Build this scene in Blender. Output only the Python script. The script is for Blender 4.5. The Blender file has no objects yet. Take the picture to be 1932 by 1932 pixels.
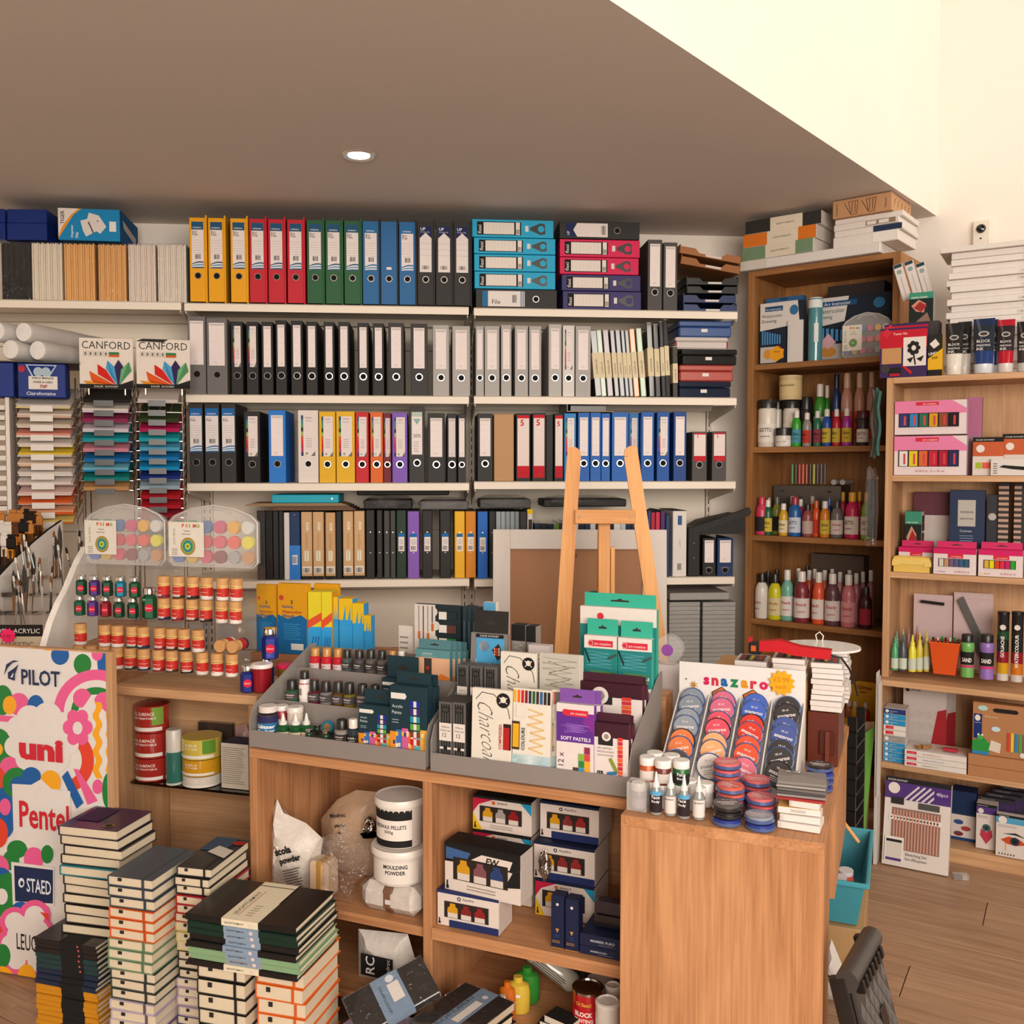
import bpy,math,random
from mathutils import Vector,Matrix
R=random.Random(7)
SC=bpy.context.scene
COL=SC.collection
F,CX,CY,CAMZ=1790.0,966.0,966.0,1.45
PITCH=math.atan(81/F)
cam=bpy.data.objects.new('camera',bpy.data.cameras.new('camera'))
COL.objects.link(cam)
cam.location=(0,0,CAMZ)
cam.rotation_euler=(math.pi/2-PITCH,0,0)
cam.data.sensor_width=36
cam.data.lens=F/1932*36
cam.data.clip_start=0.02
SC.camera=cam
SC.view_settings.view_transform='Standard'
SC.view_settings.look='None'
SC.view_settings.exposure=0.25
SC.view_settings.gamma=1.0
SC.view_settings.use_curve_mapping=False
world=bpy.data.worlds.new('sky');SC.world=world
world.use_nodes=True
wb=world.node_tree.nodes['Background']
wb.inputs[0].default_value=(1.0,0.91,0.82,1)
wb.inputs[1].default_value=0.17
def area(name,loc,aim,sx,sy,power,col):
 l=bpy.data.lights.new(name,'AREA');l.shape='RECTANGLE'
 l.size,l.size_y,l.energy,l.color=sx,sy,power,col
 o=bpy.data.objects.new(name,l);COL.objects.link(o)
 o.location=loc
 o.rotation_euler=(Vector(aim)-Vector(loc)).to_track_quat('-Z','Y').to_euler()
 return o
area('shop_window_light',(0.9,-1.9,2.0),(0.0,3.0,0.95),3.4,2.0,235,(1.0,0.90,0.80))
area('roof_light',(3.6,1.6,4.6),(2.6,4.6,2.6),2.2,2.2,58,(1.0,0.92,0.82))
def ray(px,py):
 u=(px-CX)/F;v=(CY-py)/F
 c,s=math.cos(PITCH),math.sin(PITCH)
 return Vector((u,c+v*s,-s+v*c))
def atZ(px,py,z):
 d=ray(px,py);t=(z-CAMZ)/d.z
 return Vector((d.x*t,d.y*t,z))
def atY(px,py,Y):
 d=ray(px,py);t=Y/d.y
 return Vector((d.x*t,Y,CAMZ+d.z*t))
class Frame:
 """a piece of furniture's own axes: s along its front, off into its depth, z up"""
 def __init__(s,x,y,deg):
  s.o=Vector((x,y,0));s.a=math.radians(deg)
  s.u=Vector((math.cos(s.a),math.sin(s.a),0));s.w=Vector((-math.sin(s.a),math.cos(s.a),0))
 def P(s,a,off,z):return s.o+s.u*a+s.w*off+Vector((0,0,z))
 def hit(s,px,py,off=0.0):
  d=ray(px,py);c=Vector((0,0,CAMZ))
  t=((s.o-c).dot(s.w)+off)/d.dot(s.w)
  p=c+d*t
  return(p-s.o).dot(s.u),p.z
 def onz(s,px,py,z):
  p=atZ(px,py,z)-s.o
  return p.dot(s.u),p.dot(s.w)
 def M(s,a,off,z,rot=0.0):
  return Matrix.Translation(s.P(a,off,z))@Matrix.Rotation(s.a+math.radians(rot),4,'Z')
def lin(h):
 if not isinstance(h,str):return h
 if not h:return(1.0,1.0,1.0,1.0)
 def g(c):return c/12.92 if c<=.04045 else((c+.055)/1.055)**2.4
 return tuple(g(int(h[i:i+2],16)/255)for i in(0,2,4))+(1.0,)
MATS={}
def _mat(name):
 m=bpy.data.materials.new(name);m.use_nodes=True
 nt=m.node_tree;b=nt.nodes['Principled BSDF']
 MATS[name]=m
 return m,nt,b
def finish(name,rough=.6,metal=0.0,coat=0.0,spec=.5,noise=.06,scale=60,bump=0.0,bscale=120,trans=0.0):
 m,nt,b=_mat(name)
 a=nt.nodes.new('ShaderNodeAttribute');a.attribute_name='Col'
 tc=nt.nodes.new('ShaderNodeTexCoord')
 n=nt.nodes.new('ShaderNodeTexNoise');n.inputs['Scale'].default_value=scale;n.inputs['Detail'].default_value=3
 nt.links.new(tc.outputs['Object'],n.inputs['Vector'])
 mr=nt.nodes.new('ShaderNodeMapRange')
 mr.inputs[3].default_value=1-noise;mr.inputs[4].default_value=1+noise
 nt.links.new(n.outputs['Fac'],mr.inputs[0])
 mx=nt.nodes.new('ShaderNodeVectorMath');mx.operation='SCALE'
 nt.links.new(a.outputs['Color'],mx.inputs[0]);nt.links.new(mr.outputs[0],mx.inputs['Scale'])
 nt.links.new(mx.outputs[0],b.inputs['Base Color'])
 b.inputs['Roughness'].default_value=rough;b.inputs['Metallic'].default_value=metal
 b.inputs['Coat Weight'].default_value=coat;b.inputs['Specular IOR Level'].default_value=spec
 b.inputs['Transmission Weight'].default_value=trans
 if bump:
  n2=nt.nodes.new('ShaderNodeTexNoise');n2.inputs['Scale'].default_value=bscale;n2.inputs['Detail'].default_value=4
  nt.links.new(tc.outputs['Object'],n2.inputs['Vector'])
  bp=nt.nodes.new('ShaderNodeBump');bp.inputs['Strength'].default_value=bump;bp.inputs['Distance'].default_value=.01
  nt.links.new(n2.outputs['Fac'],bp.inputs['Height']);nt.links.new(bp.outputs[0],b.inputs['Normal'])
 return m
finish('paper',.75,spec=.25)
finish('board',.55,spec=.35,bump=.05,bscale=300)
finish('plastic',.32)
finish('gloss',.1,coat=.4)
finish('metal',.34,metal=.85,noise=.03)
finish('chrome',.16,metal=1.0,noise=.02)
finish('paint',.5,spec=.35,noise=.03,scale=8)
finish('plaster',.85,spec=.15,noise=.025,scale=3,bump=.04,bscale=25)
finish('glitter',.3,metal=.35,noise=.75,scale=900)
finish('foil',.18,metal=1.0,bump=1.0,bscale=60)
finish('cloudy',.4,noise=.1,scale=25,bump=.5,bscale=30)
finish('satin',.42,noise=.05,scale=30)
def wood(name,axis,c1,c2,rough=.5):
 m,nt,b=_mat(name)
 tc=nt.nodes.new('ShaderNodeTexCoord');mp=nt.nodes.new('ShaderNodeMapping')
 sc=[110,110,110];sc[axis]=3.2
 mp.inputs['Scale'].default_value=sc
 nt.links.new(tc.outputs['Object'],mp.inputs['Vector'])
 n1=nt.nodes.new('ShaderNodeTexNoise');n1.inputs['Scale'].default_value=1.0;n1.inputs['Detail'].default_value=6
 n1.inputs['Roughness'].default_value=.65;n1.inputs['Distortion'].default_value=.6
 nt.links.new(mp.outputs[0],n1.inputs['Vector'])
 mp2=nt.nodes.new('ShaderNodeMapping');sc2=[9,9,9];sc2[axis]=.9
 mp2.inputs['Scale'].default_value=sc2
 nt.links.new(tc.outputs['Object'],mp2.inputs['Vector'])
 n2=nt.nodes.new('ShaderNodeTexNoise');n2.inputs['Scale'].default_value=1.0;n2.inputs['Detail'].default_value=3;n2.inputs['Distortion'].default_value=1.2
 nt.links.new(mp2.outputs[0],n2.inputs['Vector'])
 ad=nt.nodes.new('ShaderNodeMath');ad.operation='MULTIPLY_ADD';ad.inputs[1].default_value=.5
 nt.links.new(n2.outputs['Fac'],ad.inputs[0])
 m2=nt.nodes.new('ShaderNodeMath');m2.operation='MULTIPLY';m2.inputs[1].default_value=.5
 nt.links.new(n1.outputs['Fac'],m2.inputs[0]);nt.links.new(m2.outputs[0],ad.inputs[2])
 cr=nt.nodes.new('ShaderNodeValToRGB')
 cr.color_ramp.elements[0].position=.38;cr.color_ramp.elements[0].color=lin(c1)
 cr.color_ramp.elements[1].position=.62;cr.color_ramp.elements[1].color=lin(c2)
 nt.links.new(ad.outputs[0],cr.inputs[0])
 nt.links.new(cr.outputs[0],b.inputs['Base Color'])
 b.inputs['Roughness'].default_value=rough;b.inputs['Specular IOR Level'].default_value=.35
 bp=nt.nodes.new('ShaderNodeBump');bp.inputs['Strength'].default_value=.08;bp.inputs['Distance'].default_value=.004
 nt.links.new(n1.outputs['Fac'],bp.inputs['Height']);nt.links.new(bp.outputs[0],b.inputs['Normal'])
for i,ax in enumerate('xyz'):
 wood('oak_'+ax,i,'9e6a43','c68f63')
 wood('walnut_'+ax,i,'83572f','a87444')  # same timber as the right bookcase, ceiling shade painted in as darker tones
 wood('pine_'+ax,i,'ae825a','d0a47a')
 wood('beech_'+ax,i,'d08c4e','e8aa68')
 wood('laminate_'+ax,i,'8e6c53','b99474',.42)
def clear(name,col,gl=.12,rough=.08,bump=0.0,dens=0.0):
 """thin clear plastic: mostly see-through, with a glossy skin and a little milkiness"""
 m,nt,b=_mat(name)
 out=nt.nodes['Material Output']
 t=nt.nodes.new('ShaderNodeBsdfTransparent');t.inputs[0].default_value=lin(col)
 g=nt.nodes.new('ShaderNodeBsdfGlossy');g.inputs['Roughness'].default_value=rough
 lw=nt.nodes.new('ShaderNodeLayerWeight');lw.inputs[0].default_value=.35
 mr=nt.nodes.new('ShaderNodeMapRange');mr.inputs[3].default_value=gl*.4;mr.inputs[4].default_value=min(1,gl*4)
 nt.links.new(lw.outputs['Fresnel'],mr.inputs[0])
 mx=nt.nodes.new('ShaderNodeMixShader')
 nt.links.new(mr.outputs[0],mx.inputs[0]);nt.links.new(t.outputs[0],mx.inputs[1]);nt.links.new(g.outputs[0],mx.inputs[2])
 last=mx
 if dens:
  d=nt.nodes.new('ShaderNodeBsdfDiffuse');d.inputs[0].default_value=lin('e8e4e0')
  m3=nt.nodes.new('ShaderNodeMixShader');m3.inputs[0].default_value=dens
  nt.links.new(mx.outputs[0],m3.inputs[1]);nt.links.new(d.outputs[0],m3.inputs[2]);last=m3
 if bump:
  tc=nt.nodes.new('ShaderNodeTexCoord');n2=nt.nodes.new('ShaderNodeTexNoise');n2.inputs['Scale'].default_value=35;n2.inputs['Detail'].default_value=3
  n2.inputs['Distortion'].default_value=2
  nt.links.new(tc.outputs['Object'],n2.inputs['Vector'])
  bp=nt.nodes.new('ShaderNodeBump');bp.inputs['Strength'].default_value=bump;bp.inputs['Distance'].default_value=.02
  nt.links.new(n2.outputs['Fac'],bp.inputs['Height']);nt.links.new(bp.outputs[0],g.inputs['Normal'])
 nt.links.new(last.outputs[0],out.inputs[0])
clear('acrylic','ffffff',.022)
clear('frosted','ffffff',.1,.25,dens=.19)
clear('film','ffffff',.07,.1,bump=.7,dens=.015)
clear('milky','fbf8f5',.1,.3,bump=.4,dens=.5)
clear('smoke','a9aaa6',.25)
def emit(name,col,st):
 m,nt,b=_mat(name)
 b.inputs['Emission Color'].default_value=lin(col);b.inputs['Emission Strength'].default_value=st
emit('lamp','fff4e6',30)
TXT={}
def glyphs(st,off=0.0):
 k=(st,off)
 if k not in TXT:
  cu=bpy.data.curves.new('t','FONT');cu.body=st;cu.resolution_u=2;cu.offset=off;cu.fill_mode='FRONT'
  o=bpy.data.objects.new('t',cu)
  me=bpy.data.meshes.new_from_object(o)
  v=[(p.co.x,p.co.y)for p in me.vertices];f=[tuple(p.vertices)for p in me.polygons]
  bpy.data.meshes.remove(me);bpy.data.objects.remove(o);bpy.data.curves.remove(cu)
  if not v:v=[(0,0),(1,0),(0,1)];f=[]
  x0=min(p[0]for p in v);x1=max(p[0]for p in v);y0=min(p[1]for p in v);y1=max(p[1]for p in v)
  w=max(x1-x0,1e-4);h=max(y1-y0,1e-4)
  TXT[k]=([((p[0]-x0)/w,(p[1]-y0)/h)for p in v],f,w/h)
 return TXT[k]
class B:
 def __init__(s,fin='paper'):
  s.v=[];s.f=[];s.c=[];s.m=[];s.sm=[];s.fin=fin;s.fins=[]
  s.T=None
 def add(s,vs,fs,col,fin=None,smooth=False):
  k=len(s.v)
  if s.T is not None:vs=[s.T@Vector(p)for p in vs]
  s.v.extend(tuple(p)for p in vs)
  fin=fin or s.fin
  if fin not in s.fins:s.fins.append(fin)
  fi=s.fins.index(fin)
  many=isinstance(col,list)
  for i,f in enumerate(fs):
   s.f.append(tuple(j+k for j in f));s.c.append(lin(col[i]if many else col));s.m.append(fi);s.sm.append(smooth)
  return s
 def box(s,x0,x1,y0,y1,z0,z1,col,fin=None,b=0.0):
  """col may be a dict of faces: f(ront) k(back) l r t(op) d(own), '' the rest"""
  g=(lambda k:col.get(k,col.get('')))if isinstance(col,dict)else(lambda k:col)
  if b>0:
   b=min(b,(x1-x0)*.45,(y1-y0)*.45,(z1-z0)*.45)
   V=[];I={}
   for ix,x in enumerate((x0,x1)):
    for iy,y in enumerate((y0,y1)):
     for iz,z in enumerate((z0,z1)):
      sx,sy,sz=b*(1-2*ix),b*(1-2*iy),b*(1-2*iz)
      for a,p in enumerate(((x,y+sy,z+sz),(x+sx,y,z+sz),(x+sx,y+sy,z))):
       I[ix,iy,iz,a]=len(V);V.append(p)
   fs=[];cs=[]
   def q(*k):return[I[t]for t in k]
   fs.append(q((0,0,0,1),(1,0,0,1),(1,0,1,1),(0,0,1,1)));cs.append(g('f'))
   fs.append(q((1,1,0,1),(0,1,0,1),(0,1,1,1),(1,1,1,1)));cs.append(g('k'))
   fs.append(q((0,1,0,0),(0,0,0,0),(0,0,1,0),(0,1,1,0)));cs.append(g('l'))
   fs.append(q((1,0,0,0),(1,1,0,0),(1,1,1,0),(1,0,1,0)));cs.append(g('r'))
   fs.append(q((0,0,1,2),(1,0,1,2),(1,1,1,2),(0,1,1,2)));cs.append(g('t'))
   fs.append(q((0,1,0,2),(1,1,0,2),(1,0,0,2),(0,0,0,2)));cs.append(g('d'))
   for i in(0,1):
    for j in(0,1):
     a=q((0,i,j,1),(1,i,j,1),(1,i,j,2),(0,i,j,2));fs.append(a if(i==0)!=(j==0)else a[::-1]);cs.append(g('t' if j else 'd'))
     a=q((i,0,j,0),(i,1,j,0),(i,1,j,2),(i,0,j,2));fs.append(a if(i==0)==(j==0)else a[::-1]);cs.append(g('t' if j else 'd'))
     a=q((i,j,0,0),(i,j,1,0),(i,j,1,1),(i,j,0,1));fs.append(a if(i==0)!=(j==0)else a[::-1]);cs.append(g('r' if i else 'l'))
   for ix in(0,1):
    for iy in(0,1):
     for iz in(0,1):
      a=q((ix,iy,iz,0),(ix,iy,iz,1),(ix,iy,iz,2))
      fs.append(a if(ix+iy+iz)%2==0 else a[::-1]);cs.append(g('t' if iz else 'd'))
   return s.add(V,fs,cs,fin)
  V=[(x0,y0,z0),(x1,y0,z0),(x1,y1,z0),(x0,y1,z0),(x0,y0,z1),(x1,y0,z1),(x1,y1,z1),(x0,y1,z1)]
  fs=[(0,1,5,4),(2,3,7,6),(3,0,4,7),(1,2,6,5),(4,5,6,7),(3,2,1,0)]
  return s.add(V,fs,[g(k)for k in 'fklrtd'],fin)
 def lathe(s,prof,col='ffffff',n=16,c=(0,0),fin=None,axis='z',cap=True,smooth=True):
  """prof: [(r, z) or (r, z, colour of the band up to the next ring)]"""
  V=[];fs=[];cs=[]
  for p in prof:
   for i in range(n):
    a=2*math.pi*i/n
    x,y,z=p[0]*math.cos(a),p[0]*math.sin(a),p[1]
    if axis=='y':x,y,z=x,z,y
    elif axis=='x':x,y,z=z,x,y
    V.append((x+c[0],y+c[1],z+(c[2]if len(c)>2 else 0)))
  rev=axis=='y'
  for k in range(len(prof)-1):
   cc=prof[k][2]if len(prof[k])>2 else col
   for i in range(n):
    j=(i+1)%n
    q=(k*n+i,k*n+j,(k+1)*n+j,(k+1)*n+i)
    fs.append(q[::-1]if rev else q);cs.append(cc)
  s.add(V,fs,cs,fin,smooth)
  if cap:
   c0=prof[0][2]if len(prof[0])>2 else col;c1=prof[-1][2]if len(prof[-1])>2 else(prof[-2][2]if len(prof[-2])>2 else col)
   k0=tuple(range(n));k1=tuple(range((len(prof)-1)*n,len(prof)*n))
   s.add(V[:n],[k0 if rev else k0[::-1]],c0,fin)
   s.add(V[-n:],[tuple(range(n))[::-1]if rev else tuple(range(n))],c1,fin)
  return s
 def tube(s,pts,r,col,n=8,fin=None,closed=False):
  pts=[Vector(p)for p in pts];V=[];fs=[];m=len(pts)
  up=None
  for i,p in enumerate(pts):
   a=pts[(i-1)%m]if closed or i else p;b_=pts[(i+1)%m]if closed or i<m-1 else p
   t=(b_-a).normalized()
   if up is None:up=Vector((0,0,1))if abs(t.z)<.9 else Vector((1,0,0))
   x=t.cross(up).normalized();y=x.cross(t).normalized();up=y
   rr=r[i]if isinstance(r,(list,tuple))else r
   for k in range(n):
    g=2*math.pi*k/n
    V.append(p+x*(rr*math.cos(g))+y*(rr*math.sin(g)))
  for i in range(m if closed else m-1):
   for k in range(n):
    j=(k+1)%n;i2=(i+1)%m
    fs.append((i*n+k,i*n+j,i2*n+j,i2*n+k))
  if not closed:
   fs.append(tuple(range(n))[::-1]);fs.append(tuple(range((m-1)*n,m*n)))
  return s.add(V,fs,col,fin,True)
 def prism(s,pts,lo,hi,col,ax='y',fin=None,side=None):
  """outline pts extruded along an axis (xz outline along y, xy along z, yz along x)"""
  def mk(a,b,h):return{'y':(a,h,b),'z':(a,b,h),'x':(h,a,b)}[ax]
  n=len(pts)
  ar=sum(pts[i][0]*pts[(i+1)%n][1]-pts[(i+1)%n][0]*pts[i][1]for i in range(n))
  if ar<0:pts=pts[::-1]
  V=[mk(a,b,lo)for a,b in pts]+[mk(a,b,hi)for a,b in pts]
  F0=tuple(range(n));F1=tuple(range(n,2*n))
  flip=ax=='y'
  fs=[F0 if flip else F0[::-1],F1[::-1]if flip else F1]
  for i in range(n):
   j=(i+1)%n
   q=(i,j,n+j,n+i)
   fs.append(q[::-1]if flip else q)
  return s.add(V,fs,[col,col]+[side or col]*n,fin)
 def sheet(s,g,col,fin=None,smooth=True):
  """grid of points g[i][j]"""
  n,m=len(g),len(g[0]);V=[p for r in g for p in r];fs=[]
  for i in range(n-1):
   for j in range(m-1):fs.append((i*m+j,i*m+j+1,(i+1)*m+j+1,(i+1)*m+j))
  return s.add(V,fs,col,fin,smooth)
 def on(s,pl):s.pl=pl;s.k=1;return s
 def _p(s,pts,lift=None):
  o,ex,ey=(Vector(t)for t in getattr(s,'pl',((0,0,0),(1,0,0),(0,0,1))))
  n=ex.cross(ey).normalized()
  if lift is None:
   s.k=getattr(s,'k',1)+1;lift=.0002*s.k
  return[o+ex*a+ey*b_+n*lift for a,b_ in pts]
 def rect(s,x0,y0,x1,y1,col,fin=None,lift=None):
  return s.add(s._p([(x0,y0),(x1,y0),(x1,y1),(x0,y1)],lift),[(0,1,2,3)],col,fin)
 def poly(s,pts,col,fin=None,lift=None):
  n=len(pts);ar=sum(pts[i][0]*pts[(i+1)%n][1]-pts[(i+1)%n][0]*pts[i][1]for i in range(n))
  if ar<0:pts=pts[::-1]
  return s.add(s._p(pts,lift),[tuple(range(n))],col,fin)
 def disc(s,cx,cy,rx,col,ry=None,n=20,fin=None,lift=None):
  ry=ry or rx
  return s.poly([(cx+rx*math.cos(2*math.pi*i/n),cy+ry*math.sin(2*math.pi*i/n))for i in range(n)],col,fin,lift)
 def ring(s,cx,cy,r0,r1,col,a0=0,a1=360,n=24,fin=None,k=1.0):
  P=[]
  for i in range(n+1):
   a=math.radians(a0+(a1-a0)*i/n);P.append((cx+r0*math.cos(a),cy+r0*k*math.sin(a)));P.append((cx+r1*math.cos(a),cy+r1*k*math.sin(a)))
  return s.add(s._p(P),[(2*i,2*i+1,2*i+3,2*i+2)for i in range(n)],col,fin)
 def stroke(s,pts,w,col,fin=None):
  s.k=getattr(s,'k',1)+1
  for i in range(len(pts)-1):
   (a,b_),(c,d)=pts[i],pts[i+1];L=math.hypot(c-a,d-b_)or 1e-6
   nx,ny=-(d-b_)/L*w/2,(c-a)/L*w/2
   s.add(s._p([(a-nx,b_-ny),(c-nx,d-ny),(c+nx,d+ny),(a+nx,b_+ny)],.0002*s.k),[(0,1,2,3)],col,fin)
  return s
 def text(s,st,x,y,w,h=None,col='101010',rot=0,bold=0.0,shear=0.0,fin=None,fit=False):
  """lower left at x,y; w wide; height follows unless fit"""
  g,f,asp=glyphs(st,bold)
  if h is None:h=w/asp
  elif not fit:
   if w is None or h*asp<w:w=h*asp
   else:h=w/asp
  ca,sa=math.cos(math.radians(rot)),math.sin(math.radians(rot))
  P=[]
  for a,b_ in g:
   a,b_=a*w+shear*b_*h,b_*h
   P.append((x+a*ca-b_*sa,y+a*sa+b_*ca))
  return s.add(s._p(P),f,col,fin)
 def bars(s,x0,y0,x1,y1,n=14,col='202020',rnd=None):
  rr=random.Random(n);x=x0;st=(x1-x0)/(n*2)
  while x<x1-st:
   w=st*rr.uniform(.5,1.6);s.rect(x,y0,min(x+w,x1),y1,col,lift=.0012);x+=w+st*rr.uniform(.5,1.3)
  return s
 def lines(s,x0,y0,x1,y1,n,col='8a8480',rnd=0.25,t=.35):
  rr=random.Random(n);st=(y1-y0)/n
  for i in range(n):
   s.rect(x0,y1-(i+t)*st-st*(1-t)*.5,x0+(x1-x0)*(1-rr.random()*rnd),y1-(i+t)*st,col,lift=.0008)
  return s
 def mesh(s,name):
  me=bpy.data.meshes.new(name)
  me.from_pydata(s.v,[],s.f)
  at=me.color_attributes.new('Col','FLOAT_COLOR','CORNER')
  buf=[]
  for f,c in zip(s.f,s.c):buf.extend(c*len(f))
  at.data.foreach_set('color',buf)
  for f in s.fins:me.materials.append(MATS[f])
  me.polygons.foreach_set('material_index',s.m)
  me.polygons.foreach_set('use_smooth',s.sm)
  me.update()
  if any(s.sm):me.set_sharp_from_angle(angle=math.radians(40))
  return me
def put(name,me,parent=None,M=None):
 if isinstance(me,B):me=me.mesh(name)
 o=bpy.data.objects.new(name,me);COL.objects.link(o)
 if parent is not None:o.parent=parent
 if M is not None:o.matrix_local=M
 return o
def tag(o,label,cat,group=None):
 o['label']=label;o['category']=cat
 if group:o['group']=group
 return o
def struct(name,b,M=None,parent=None,label=None):
 o=put(name,b,parent,M)
 if parent is None:
  o['kind']='structure'
  if label:o['label']=label
 return o
def thing(name,label,cat,parts,M,group=None):
 """parts: [(name, B or mesh[, sub-parts])]; one part makes a single mesh object"""
 parts=[p for p in parts if p]
 if cat not in('shelving','counter','bookcase','cabinet','light'):M=Matrix.Translation((0,0,.0007))@M
 if len(parts)==1 and len(parts[0])==2:
  return tag(put(name,parts[0][1],None,M),label,cat,group)
 e=bpy.data.objects.new(name,None);COL.objects.link(e);e.matrix_world=M;e.empty_display_size=.05
 tag(e,label,cat,group)
 for p in parts:
  o=put(p[0],p[1],e)
  for q in(p[2]if len(p)>2 else[]):put(q[0],q[1],o)
 return e
ORD=['first','second','third','fourth','fifth','sixth','seventh','eighth','ninth','tenth','eleventh','twelfth','thirteenth','fourteenth','fifteenth','sixteenth','seventeenth','eighteenth','nineteenth','twentieth']
def nth(i,n=None):
 return 'last' if n and i==n-1 and n>2 else ORD[i]
def planar(o,ex,ey):return(o,ex,ey)
TOP=lambda z:((0,0,z),(1,0,0),(0,1,0))
FRONT=lambda y=0:((0,y,0),(1,0,0),(0,0,1))
RIGHT=lambda x:((x,0,0),(0,1,0),(0,0,1))
# the room
BW=Frame(0,4.20,5.0)
WALL_OFF,CEIL=0.42,2.592
CT=Frame(*atZ(1556,1592,0.70).to_2d(),-22.3)
R1=Frame(*atZ(1408,1600,0).to_2d(),-39)if False else None
e0=atZ(1150,0,CEIL);e1=atZ(1766,407,CEIL)
ed=(e1-e0).normalized()
FL=Frame(1.39,3.63,-31)
b=B('laminate_x');b.box(-7,5,-5,3.2,-.06,-.006,'6b523e','paint')
floor=struct('floor',b,FL.M(0,0,0),label='brown oak laminate floor')
pm={}
pw,plen=.19,1.25
rr=random.Random(3)
for row in range(-17,4):
 y0=row*pw+.05;x=-4.4+(row*.47)%plen
 while x<2.4:
  xa,xb=x,x+plen
  c=FL.P((xa+xb)/2,y0,0)
  ok=c.y>.9 and abs(c.x)<c.y*.75+.9 and c.y<5.2
  if ok:
   if 'p' not in pm:
    q=B('laminate_x');q.box(0,plen-.003,0,pw-.003,-.006,0,'ffffff',b=.0012);pm['p']=q.mesh('plank')
   o=put('plank',pm['p'],floor);o.location=(xa,y0,0)
  x+=plen
b=B('plaster');b.box(-4.2,2.2,0,.12,0,5.1,'f0e6da')
struct('wall_back',b,BW.M(0,WALL_OFF,0),label='cream wall behind the metal shelving')
b=B('plaster');b.box(-.12,0,-6,5,0,CEIL+.3,'e8dccf')
struct('wall_left',b,Matrix.Translation((-3.1,0,0)),label='plain wall at the far left')
p1=e1+Vector((.777,-.629,0))*.0
RW=Frame(e1.x,e1.y,-39)
b=B('plaster');b.box(-1.6,4.5,.004,.12,0,5.1,'f2e8dc')
struct('wall_right',b,RW.M(0,0,0),label='bright sunlit wall behind the wooden bookcases')
p0=e0-ed*4.2;p1=e1+ed*.05
b=B('plaster');b.prism([(p0.x,p0.y),(p1.x,p1.y),(1.2,5.2),(-3.4,5.2),(-3.4,-1.2),(p0.x-.3,p0.y)],CEIL,CEIL+2.3,'d9cec4','z',side='f2e8dc')
struct('ceiling',b,label='plain low ceiling with one straight edge')
# metal wall shelving: three bays
CREAM='efe3d2'
BAYS={'a':(-190,346,[(170,567),(60,668)]),'b':(349,886,[(617,575),(617,745.5),(617,911),(700,1093)]),'c':(893,1391,[(1140,584),(1140,748.5),(1140,908),(1140,1090)]),}
SHZ={}
for k,(xl,xr,tops)in BAYS.items():
 s0,_=BW.hit(xl,750);s1,_=BW.hit(xr,750)
 W=s1-s0
 parts=[]
 zs=[BW.hit(px,py)[1]for px,py in tops]
 SHZ[k]=zs
 for i,z in enumerate(zs):
  if k=='a' and i==1:continue
  q=B('paint');T=.034
  q.box(.003,W-.003,0,.395,z-.004,z,CREAM)
  q.box(.003,W-.003,0,.004,z-T,z-.0002,CREAM)
  q.box(.003,W-.003,.34,.35,z-.04,z-.006,'c9bdad')
  brs=[]
  for x in(.006,W-.010):
   br=B('paint');brs.append(('bracket',br));br.prism([(.004,z-.036),(.395,z-.012),(.395,z-.10),(.30,z-.085),(.004,z-.045)],x,x+.004,'d9cdbc','x')
  parts.append(('shelf',q,brs))
 up=B('paint')
 for x in(-.003,W-.022):
  u2=B('paint');u2.box(x,x+.025,.395,.418,.0,2.36 if k!='a' else 2.34,'d8ccbb')
  for j in range(58):u2.box(x+.010,x+.015,.3945,.396,.1+j*.038,.122+j*.038,'2a2622')
  parts.append(('upright',u2))
 bp=B('paint')
 for j in range(8):bp.box(.024,W-.026,.402,.414,.02+j*.285,.02+(j+1)*.285-.004,'ece0cf')
 parts.append(('back_panel',bp))
 q=B('paint');q.box(.003,W-.003,.05,.395,.0,.14,CREAM);parts.append(('plinth',q))
 nm={'a':'at the left, behind the paper racks','b':'in the middle, full of files','c':'on the right, behind the wooden easel'}[k]
 thing('metal_shelving','cream metal wall shelving bay '+nm,'shelving',parts,BW.M(s0,0,0),'metal wall shelving bays')
# oak counter
CZ=.70
sL,_=CT.hit(470,1437,.095);sM,_=CT.hit(1171,1540,0.0)
CDEP=CT.onz(1603,1370,CZ)[1]
SEC=.095
sd0=CT.hit(797,1500,SEC)[0];sd1=CT.hit(814,1500,SEC)[0]
zl=CT.hit(735,1742,SEC)[1];zr=CT.hit(990,1785,SEC)[1]
T=.024
parts=[]
q=B('oak_x');q.box(sL,sM-.001,SEC,SEC+.42,CZ-T,CZ,'',b=.001);parts.append(('top_board',q))
q=B('oak_z');q.box(sL,sL+T,SEC,SEC+.42,0,CZ-T,'',b=.001);parts.append(('side_panel',q))
q=B('oak_z');q.box(sd0,sd1,SEC,SEC+.41,0,CZ-T,'',b=.001);parts.append(('divider',q))
q=B('oak_x');q.box(sL+T,sd0,SEC+.012,SEC+.40,zl-T,zl,'',b=.001);parts.append(('shelf',q))
q=B('oak_x');q.box(sd1,sM-.001,SEC-.004,SEC+.40,zr-T-.006,zr,'',b=.001);parts.append(('shelf',q))
q=B('oak_x');q.box(sL+T,sM-.001,SEC+.405,SEC+.42,0,CZ-T,'',b=.001);parts.append(('back_panel',q))
q=B('oak_z');q.box(sM,sM+T,.018,CDEP,0,CZ-T,'');parts.append(('side_panel',q))
q=B('oak_z');q.box(sM,0,0,.018,0,CZ-T,'',b=.001);parts.append(('end_panel',q))
q=B('oak_y');q.box(sM,0,0,CDEP,CZ-T,CZ,'',b=.001);parts.append(('top_board',q))
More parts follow.
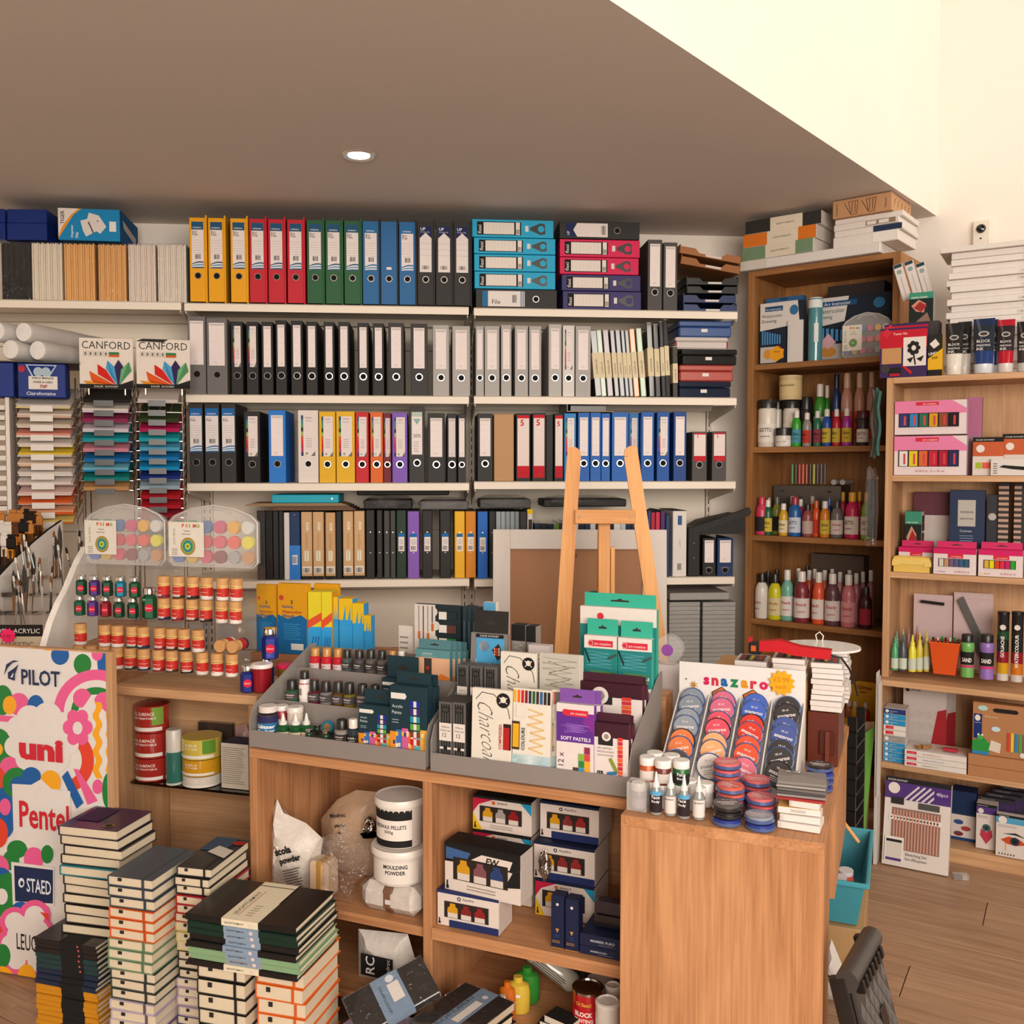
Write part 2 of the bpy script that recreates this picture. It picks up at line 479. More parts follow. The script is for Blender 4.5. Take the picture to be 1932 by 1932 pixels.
q=B('oak_z');q.box(-T-.015,-.015,.018,CDEP*.45,0,CZ-T,'');parts.append(('side_panel',q));q=B('oak_z');q.box(-T-.004,-.004,CDEP*.45+.012,CDEP,.40,CZ-T,'');parts.append(('side_panel',q))
q=B('oak_x');q.box(sL+T,sd0,SEC+.012,SEC+.40,.07,.09,'');parts.append(('bottom_board',q));q=B('oak_x');q.box(sd1,sM-.001,SEC+.012,SEC+.40,.07,.09,'');parts.append(('bottom_board',q))
thing('display_counter','oak shop counter with open cubbies and a plain end panel','counter',parts,CT.M(0,0,0))
# oak bookcases on the right
def bookcase(label,fr,s0,s1,z0,z1,shelves,dep,w,th,off=0.0,base=None,pan=.02,back='walnut_x'):
 parts=[]
 for x in(s0,s1-pan):
  q=B(w+'_z');q.box(x,x+pan,off,off+dep,z0,z1,'',b=.001);parts.append(('side_panel',q))
 q=B(w+'_x');q.box(s0+pan,s1-pan,off,off+dep,z1-th,z1,'',b=.001);parts.append(('top_board',q))
 for z in shelves:
  q=B(w+'_x');q.box(s0+pan,s1-pan,off+.004,off+dep-.01,z-th,z,'',b=.001);parts.append(('shelf',q))
 q=B(w+'_z');q.box(s0+pan,s1-pan,off+dep-.012,off+dep,z0,z1-th,'');parts.append(('back_panel',q))
 if base:q=B(w+'_x');q.box(s0+pan,s1-pan,off+.004,off+dep-.01,base-.02,base,'');q.box(s0+pan,s1-pan,off+.012,off+.03,z0,base-.02,'');parts.append(('base_shelf',q))
 return thing('bookcase',label,'bookcase',parts,fr.M(0,0,0))
p=atY(1408,850,4.36)
R1=Frame(p.x,p.y,-39)
R1Z=[R1.hit(1412,y)[1]for y in(689,844,1009,1166)]+[R1.hit(1405,1345)[1]]
R1T=R1.hit(1408,514)[1]
R1W=R1.hit(1699,500)[0]
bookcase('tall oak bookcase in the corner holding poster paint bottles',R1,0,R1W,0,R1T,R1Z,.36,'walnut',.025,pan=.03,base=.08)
p=atZ(1648,1600,0)
R3=Frame(p.x,p.y,-31)
R3U=.05
uS=R3.hit(1668,1000,R3U)[0]
R3Z=[R3.hit(1678,y,R3U)[1]for y in(713,897,1079,1266)]
R3L=R3.hit(1665,1438)[1]
bookcase('oak bookcase at the right with boxed acrylic paint sets',R3,uS,uS+.74,R3Z[3]-.025,R3Z[0],R3Z[1:3],.275,'pine',.022,off=R3U,pan=.024)
bookcase('low deep oak shelf unit under the right bookcase',R3,0,.84,0,R3Z[3]-.026,[R3L],.325,'pine',.022,base=.055,pan=.022)
# glass cabinet at the left
LC=Frame(*atZ(68,1846,0).to_2d(),-16)
LO=.22
lz=LC.hit(360,1303,LO)[1];lzb=lz-.026
l0=LC.hit(217,1400,LO)[0];l1=LC.hit(486,1400,LO)[0];l2=LC.hit(488,1320,LO)[0]
lgz=LC.hit(350,1487,LO+.02)[1]
parts=[]
q=B('pine_x');q.box(l0-.004,l2,LO-.012,LO+.245,lzb,lz,'',b=.002);parts.append(('top_board',q))
q=B('pine_z');q.box(l0,l0+.018,LO,LO+.235,0,lzb,'');parts.append(('side_panel',q))
q=B('pine_z');q.box(l1-.028,l1,LO,LO+.235,0,lzb,'');parts.append(('side_panel',q))
q=B('pine_x');q.box(l0+.028,l1-.028,LO+.22,LO+.235,0,lzb,'');parts.append(('back_panel',q))
q=B('pine_x');q.box(l0+.028,l1-.028,LO+.01,LO+.22,.0,.06,'');parts.append(('base_board',q))
q=B('smoke');q.box(l0+.03,l1-.03,LO+.03,LO+.215,lgz-.008,lgz,'');parts.append(('glass_shelf',q))
q=B('acrylic');q.box(l0+.03,l0+.2,LO+.004,LO+.008,.06,lzb-.004,'');parts.append(('glass_door',q))
q=B('acrylic');q.box(l0+.18,l1-.03,LO+.012,LO+.016,.06,lzb-.004,'');parts.append(('glass_door',q))
thing('glass_cabinet','pale oak cabinet with sliding glass front under the glitter display','cabinet',parts,LC.M(0,0,0))
p=atZ(677,292,CEIL)
q=B('metal');q.lathe([(.040,-.004),(.056,-.008),(.062,-.001)],'e8e2da',32,cap=False);q.lathe([(.040,-.001),(.040,-.004)],'d8d2ca',32,cap=False)
l=B('lamp');l.lathe([(.039,-.0035),(.03,-.0045),(.004,-.005)],'ffffff',24)
thing('downlight','small round recessed downlight in the ceiling','light',[('trim_ring',q),('lamp',l)],Matrix.Translation((p.x,p.y,CEIL)))
# files and binders on the wall shelves
BLUE2='2f6f9e'
def lab_init(q,w,h,x0,x1,z0,z1,band,txt,sub=True):
 H=z1-z0;W=x1-x0
 q.rect(x0,z0,x1,z1,'e9dfdc');q.rect(x0,z1-H*.17,x1,z1,band)
 q.text('initiative',x0+W*.12,z1-H*.14,W*.7,H*.05,'f4f4f4')
 q.text(txt[0],x0+W*.08,z1-H*.235,W*.4,H*.045,'3a3636');q.text(txt[1],x0+W*.08,z1-H*.30,W*.5,H*.06,'3a3636')
 for i in range(6):q.rect(x0+W*.08,z1-H*(.40+i*.055),x1-W*.08,z1-H*(.395+i*.055),'a59c98',lift=.0012)
 q.bars(x0+W*.3,z0+H*.2,x0+W*.75,z0+H*.3,7)
 for i,c in enumerate((band,'e9dfdc','5b9bc4','e9dfdc',band)):
  k=.15-i*.03
  q.poly([(x0,z0+.0001)]+[(x0+W*t/8,z0+H*k*(.45+.55*math.sin(math.pi*(.1+.55*t/8))))for t in range(9)]+[(x1,z0+.0001)],c)
def lab_white(q,w,h,x0,x1,z0,z1,col='eee2df',strip=True):
 q.rect(x0,z0,x1,z1,col)
 if strip:q.rect(x0+.003,z1-.012,x1-.003,z1-.004,'c9bfbc')
 for i in range(5):q.rect(x0+.004,z1-.03-i*.024,x1-.004,z1-.0294-i*.024,'ddd0cc',lift=.001)
 q.text('A4',x0+(x1-x0)*.3,z0+.01,(x1-x0)*.4,.008,'c2b6b2')
def lab_exa(q,w,h,x0,x1,z0,z1):
 W=x1-x0;H=z1-z0
 q.rect(x0,z0,x1,z1,'e8dcd8')
 cs=['32506e','3e8a8f','4f9a58','2f3a3a','9fb85a','d8543f','e0322f','c22a3c','b43a6a','2e3a66']
 for i,c in enumerate(cs):q.rect(x0,z1-H*(i+1)/10,x0+W*.16,z1-H*i/10,c,lift=.0008)
 q.text('PREM',x0+W*.3,z1-H*.09,W*.5,H*.05,'8d8480');q.text('TOUCH',x0+W*.3,z1-H*.16,W*.55,H*.05,'8d8480')
 q.lines(x0+W*.35,z0+H*.2,x0+W*.85,z0+H*.45,5,'b9aeaa')
 q.disc(x0+W*.4,z0+H*.06,W*.09,'8f9a4e',n=8);q.poly([(x0+W*.7,z0),(x1,z0),(x1,z0+H*.12)],'77706c')
def lab_up(q,w,h,x0,x1,z0,z1):
 W=x1-x0;H=z1-z0
 q.rect(x0,z1-H*.22,x1,z1,'232b57')
 q.text('UP',x0+W*.08,z1-H*.09,W*.5,H*.065,'f2f2f2',bold=.01);q.text('PC Box File',x0+W*.08,z1-H*.14,W*.85,H*.03,'d8d8e4')
 q.poly([(x0,z0),(x1,z0),(x1,z1-H*.26),((x0+x1)/2,z1-H*.14),(x0,z1-H*.26)],'e6dcd8')
 for i in range(3):q.rect(x0,z1-H*(.38+i*.13),x1,z1-H*(.375+i*.13),'b5aaa6',lift=.0014)
 q.bars(x0+W*.2,z0+H*.06,x1-W*.2,z0+H*.14,8)
def lab_five(q,w,h,x0,x1,z0,z1,low=True):
 W=x1-x0;H=z1-z0
 q.rect(x0,z0,x1,z1,'e8d8d2');q.rect(x0,z1-H*.05,x1,z1,'c8202f');q.rect(x0,z0,x1,z0+H*.19,'c8202f')
 q.text('5',x0+W*.25,z1-H*.17,W*.4,H*.1,'cf2436',bold=.02);q.lines(x0+W*.2,z0+H*.03,x1-W*.2,z0+H*.12,4,'d9606a')
def lever(w,h,d,col,lab=None,hole=.26,sty='white',ring='c9c2ba',lz=(.37,.93),lx=(.15,.85),extra=None,fin='board'):
 """an arch file: spine and covers, paper label, metal-edged finger hole"""
 t=.004
 c=B(fin);c.box(0,w,0,t,0,h,col,b=.0012);c.box(0,t,t,d,.002,h-.001,col);c.box(w-t,w,t,d,.002,h-.001,col)
 k=B('board');k.box(t,w-t,t,d-.01,.004,h-.02,'1c1a19')
 parts=[('cover',c),('inside',k)]
 if sty:
  q=B('paper');q.on(FRONT(-.0003));a=(w*lx[0],w*lx[1],h*lz[0],h*lz[1])
  if sty=='init':lab_init(q,w,h,*a,extra or BLUE2,('Box','File')if fin=='box' else('Lever Arch','File'))
  elif sty=='exa':lab_exa(q,w,h,*a)
  elif sty=='up':lab_up(q,w,h,*a)
  elif sty=='five':lab_five(q,w,h,*a)
  elif sty=='pct':
   lab_white(q,w,h,*a,strip=False);q.rect(a[0],a[3]-.02,a[1],a[3],'b9c9b9');q.poly([(a[0]+.006,a[3]-.03),(a[1]-.006,a[3]-.03),((a[0]+a[1])/2,a[3]-.055)],'8fb3ad')
   q.text('20%',a[0]+.006,a[2]+.075,a[1]-a[0]-.012,.026,'4a4644');q.lines(a[0]+.008,a[2]+.01,a[1]-.01,a[2]+.06,5,'b9aeaa')
  else:lab_white(q,w,h,*a)
  parts.append(('label',q))
 if hole:
  r=min(.0125,w*.3)
  q=B('chrome');q.on(FRONT(-.0004));q.ring(w*.5,h*hole,r,r*1.25,ring);q.disc(w*.5,h*hole,r,'090808',fin='paper')
  parts.append(('finger_hole',q))
 return parts
def boxfile(w,h,d,col,sty='init',band=BLUE2,side=True):
 c=B('board');c.box(0,w,0,d,.006,h-.008,{'f':col,'':'171514'},b=.001)
 lid=B('board');lid.box(w-.001,w+.006,-.008,d,.001,h+.001,col if side else '171514',b=.001)
 q=B('paper');q.on(FRONT(-.0003));a=(w*.14,w*.86,h*.40,h*.93)
 if sty=='init':lab_init(q,w,h,*a,band,('Box','File'))
 elif sty=='up':lab_up(q,w,h,*a)
 else:q.rect(w*.35,h*.42,w*.65,h*.45,'e8e0dc')
 m=B('chrome');m.on(FRONT(-.0004));m.ring(w*.5,h*.315,.0115,.0145,'d0c9c0');m.disc(w*.5,h*.315,.0115,'090808',fin='paper')
 return[('case',c),('lid',lid),('label',q),('finger_hole',m)]
def ringb(w,h,d,col,lab=None,bcol='1f6fb0',rings=(.42,.72),fin='board'):
 c=B(fin);c.box(0,w,0,d,0,h,{'':col,'t':'26221f'},b=.003)
 parts=[('cover',c)]
 m=B('chrome');m.on(FRONT(-.0004))
 for z in rings:m.disc(w*.5,h*z,.0028,'d8d2ca',n=10)
 if rings:parts.append(('rivet',m))
 if lab=='init':
  q=B('paper');q.on(FRONT(-.0003));q.rect(w*.2,h*.40,w*.8,h*.66,'eae0dc');q.rect(w*.2,h*.61,w*.8,h*.66,bcol);q.bars(w*.3,h*.42,w*.72,h*.48,6);q.lines(w*.3,h*.5,w*.75,h*.58,4,'a59c98')
  parts.append(('label',q))
 elif lab=='eco':
  q=B('paper');q.on(FRONT(-.0003));q.rect(w*.08,h*.09,w*.92,h*.19,'ece6de');q.bars(w*.15,h*.1,w*.85,h*.17,8);q.rect(0,0,w,h*.05,'24201d')
  q.text('eco',w*.72,h*.72,h*.12,w*.5,'f2ead8',rot=90,bold=.02);q.rect(w*.3,h*.27,w*.7,h*.42,'e9e4cf');q.text('recycled',w*.62,h*.28,h*.13,w*.3,'6f8a3c',rot=90)
  q.text('Ring binder',w*.66,h*.46,h*.22,w*.34,'b58d62',rot=90);parts.append(('label',q))
 return parts
def spot(fr,x0,x1,yt,z,off=.012,ym=None):
 ym=ym or yt+60
 a=fr.hit(x0,ym,off)[0];b_=fr.hit(x1,ym,off)[0];h=fr.hit((x0+x1)/2,yt,off)[1]-z
 return a,b_-a,h
def mm(o,sc):return lambda v:o+v*sc
X2,Y2=mm(340,.28986),mm(380,.28986)
X3=mm(860,.28986);Y4=mm(740,.28986)
z1b,z2b,z3b,z4b=SHZ['b'];z1c,z2c,z3c,z4c=SHZ['c']
DEP=.27
row=[('e9a400','yellow',3),('c3182c','red',3),('1f5b33','green',3),('1b639c','blue',3),('221f1e','black',3)]
holes=[118,240,385,508,630,755,882,1003,1125,1245,1363,1483,1602,1722,1840]
i=0
for col,cn,n in row:
 for k in range(n):
  hx=holes[i];yt=Y2(93+i*2.6)
  a,w,h=spot(BW,X2(hx-58),X2(hx+49),yt,z1b)
  sty='up' if cn=='black' else('' if(cn=='blue' and k==1)else 'init')
  what='with pointed white label' if cn=='black' else('without a label' if not sty else 'with white printed label')
  thing('box_file',f'{cn} upright box file {what}, {nth(k, n)} {cn} one on the top shelf','box file',boxfile(w,min(h,.375),DEP,col,sty,'24567a' if cn!='blue' else '2a6fa8',cn not in('blue','black')),BW.M(a,.012,z1b),'box files on the top shelf')
  i+=1
def flat_file(w,h,d,col,sty):
 c=B('board');c.box(0,w,0,d,.001,h-.001,{'':col},b=.0015)
 q=B('paper');q.on(FRONT(-.0003))
 parts=[('case',c)]
 if sty=='flexi':
  q.rect(w*.06,h*.14,w*.60,h*.86,'1b1a1a');q.rect(w*.14,h*.18,w*.515,h*.82,'e4dbd2')
  for i in range(8):q.rect(w*(.16+i*.045),h*.18,w*(.162+i*.045),h*.82,'c8beb5',lift=.0016)
  q.text('flexi',w*.115,h*.2,h*.6,w*.045,'e8e4e0',rot=90);q.rect(w*.535,h*.16,w*.585,h*.84,'e4dbd2');q.bars(w*.54,h*.2,w*.58,h*.45,5)
  q.rect(w*.65,h*.34,w*.69,h*.66,'ded6d2');parts.append(('label',q))
  m=B('plastic');m.on(FRONT(-.0006));cx=w*.84;r=h*.27
  m.poly([(w*.71,h*.43),(w*.71,h*.57),(cx,h*.5+r*1.2),(cx+r*.9,h*.5+r*1.0),(cx+r,h*.5-r*1.0),(cx,h*.5-r*1.2)],'201e1e')
  m.disc(cx+r*.1,h*.5,r*.66,col,fin='board');parts.append(('pull_tab',m))
 else:
  if sty=='up':
   q.rect(w*.08,h*.12,w*.19,h*.88,'232b57');q.text('UP',w*.125,h*.2,h*.3,w*.03,'f0f0f0',rot=90)
   q.poly([(w*.17,h*.5),(w*.22,h*.12),(w*.6,h*.12),(w*.6,h*.88),(w*.22,h*.88)],'e2d8d2');q.bars(w*.52,h*.25,w*.58,h*.75,8);hx=.72
  else:
   q.rect(w*.08,h*.1,w*.60,h*.9,'e6ded9');q.rect(w*.08,h*.1,w*.15,h*.9,'2f6f9e');q.text('File',w*.2,h*.22,w*.1,h*.3,'3a3636');q.bars(w*.45,h*.3,w*.5,h*.7,7)
   for j in range(3):q.rect(w*(.55+j*.016),h*.1,w*(.558+j*.016),h*.9,'2f6f9e')
   hx=.74
  parts.append(('label',q));m=B('chrome');m.on(FRONT(-.0005));m.ring(w*hx,h*.5,.0115,.0145,'d0c9c0');m.disc(w*hx,h*.5,.0115,'090808',fin='paper');parts.append(('finger_hole',m))
 return parts
def flat_stack(items,xs,names,where,z):
 n=len(items);ys=[it[0]for it in items]
 for j in range(n-1,-1,-1):
  yt,x0,x1,col,sty,lab=items[j]
  a=BW.hit(X3(x0),Y2(yt+40),.012)[0];a1=BW.hit(X3(x1),Y2(yt+40),.012)[0]
  top=BW.hit(X3((x0+x1)/2),Y2(yt),.012)[1]
  thing('box_file',lab,'box file',flat_file(a1-a,top-z-.0008,DEP+.05,col,sty),BW.M(a,.012,z),where)
  z=top
CYAN='12a3cc'
flat_stack([(118,106,636,CYAN,'flexi','cyan box file lying flat, topmost of the cyan stack'),(238,118,648,CYAN,'flexi','cyan box file lying flat, second from the top of its stack'),(345,120,648,CYAN,'flexi','cyan box file lying flat, third from the top of its stack'),(458,122,648,CYAN,'flexi','cyan box file lying flat, directly on a black one'),(572,130,658,'242120','init','black box file lying flat under four cyan ones')],0,0,'box files stacked flat on the top shelf',z1c)
flat_stack([(130,675,1196,'201d1c','up','black box file lying flat on top of two pink ones'),(248,677,1198,'d3114e','flexi','bright pink box file lying flat, upper of two'),(365,677,1190,'d3114e','flexi','bright pink box file lying flat, lower of two'),(478,690,1202,'373068','flexi','indigo box file lying flat, upper of two'),(585,697,1206,'373068','flexi','indigo box file lying flat, lowest of its stack')],0,0,'box files stacked flat on the top shelf',z1c)
for x0,x1,yt,n in((1250,1343,250,'left'),(1352,1442,268,'right')):
 a,w,h=spot(BW,X3(x0),X3(x1),Y2(yt),z1c)
 thing('lever_arch_file',f'charcoal arch file with long silver label, {n} one beside the letter trays','file',lever(w,h,DEP,'4a4644',lz=(.34,.94),extra=1),BW.M(a,.012,z1c),'charcoal files beside the letter trays')
z=z1c
for j,(x0,x1,col,dz,lab)in enumerate([(1482,1830,'18305f',.042,'dark blue letter tray, lowest in the tray stack'),(1480,1822,'152a58',.042,'dark blue letter tray, second from the bottom'),(1505,1835,'181614',.038,'black letter tray above the blue ones'),(1500,1838,'1a1816',.038,'black letter tray, upper of two'),(1460,1850,'9a6233',.042,'brown card letter tray, lower of two'),(1452,1858,'a1683a',.04,'brown card letter tray on top of the stack')]):
 a=BW.hit(X3(x0),540,.03)[0];w=BW.hit(X3(x1),540,.03)[0]-a
 c=B('plastic' if j<4 else 'board');t=.003;H=dz-.001
 c.box(0,w,0,.30,0,t,col);c.box(0,t,0,.30,t,H,col);c.box(w-t,w,0,.30,t,H,col);c.box(0,w,.297,.30,t,H,col)
 c.prism([(0,t),(w,t),(w,H*.8),(w*.75,H*.8),(w*.68,H*.35),(w*.32,H*.35),(w*.25,H*.8),(0,H*.8)],0,t,col,'y')
 q=B('paper');q.on(FRONT(-.0003));q.rect(w*.42,H*.1,w*.68,H*.33,'d8d0ca')
 M=BW.M(a,.03,z)@(Matrix.Rotation(math.radians(9),4,'Y')@Matrix.Rotation(math.radians(5),4,'Z')if j>=4 else Matrix.Identity(4))
 if j==4:M=BW.M(a,.03,z+.055)@Matrix.Rotation(math.radians(9),4,'Y')
 if j==5:M=BW.M(a,.03,z+.060)@Matrix.Rotation(math.radians(9),4,'Y')
 thing('letter_tray',lab,'letter tray',[('tray',c),('label',q)],M,'letter trays on the top shelf')
 z+=dz
GR,BK,LG='6e6c6a','1f1c1b','aaa6a2'
row2=[('b',33,165,748,GR,'cream'),('b',172,305,762,GR,'cream'),('b',332,408,783,BK,'exa'),('b',432,508,785,BK,'exa'),('b',530,604,785,BK,'w'),('b',622,692,775,BK,'w'),('b',722,797,778,BK,'w'),('b',820,892,784,BK,'w'),('b',935,1003,786,BK,'w'),('b',1030,1102,786,BK,'w'),('b',1155,1226,792,BK,'w'),('b',1255,1326,795,BK,'w'),('b',1355,1456,792,'2e2b2a','w'),('b',1500,1610,797,'2e2b2a','w'),('b',1645,1750,806,LG,'g'),('b',1772,1886,812,LG,'g'),('c',105,182,812,LG,'g'),('c',188,284,812,LG,'g'),('c',295,362,805,LG,'g'),('c',385,470,810,LG,'g'),('c',478,556,812,LG,'g'),('c',605,688,800,'b4b0ab','g'),('c',697,772,808,'d6d0ca','gexa'),('c',780,878,812,LG,'g')]
cnt={}
for bay,x0,x1,yt,col,st in row2:
 X=X2 if bay=='b' else X3;z=z2b if bay=='b' else z2c
 a,w,h=spot(BW,X(x0),X(x1),Y2(yt),z)
 lo_=BW.hit(BAYS[bay][0],750)[0]+.012
 if a<lo_:w-=lo_-a;a=lo_
 key={'cream':'mid grey wide file with cream label','exa':'black slim file with colour-edged label','w':'black file with blank white label','g':'pale grey file with white label','gexa':'off-white file with small printed marks'}[st]
 j=cnt.get(key,0);cnt[key]=j+1
 thing('lever_arch_file',f'{key}, {nth(j)} of its kind from the left, second shelf','file',lever(w,h,DEP,col,sty='exa' if 'exa' in st else 'white',lz=(.38,.94),hole=.26,ring='c9c2ba' if st[0]!='g' else '8a8682',lx=(.18,.82)if st!='cream' else(.12,.88)),BW.M(a,.012,z),'files on the second shelf')
nb=[(884,930,842,'1d1b1a'),(928,965,838,'6f8a63'),(968,1010,838,'4a1a2c'),(1015,1048,840,'1b1918'),(1050,1085,838,'171514'),(1086,1112,840,'20272c'),(1112,1140,840,'1d2c34'),(1142,1180,830,'e07a1c'),(1186,1226,826,'7d9a72'),(1250,1290,790,'1b1918'),(1294,1328,800,'2a2826'),(1334,1360,782,'161413'),(1362,1392,770,'1d1b1a'),(1405,1438,945,'4a4745')]
for j,(x0,x1,yt,col)in enumerate(nb):
 lean=(5 if j<9 else 3 if j<13 else 1)
 a=BW.hit(X3(x0),Y2(1050),.02)[0];w=BW.hit(X3(x1),Y2(1050),.02)[0]-a
 h=BW.hit(X3(x0),Y2(yt),.02)[1]-z2c
 w*=.93;c=B('gloss');c.box(0,w,0,.20,0,h,{'':col,'t':'d9cdbb'},b=.003)
 q=B('paper');q.box(-.0001,w+.0001,-.0008,.203,h*.28,h*.66,'dfd0ae');q.on(FRONT(-.001));q.text('notebook',w*.7,h*.34,h*.26,w*.4,'6d6250',rot=90)
 off=math.tan(math.radians(lean))*h*.5
 M=BW.M(a+(.0175 if j==0 else.015 if j<9 else.008),.02,z2c+.001)@Matrix.Rotation(-math.radians(lean),4,'Y')
 cn={'1d1b1a':'black','6f8a63':'sage','4a1a2c':'burgundy','e07a1c':'orange','7d9a72':'light sage','4a4745':'short grey'}.get(col,'dark')
 thing('notebook',f'{cn} wrapped notebook with cream paper band, {nth(j)} from left in leaning row','notebook',[('cover',c),('paper_band',q)],M,'wrapped notebooks on the second shelf')
z=z2c
for x0,x1,y0,col,fin,lab in((1452,1790,1172,'1a2238','gloss','glossy navy document box at the bottom of the pile'),(1458,1806,1066,'b0483c','plastic','coral red document box in the pile'),(1475,1828,962,'232220','gloss','glossy black document box in the pile'),(1430,1768,884,'cfc6c0','paper','white document box with red ends in the pile'),(1452,1792,778,'37548c','plastic','blue document box on top of the pile')):
 a=BW.hit(X3(x0),690,.03)[0];w=BW.hit(X3(x1),690,.03)[0]-a;top=BW.hit(X3((x0+x1)/2),Y2(y0),.03)[1];h=top-z
 c=B(fin);c.box(0,w,0,.31,0,h*.62,col,b=.006)
 l=B(fin);l.box(-.002,w+.002,-.002,.312,h*.64,h-.001,col,b=.005)
 q=B('paper');q.on(FRONT(-.0008))
 if col=='cfc6c0':q.rect(0,.002,w*.02,h*.62,'9a1f2c');q.rect(w*.98,.002,w,h*.62,'9a1f2c')
 else:q.rect(w*.42,h*.3,w*.54,h*.5,'e4dcd8')
 thing('document_box',lab,'document box',[('base',c),('lid',l),('label',q)],BW.M(a,.03,z),'document boxes on the second shelf')
 z=top
row3=[('b',55,148,75,'2b2827','init'),('b',160,256,75,'2b2827','init'),('b',268,362,75,'2b2827','init'),('b',416,520,125,'1c1a19','exa'),('b',576,686,118,'1e76cf','w'),('b',768,898,118,'e2d8d2','exa'),('b',905,1010,127,'e3b00f','exa'),('b',1016,1136,126,'e3b00f','exa'),('b',1142,1226,130,'c6141f','exa'),('b',1238,1318,130,'dd661e','exa'),('b',1323,1374,138,'7a1426','exab'),('b',1380,1478,132,'7d56b8','exa'),('b',1492,1590,95,'2f2c2b','pct'),('b',1612,1722,138,'242120','w'),('b',1738,1800,140,'221f1e','wb'),('b',1808,1858,140,'242120','w'),('c',142,240,140,'262322','w'),('c',392,486,138,'1b1817','five'),('c',498,585,136,'221e1d','five'),('c',588,632,150,'191716','n'),('c',642,700,140,'1a1716','five'),('c',706,782,138,'2a7fc0','exa'),('c',796,870,134,'2162b4','w'),('c',876,944,134,'2162b4','w'),('c',948,1004,138,'2162b4','w'),('c',1016,1124,132,'2162b4','w'),('c',1128,1190,138,'2a76b4','exab'),('c',1208,1290,130,'1f5cab','w'),('c',1310,1390,130,'1c53a0','exa'),('c',1418,1500,128,'1c4488','w'),('c',1538,1634,258,'4b4644','five2'),('c',1668,1760,256,'4b4644','five2')]
cnt={}
nm3={'init':'tall black file with blue-topped label','five':'black file with red and white label','five2':'short dark grey file with red label','pct':'tall black file with a 20% label','n':'plain black slim binder set back between red-labelled files'}
cn3={'1c1a19':'black','1e76cf':'bright blue','e2d8d2':'white','e3b00f':'yellow','c6141f':'red','dd661e':'orange','7a1426':'dark red','7d56b8':'purple','2a7fc0':'light blue','2a76b4':'mid blue','242120':'black','262322':'black','221f1e':'black','1c4488':'navy blue'}
for bay,x0,x1,yt,col,st in row3:
 X=X2 if bay=='b' else X3;z=z3b if bay=='b' else z3c
 off=.05 if st.endswith('b')else.012
 a,w,h=spot(BW,X(x0),X(x1),Y4(yt),z,off)
 key=nm3.get(st)or cn3.get(col,'blue')+(' file with plain white label' if st[0]=='w' else ' file with colour-edged label')
 j=cnt.get(key,0);cnt[key]=j+1
 kw=dict(sty='init' if st=='init' else 'exa' if st[:3]=='exa' else 'five' if st[:4]=='five' else 'pct' if st=='pct' else '' if st=='n' else 'white')
 lo_=BW.hit(BAYS[bay][0],750)[0]+.012
 if a<lo_:w-=lo_-a;a=lo_
 if st=='init':kw.update(extra='1f66ac',lz=(.39,.94),lx=(.06,.92))
 if st=='five':kw.update(lz=(.05,.97),lx=(.1,.9),hole=0)
 if st=='five2':kw.update(lz=(.4,.97),lx=(.12,.9),hole=.33)
 if st=='n':kw.update(hole=0)
 thing('lever_arch_file',f'{key}, {nth(j)} such from left on third shelf','file',lever(w,h,DEP,col,**kw),BW.M(a,off,z),'files on the third shelf')
a,w,h=spot(BW,X3(248),X3(378),Y4(142),z3c)
c=B('board');c.box(0,w,0,DEP,0,h,'b98d5e',b=.003)
thing('carton','plain brown card carton between the files on third shelf','carton',[('carton',c)],BW.M(a,.012,z3c))
a,w,h=spot(BW,X3(722),X3(1030),Y4(86),z3c,.015)
zf=BW.hit(X3(870),Y4(132),.015)[1]
c=B('plastic');c.box(0,w,0,.25,0,.004,'1a1817');c.box(0,w,0,.25,.040,.044,'1a1817');c.box(0,.004,0,.25,.004,.04,'1a1817');c.box(w*.1,w*.85,.03,.25,.006,.03,'2a2725')
q=B('paper');q.tube([(0,0,.001),(w,0,.001),(w,0,.043),(0,0,.043)],.0012,'c79a63',6,closed=True)
thing('ring_binder','black binder lying flat on the blue files above the easel','binder',[('cover',c),('edge',q)],BW.M(a,.015,zf+.002))
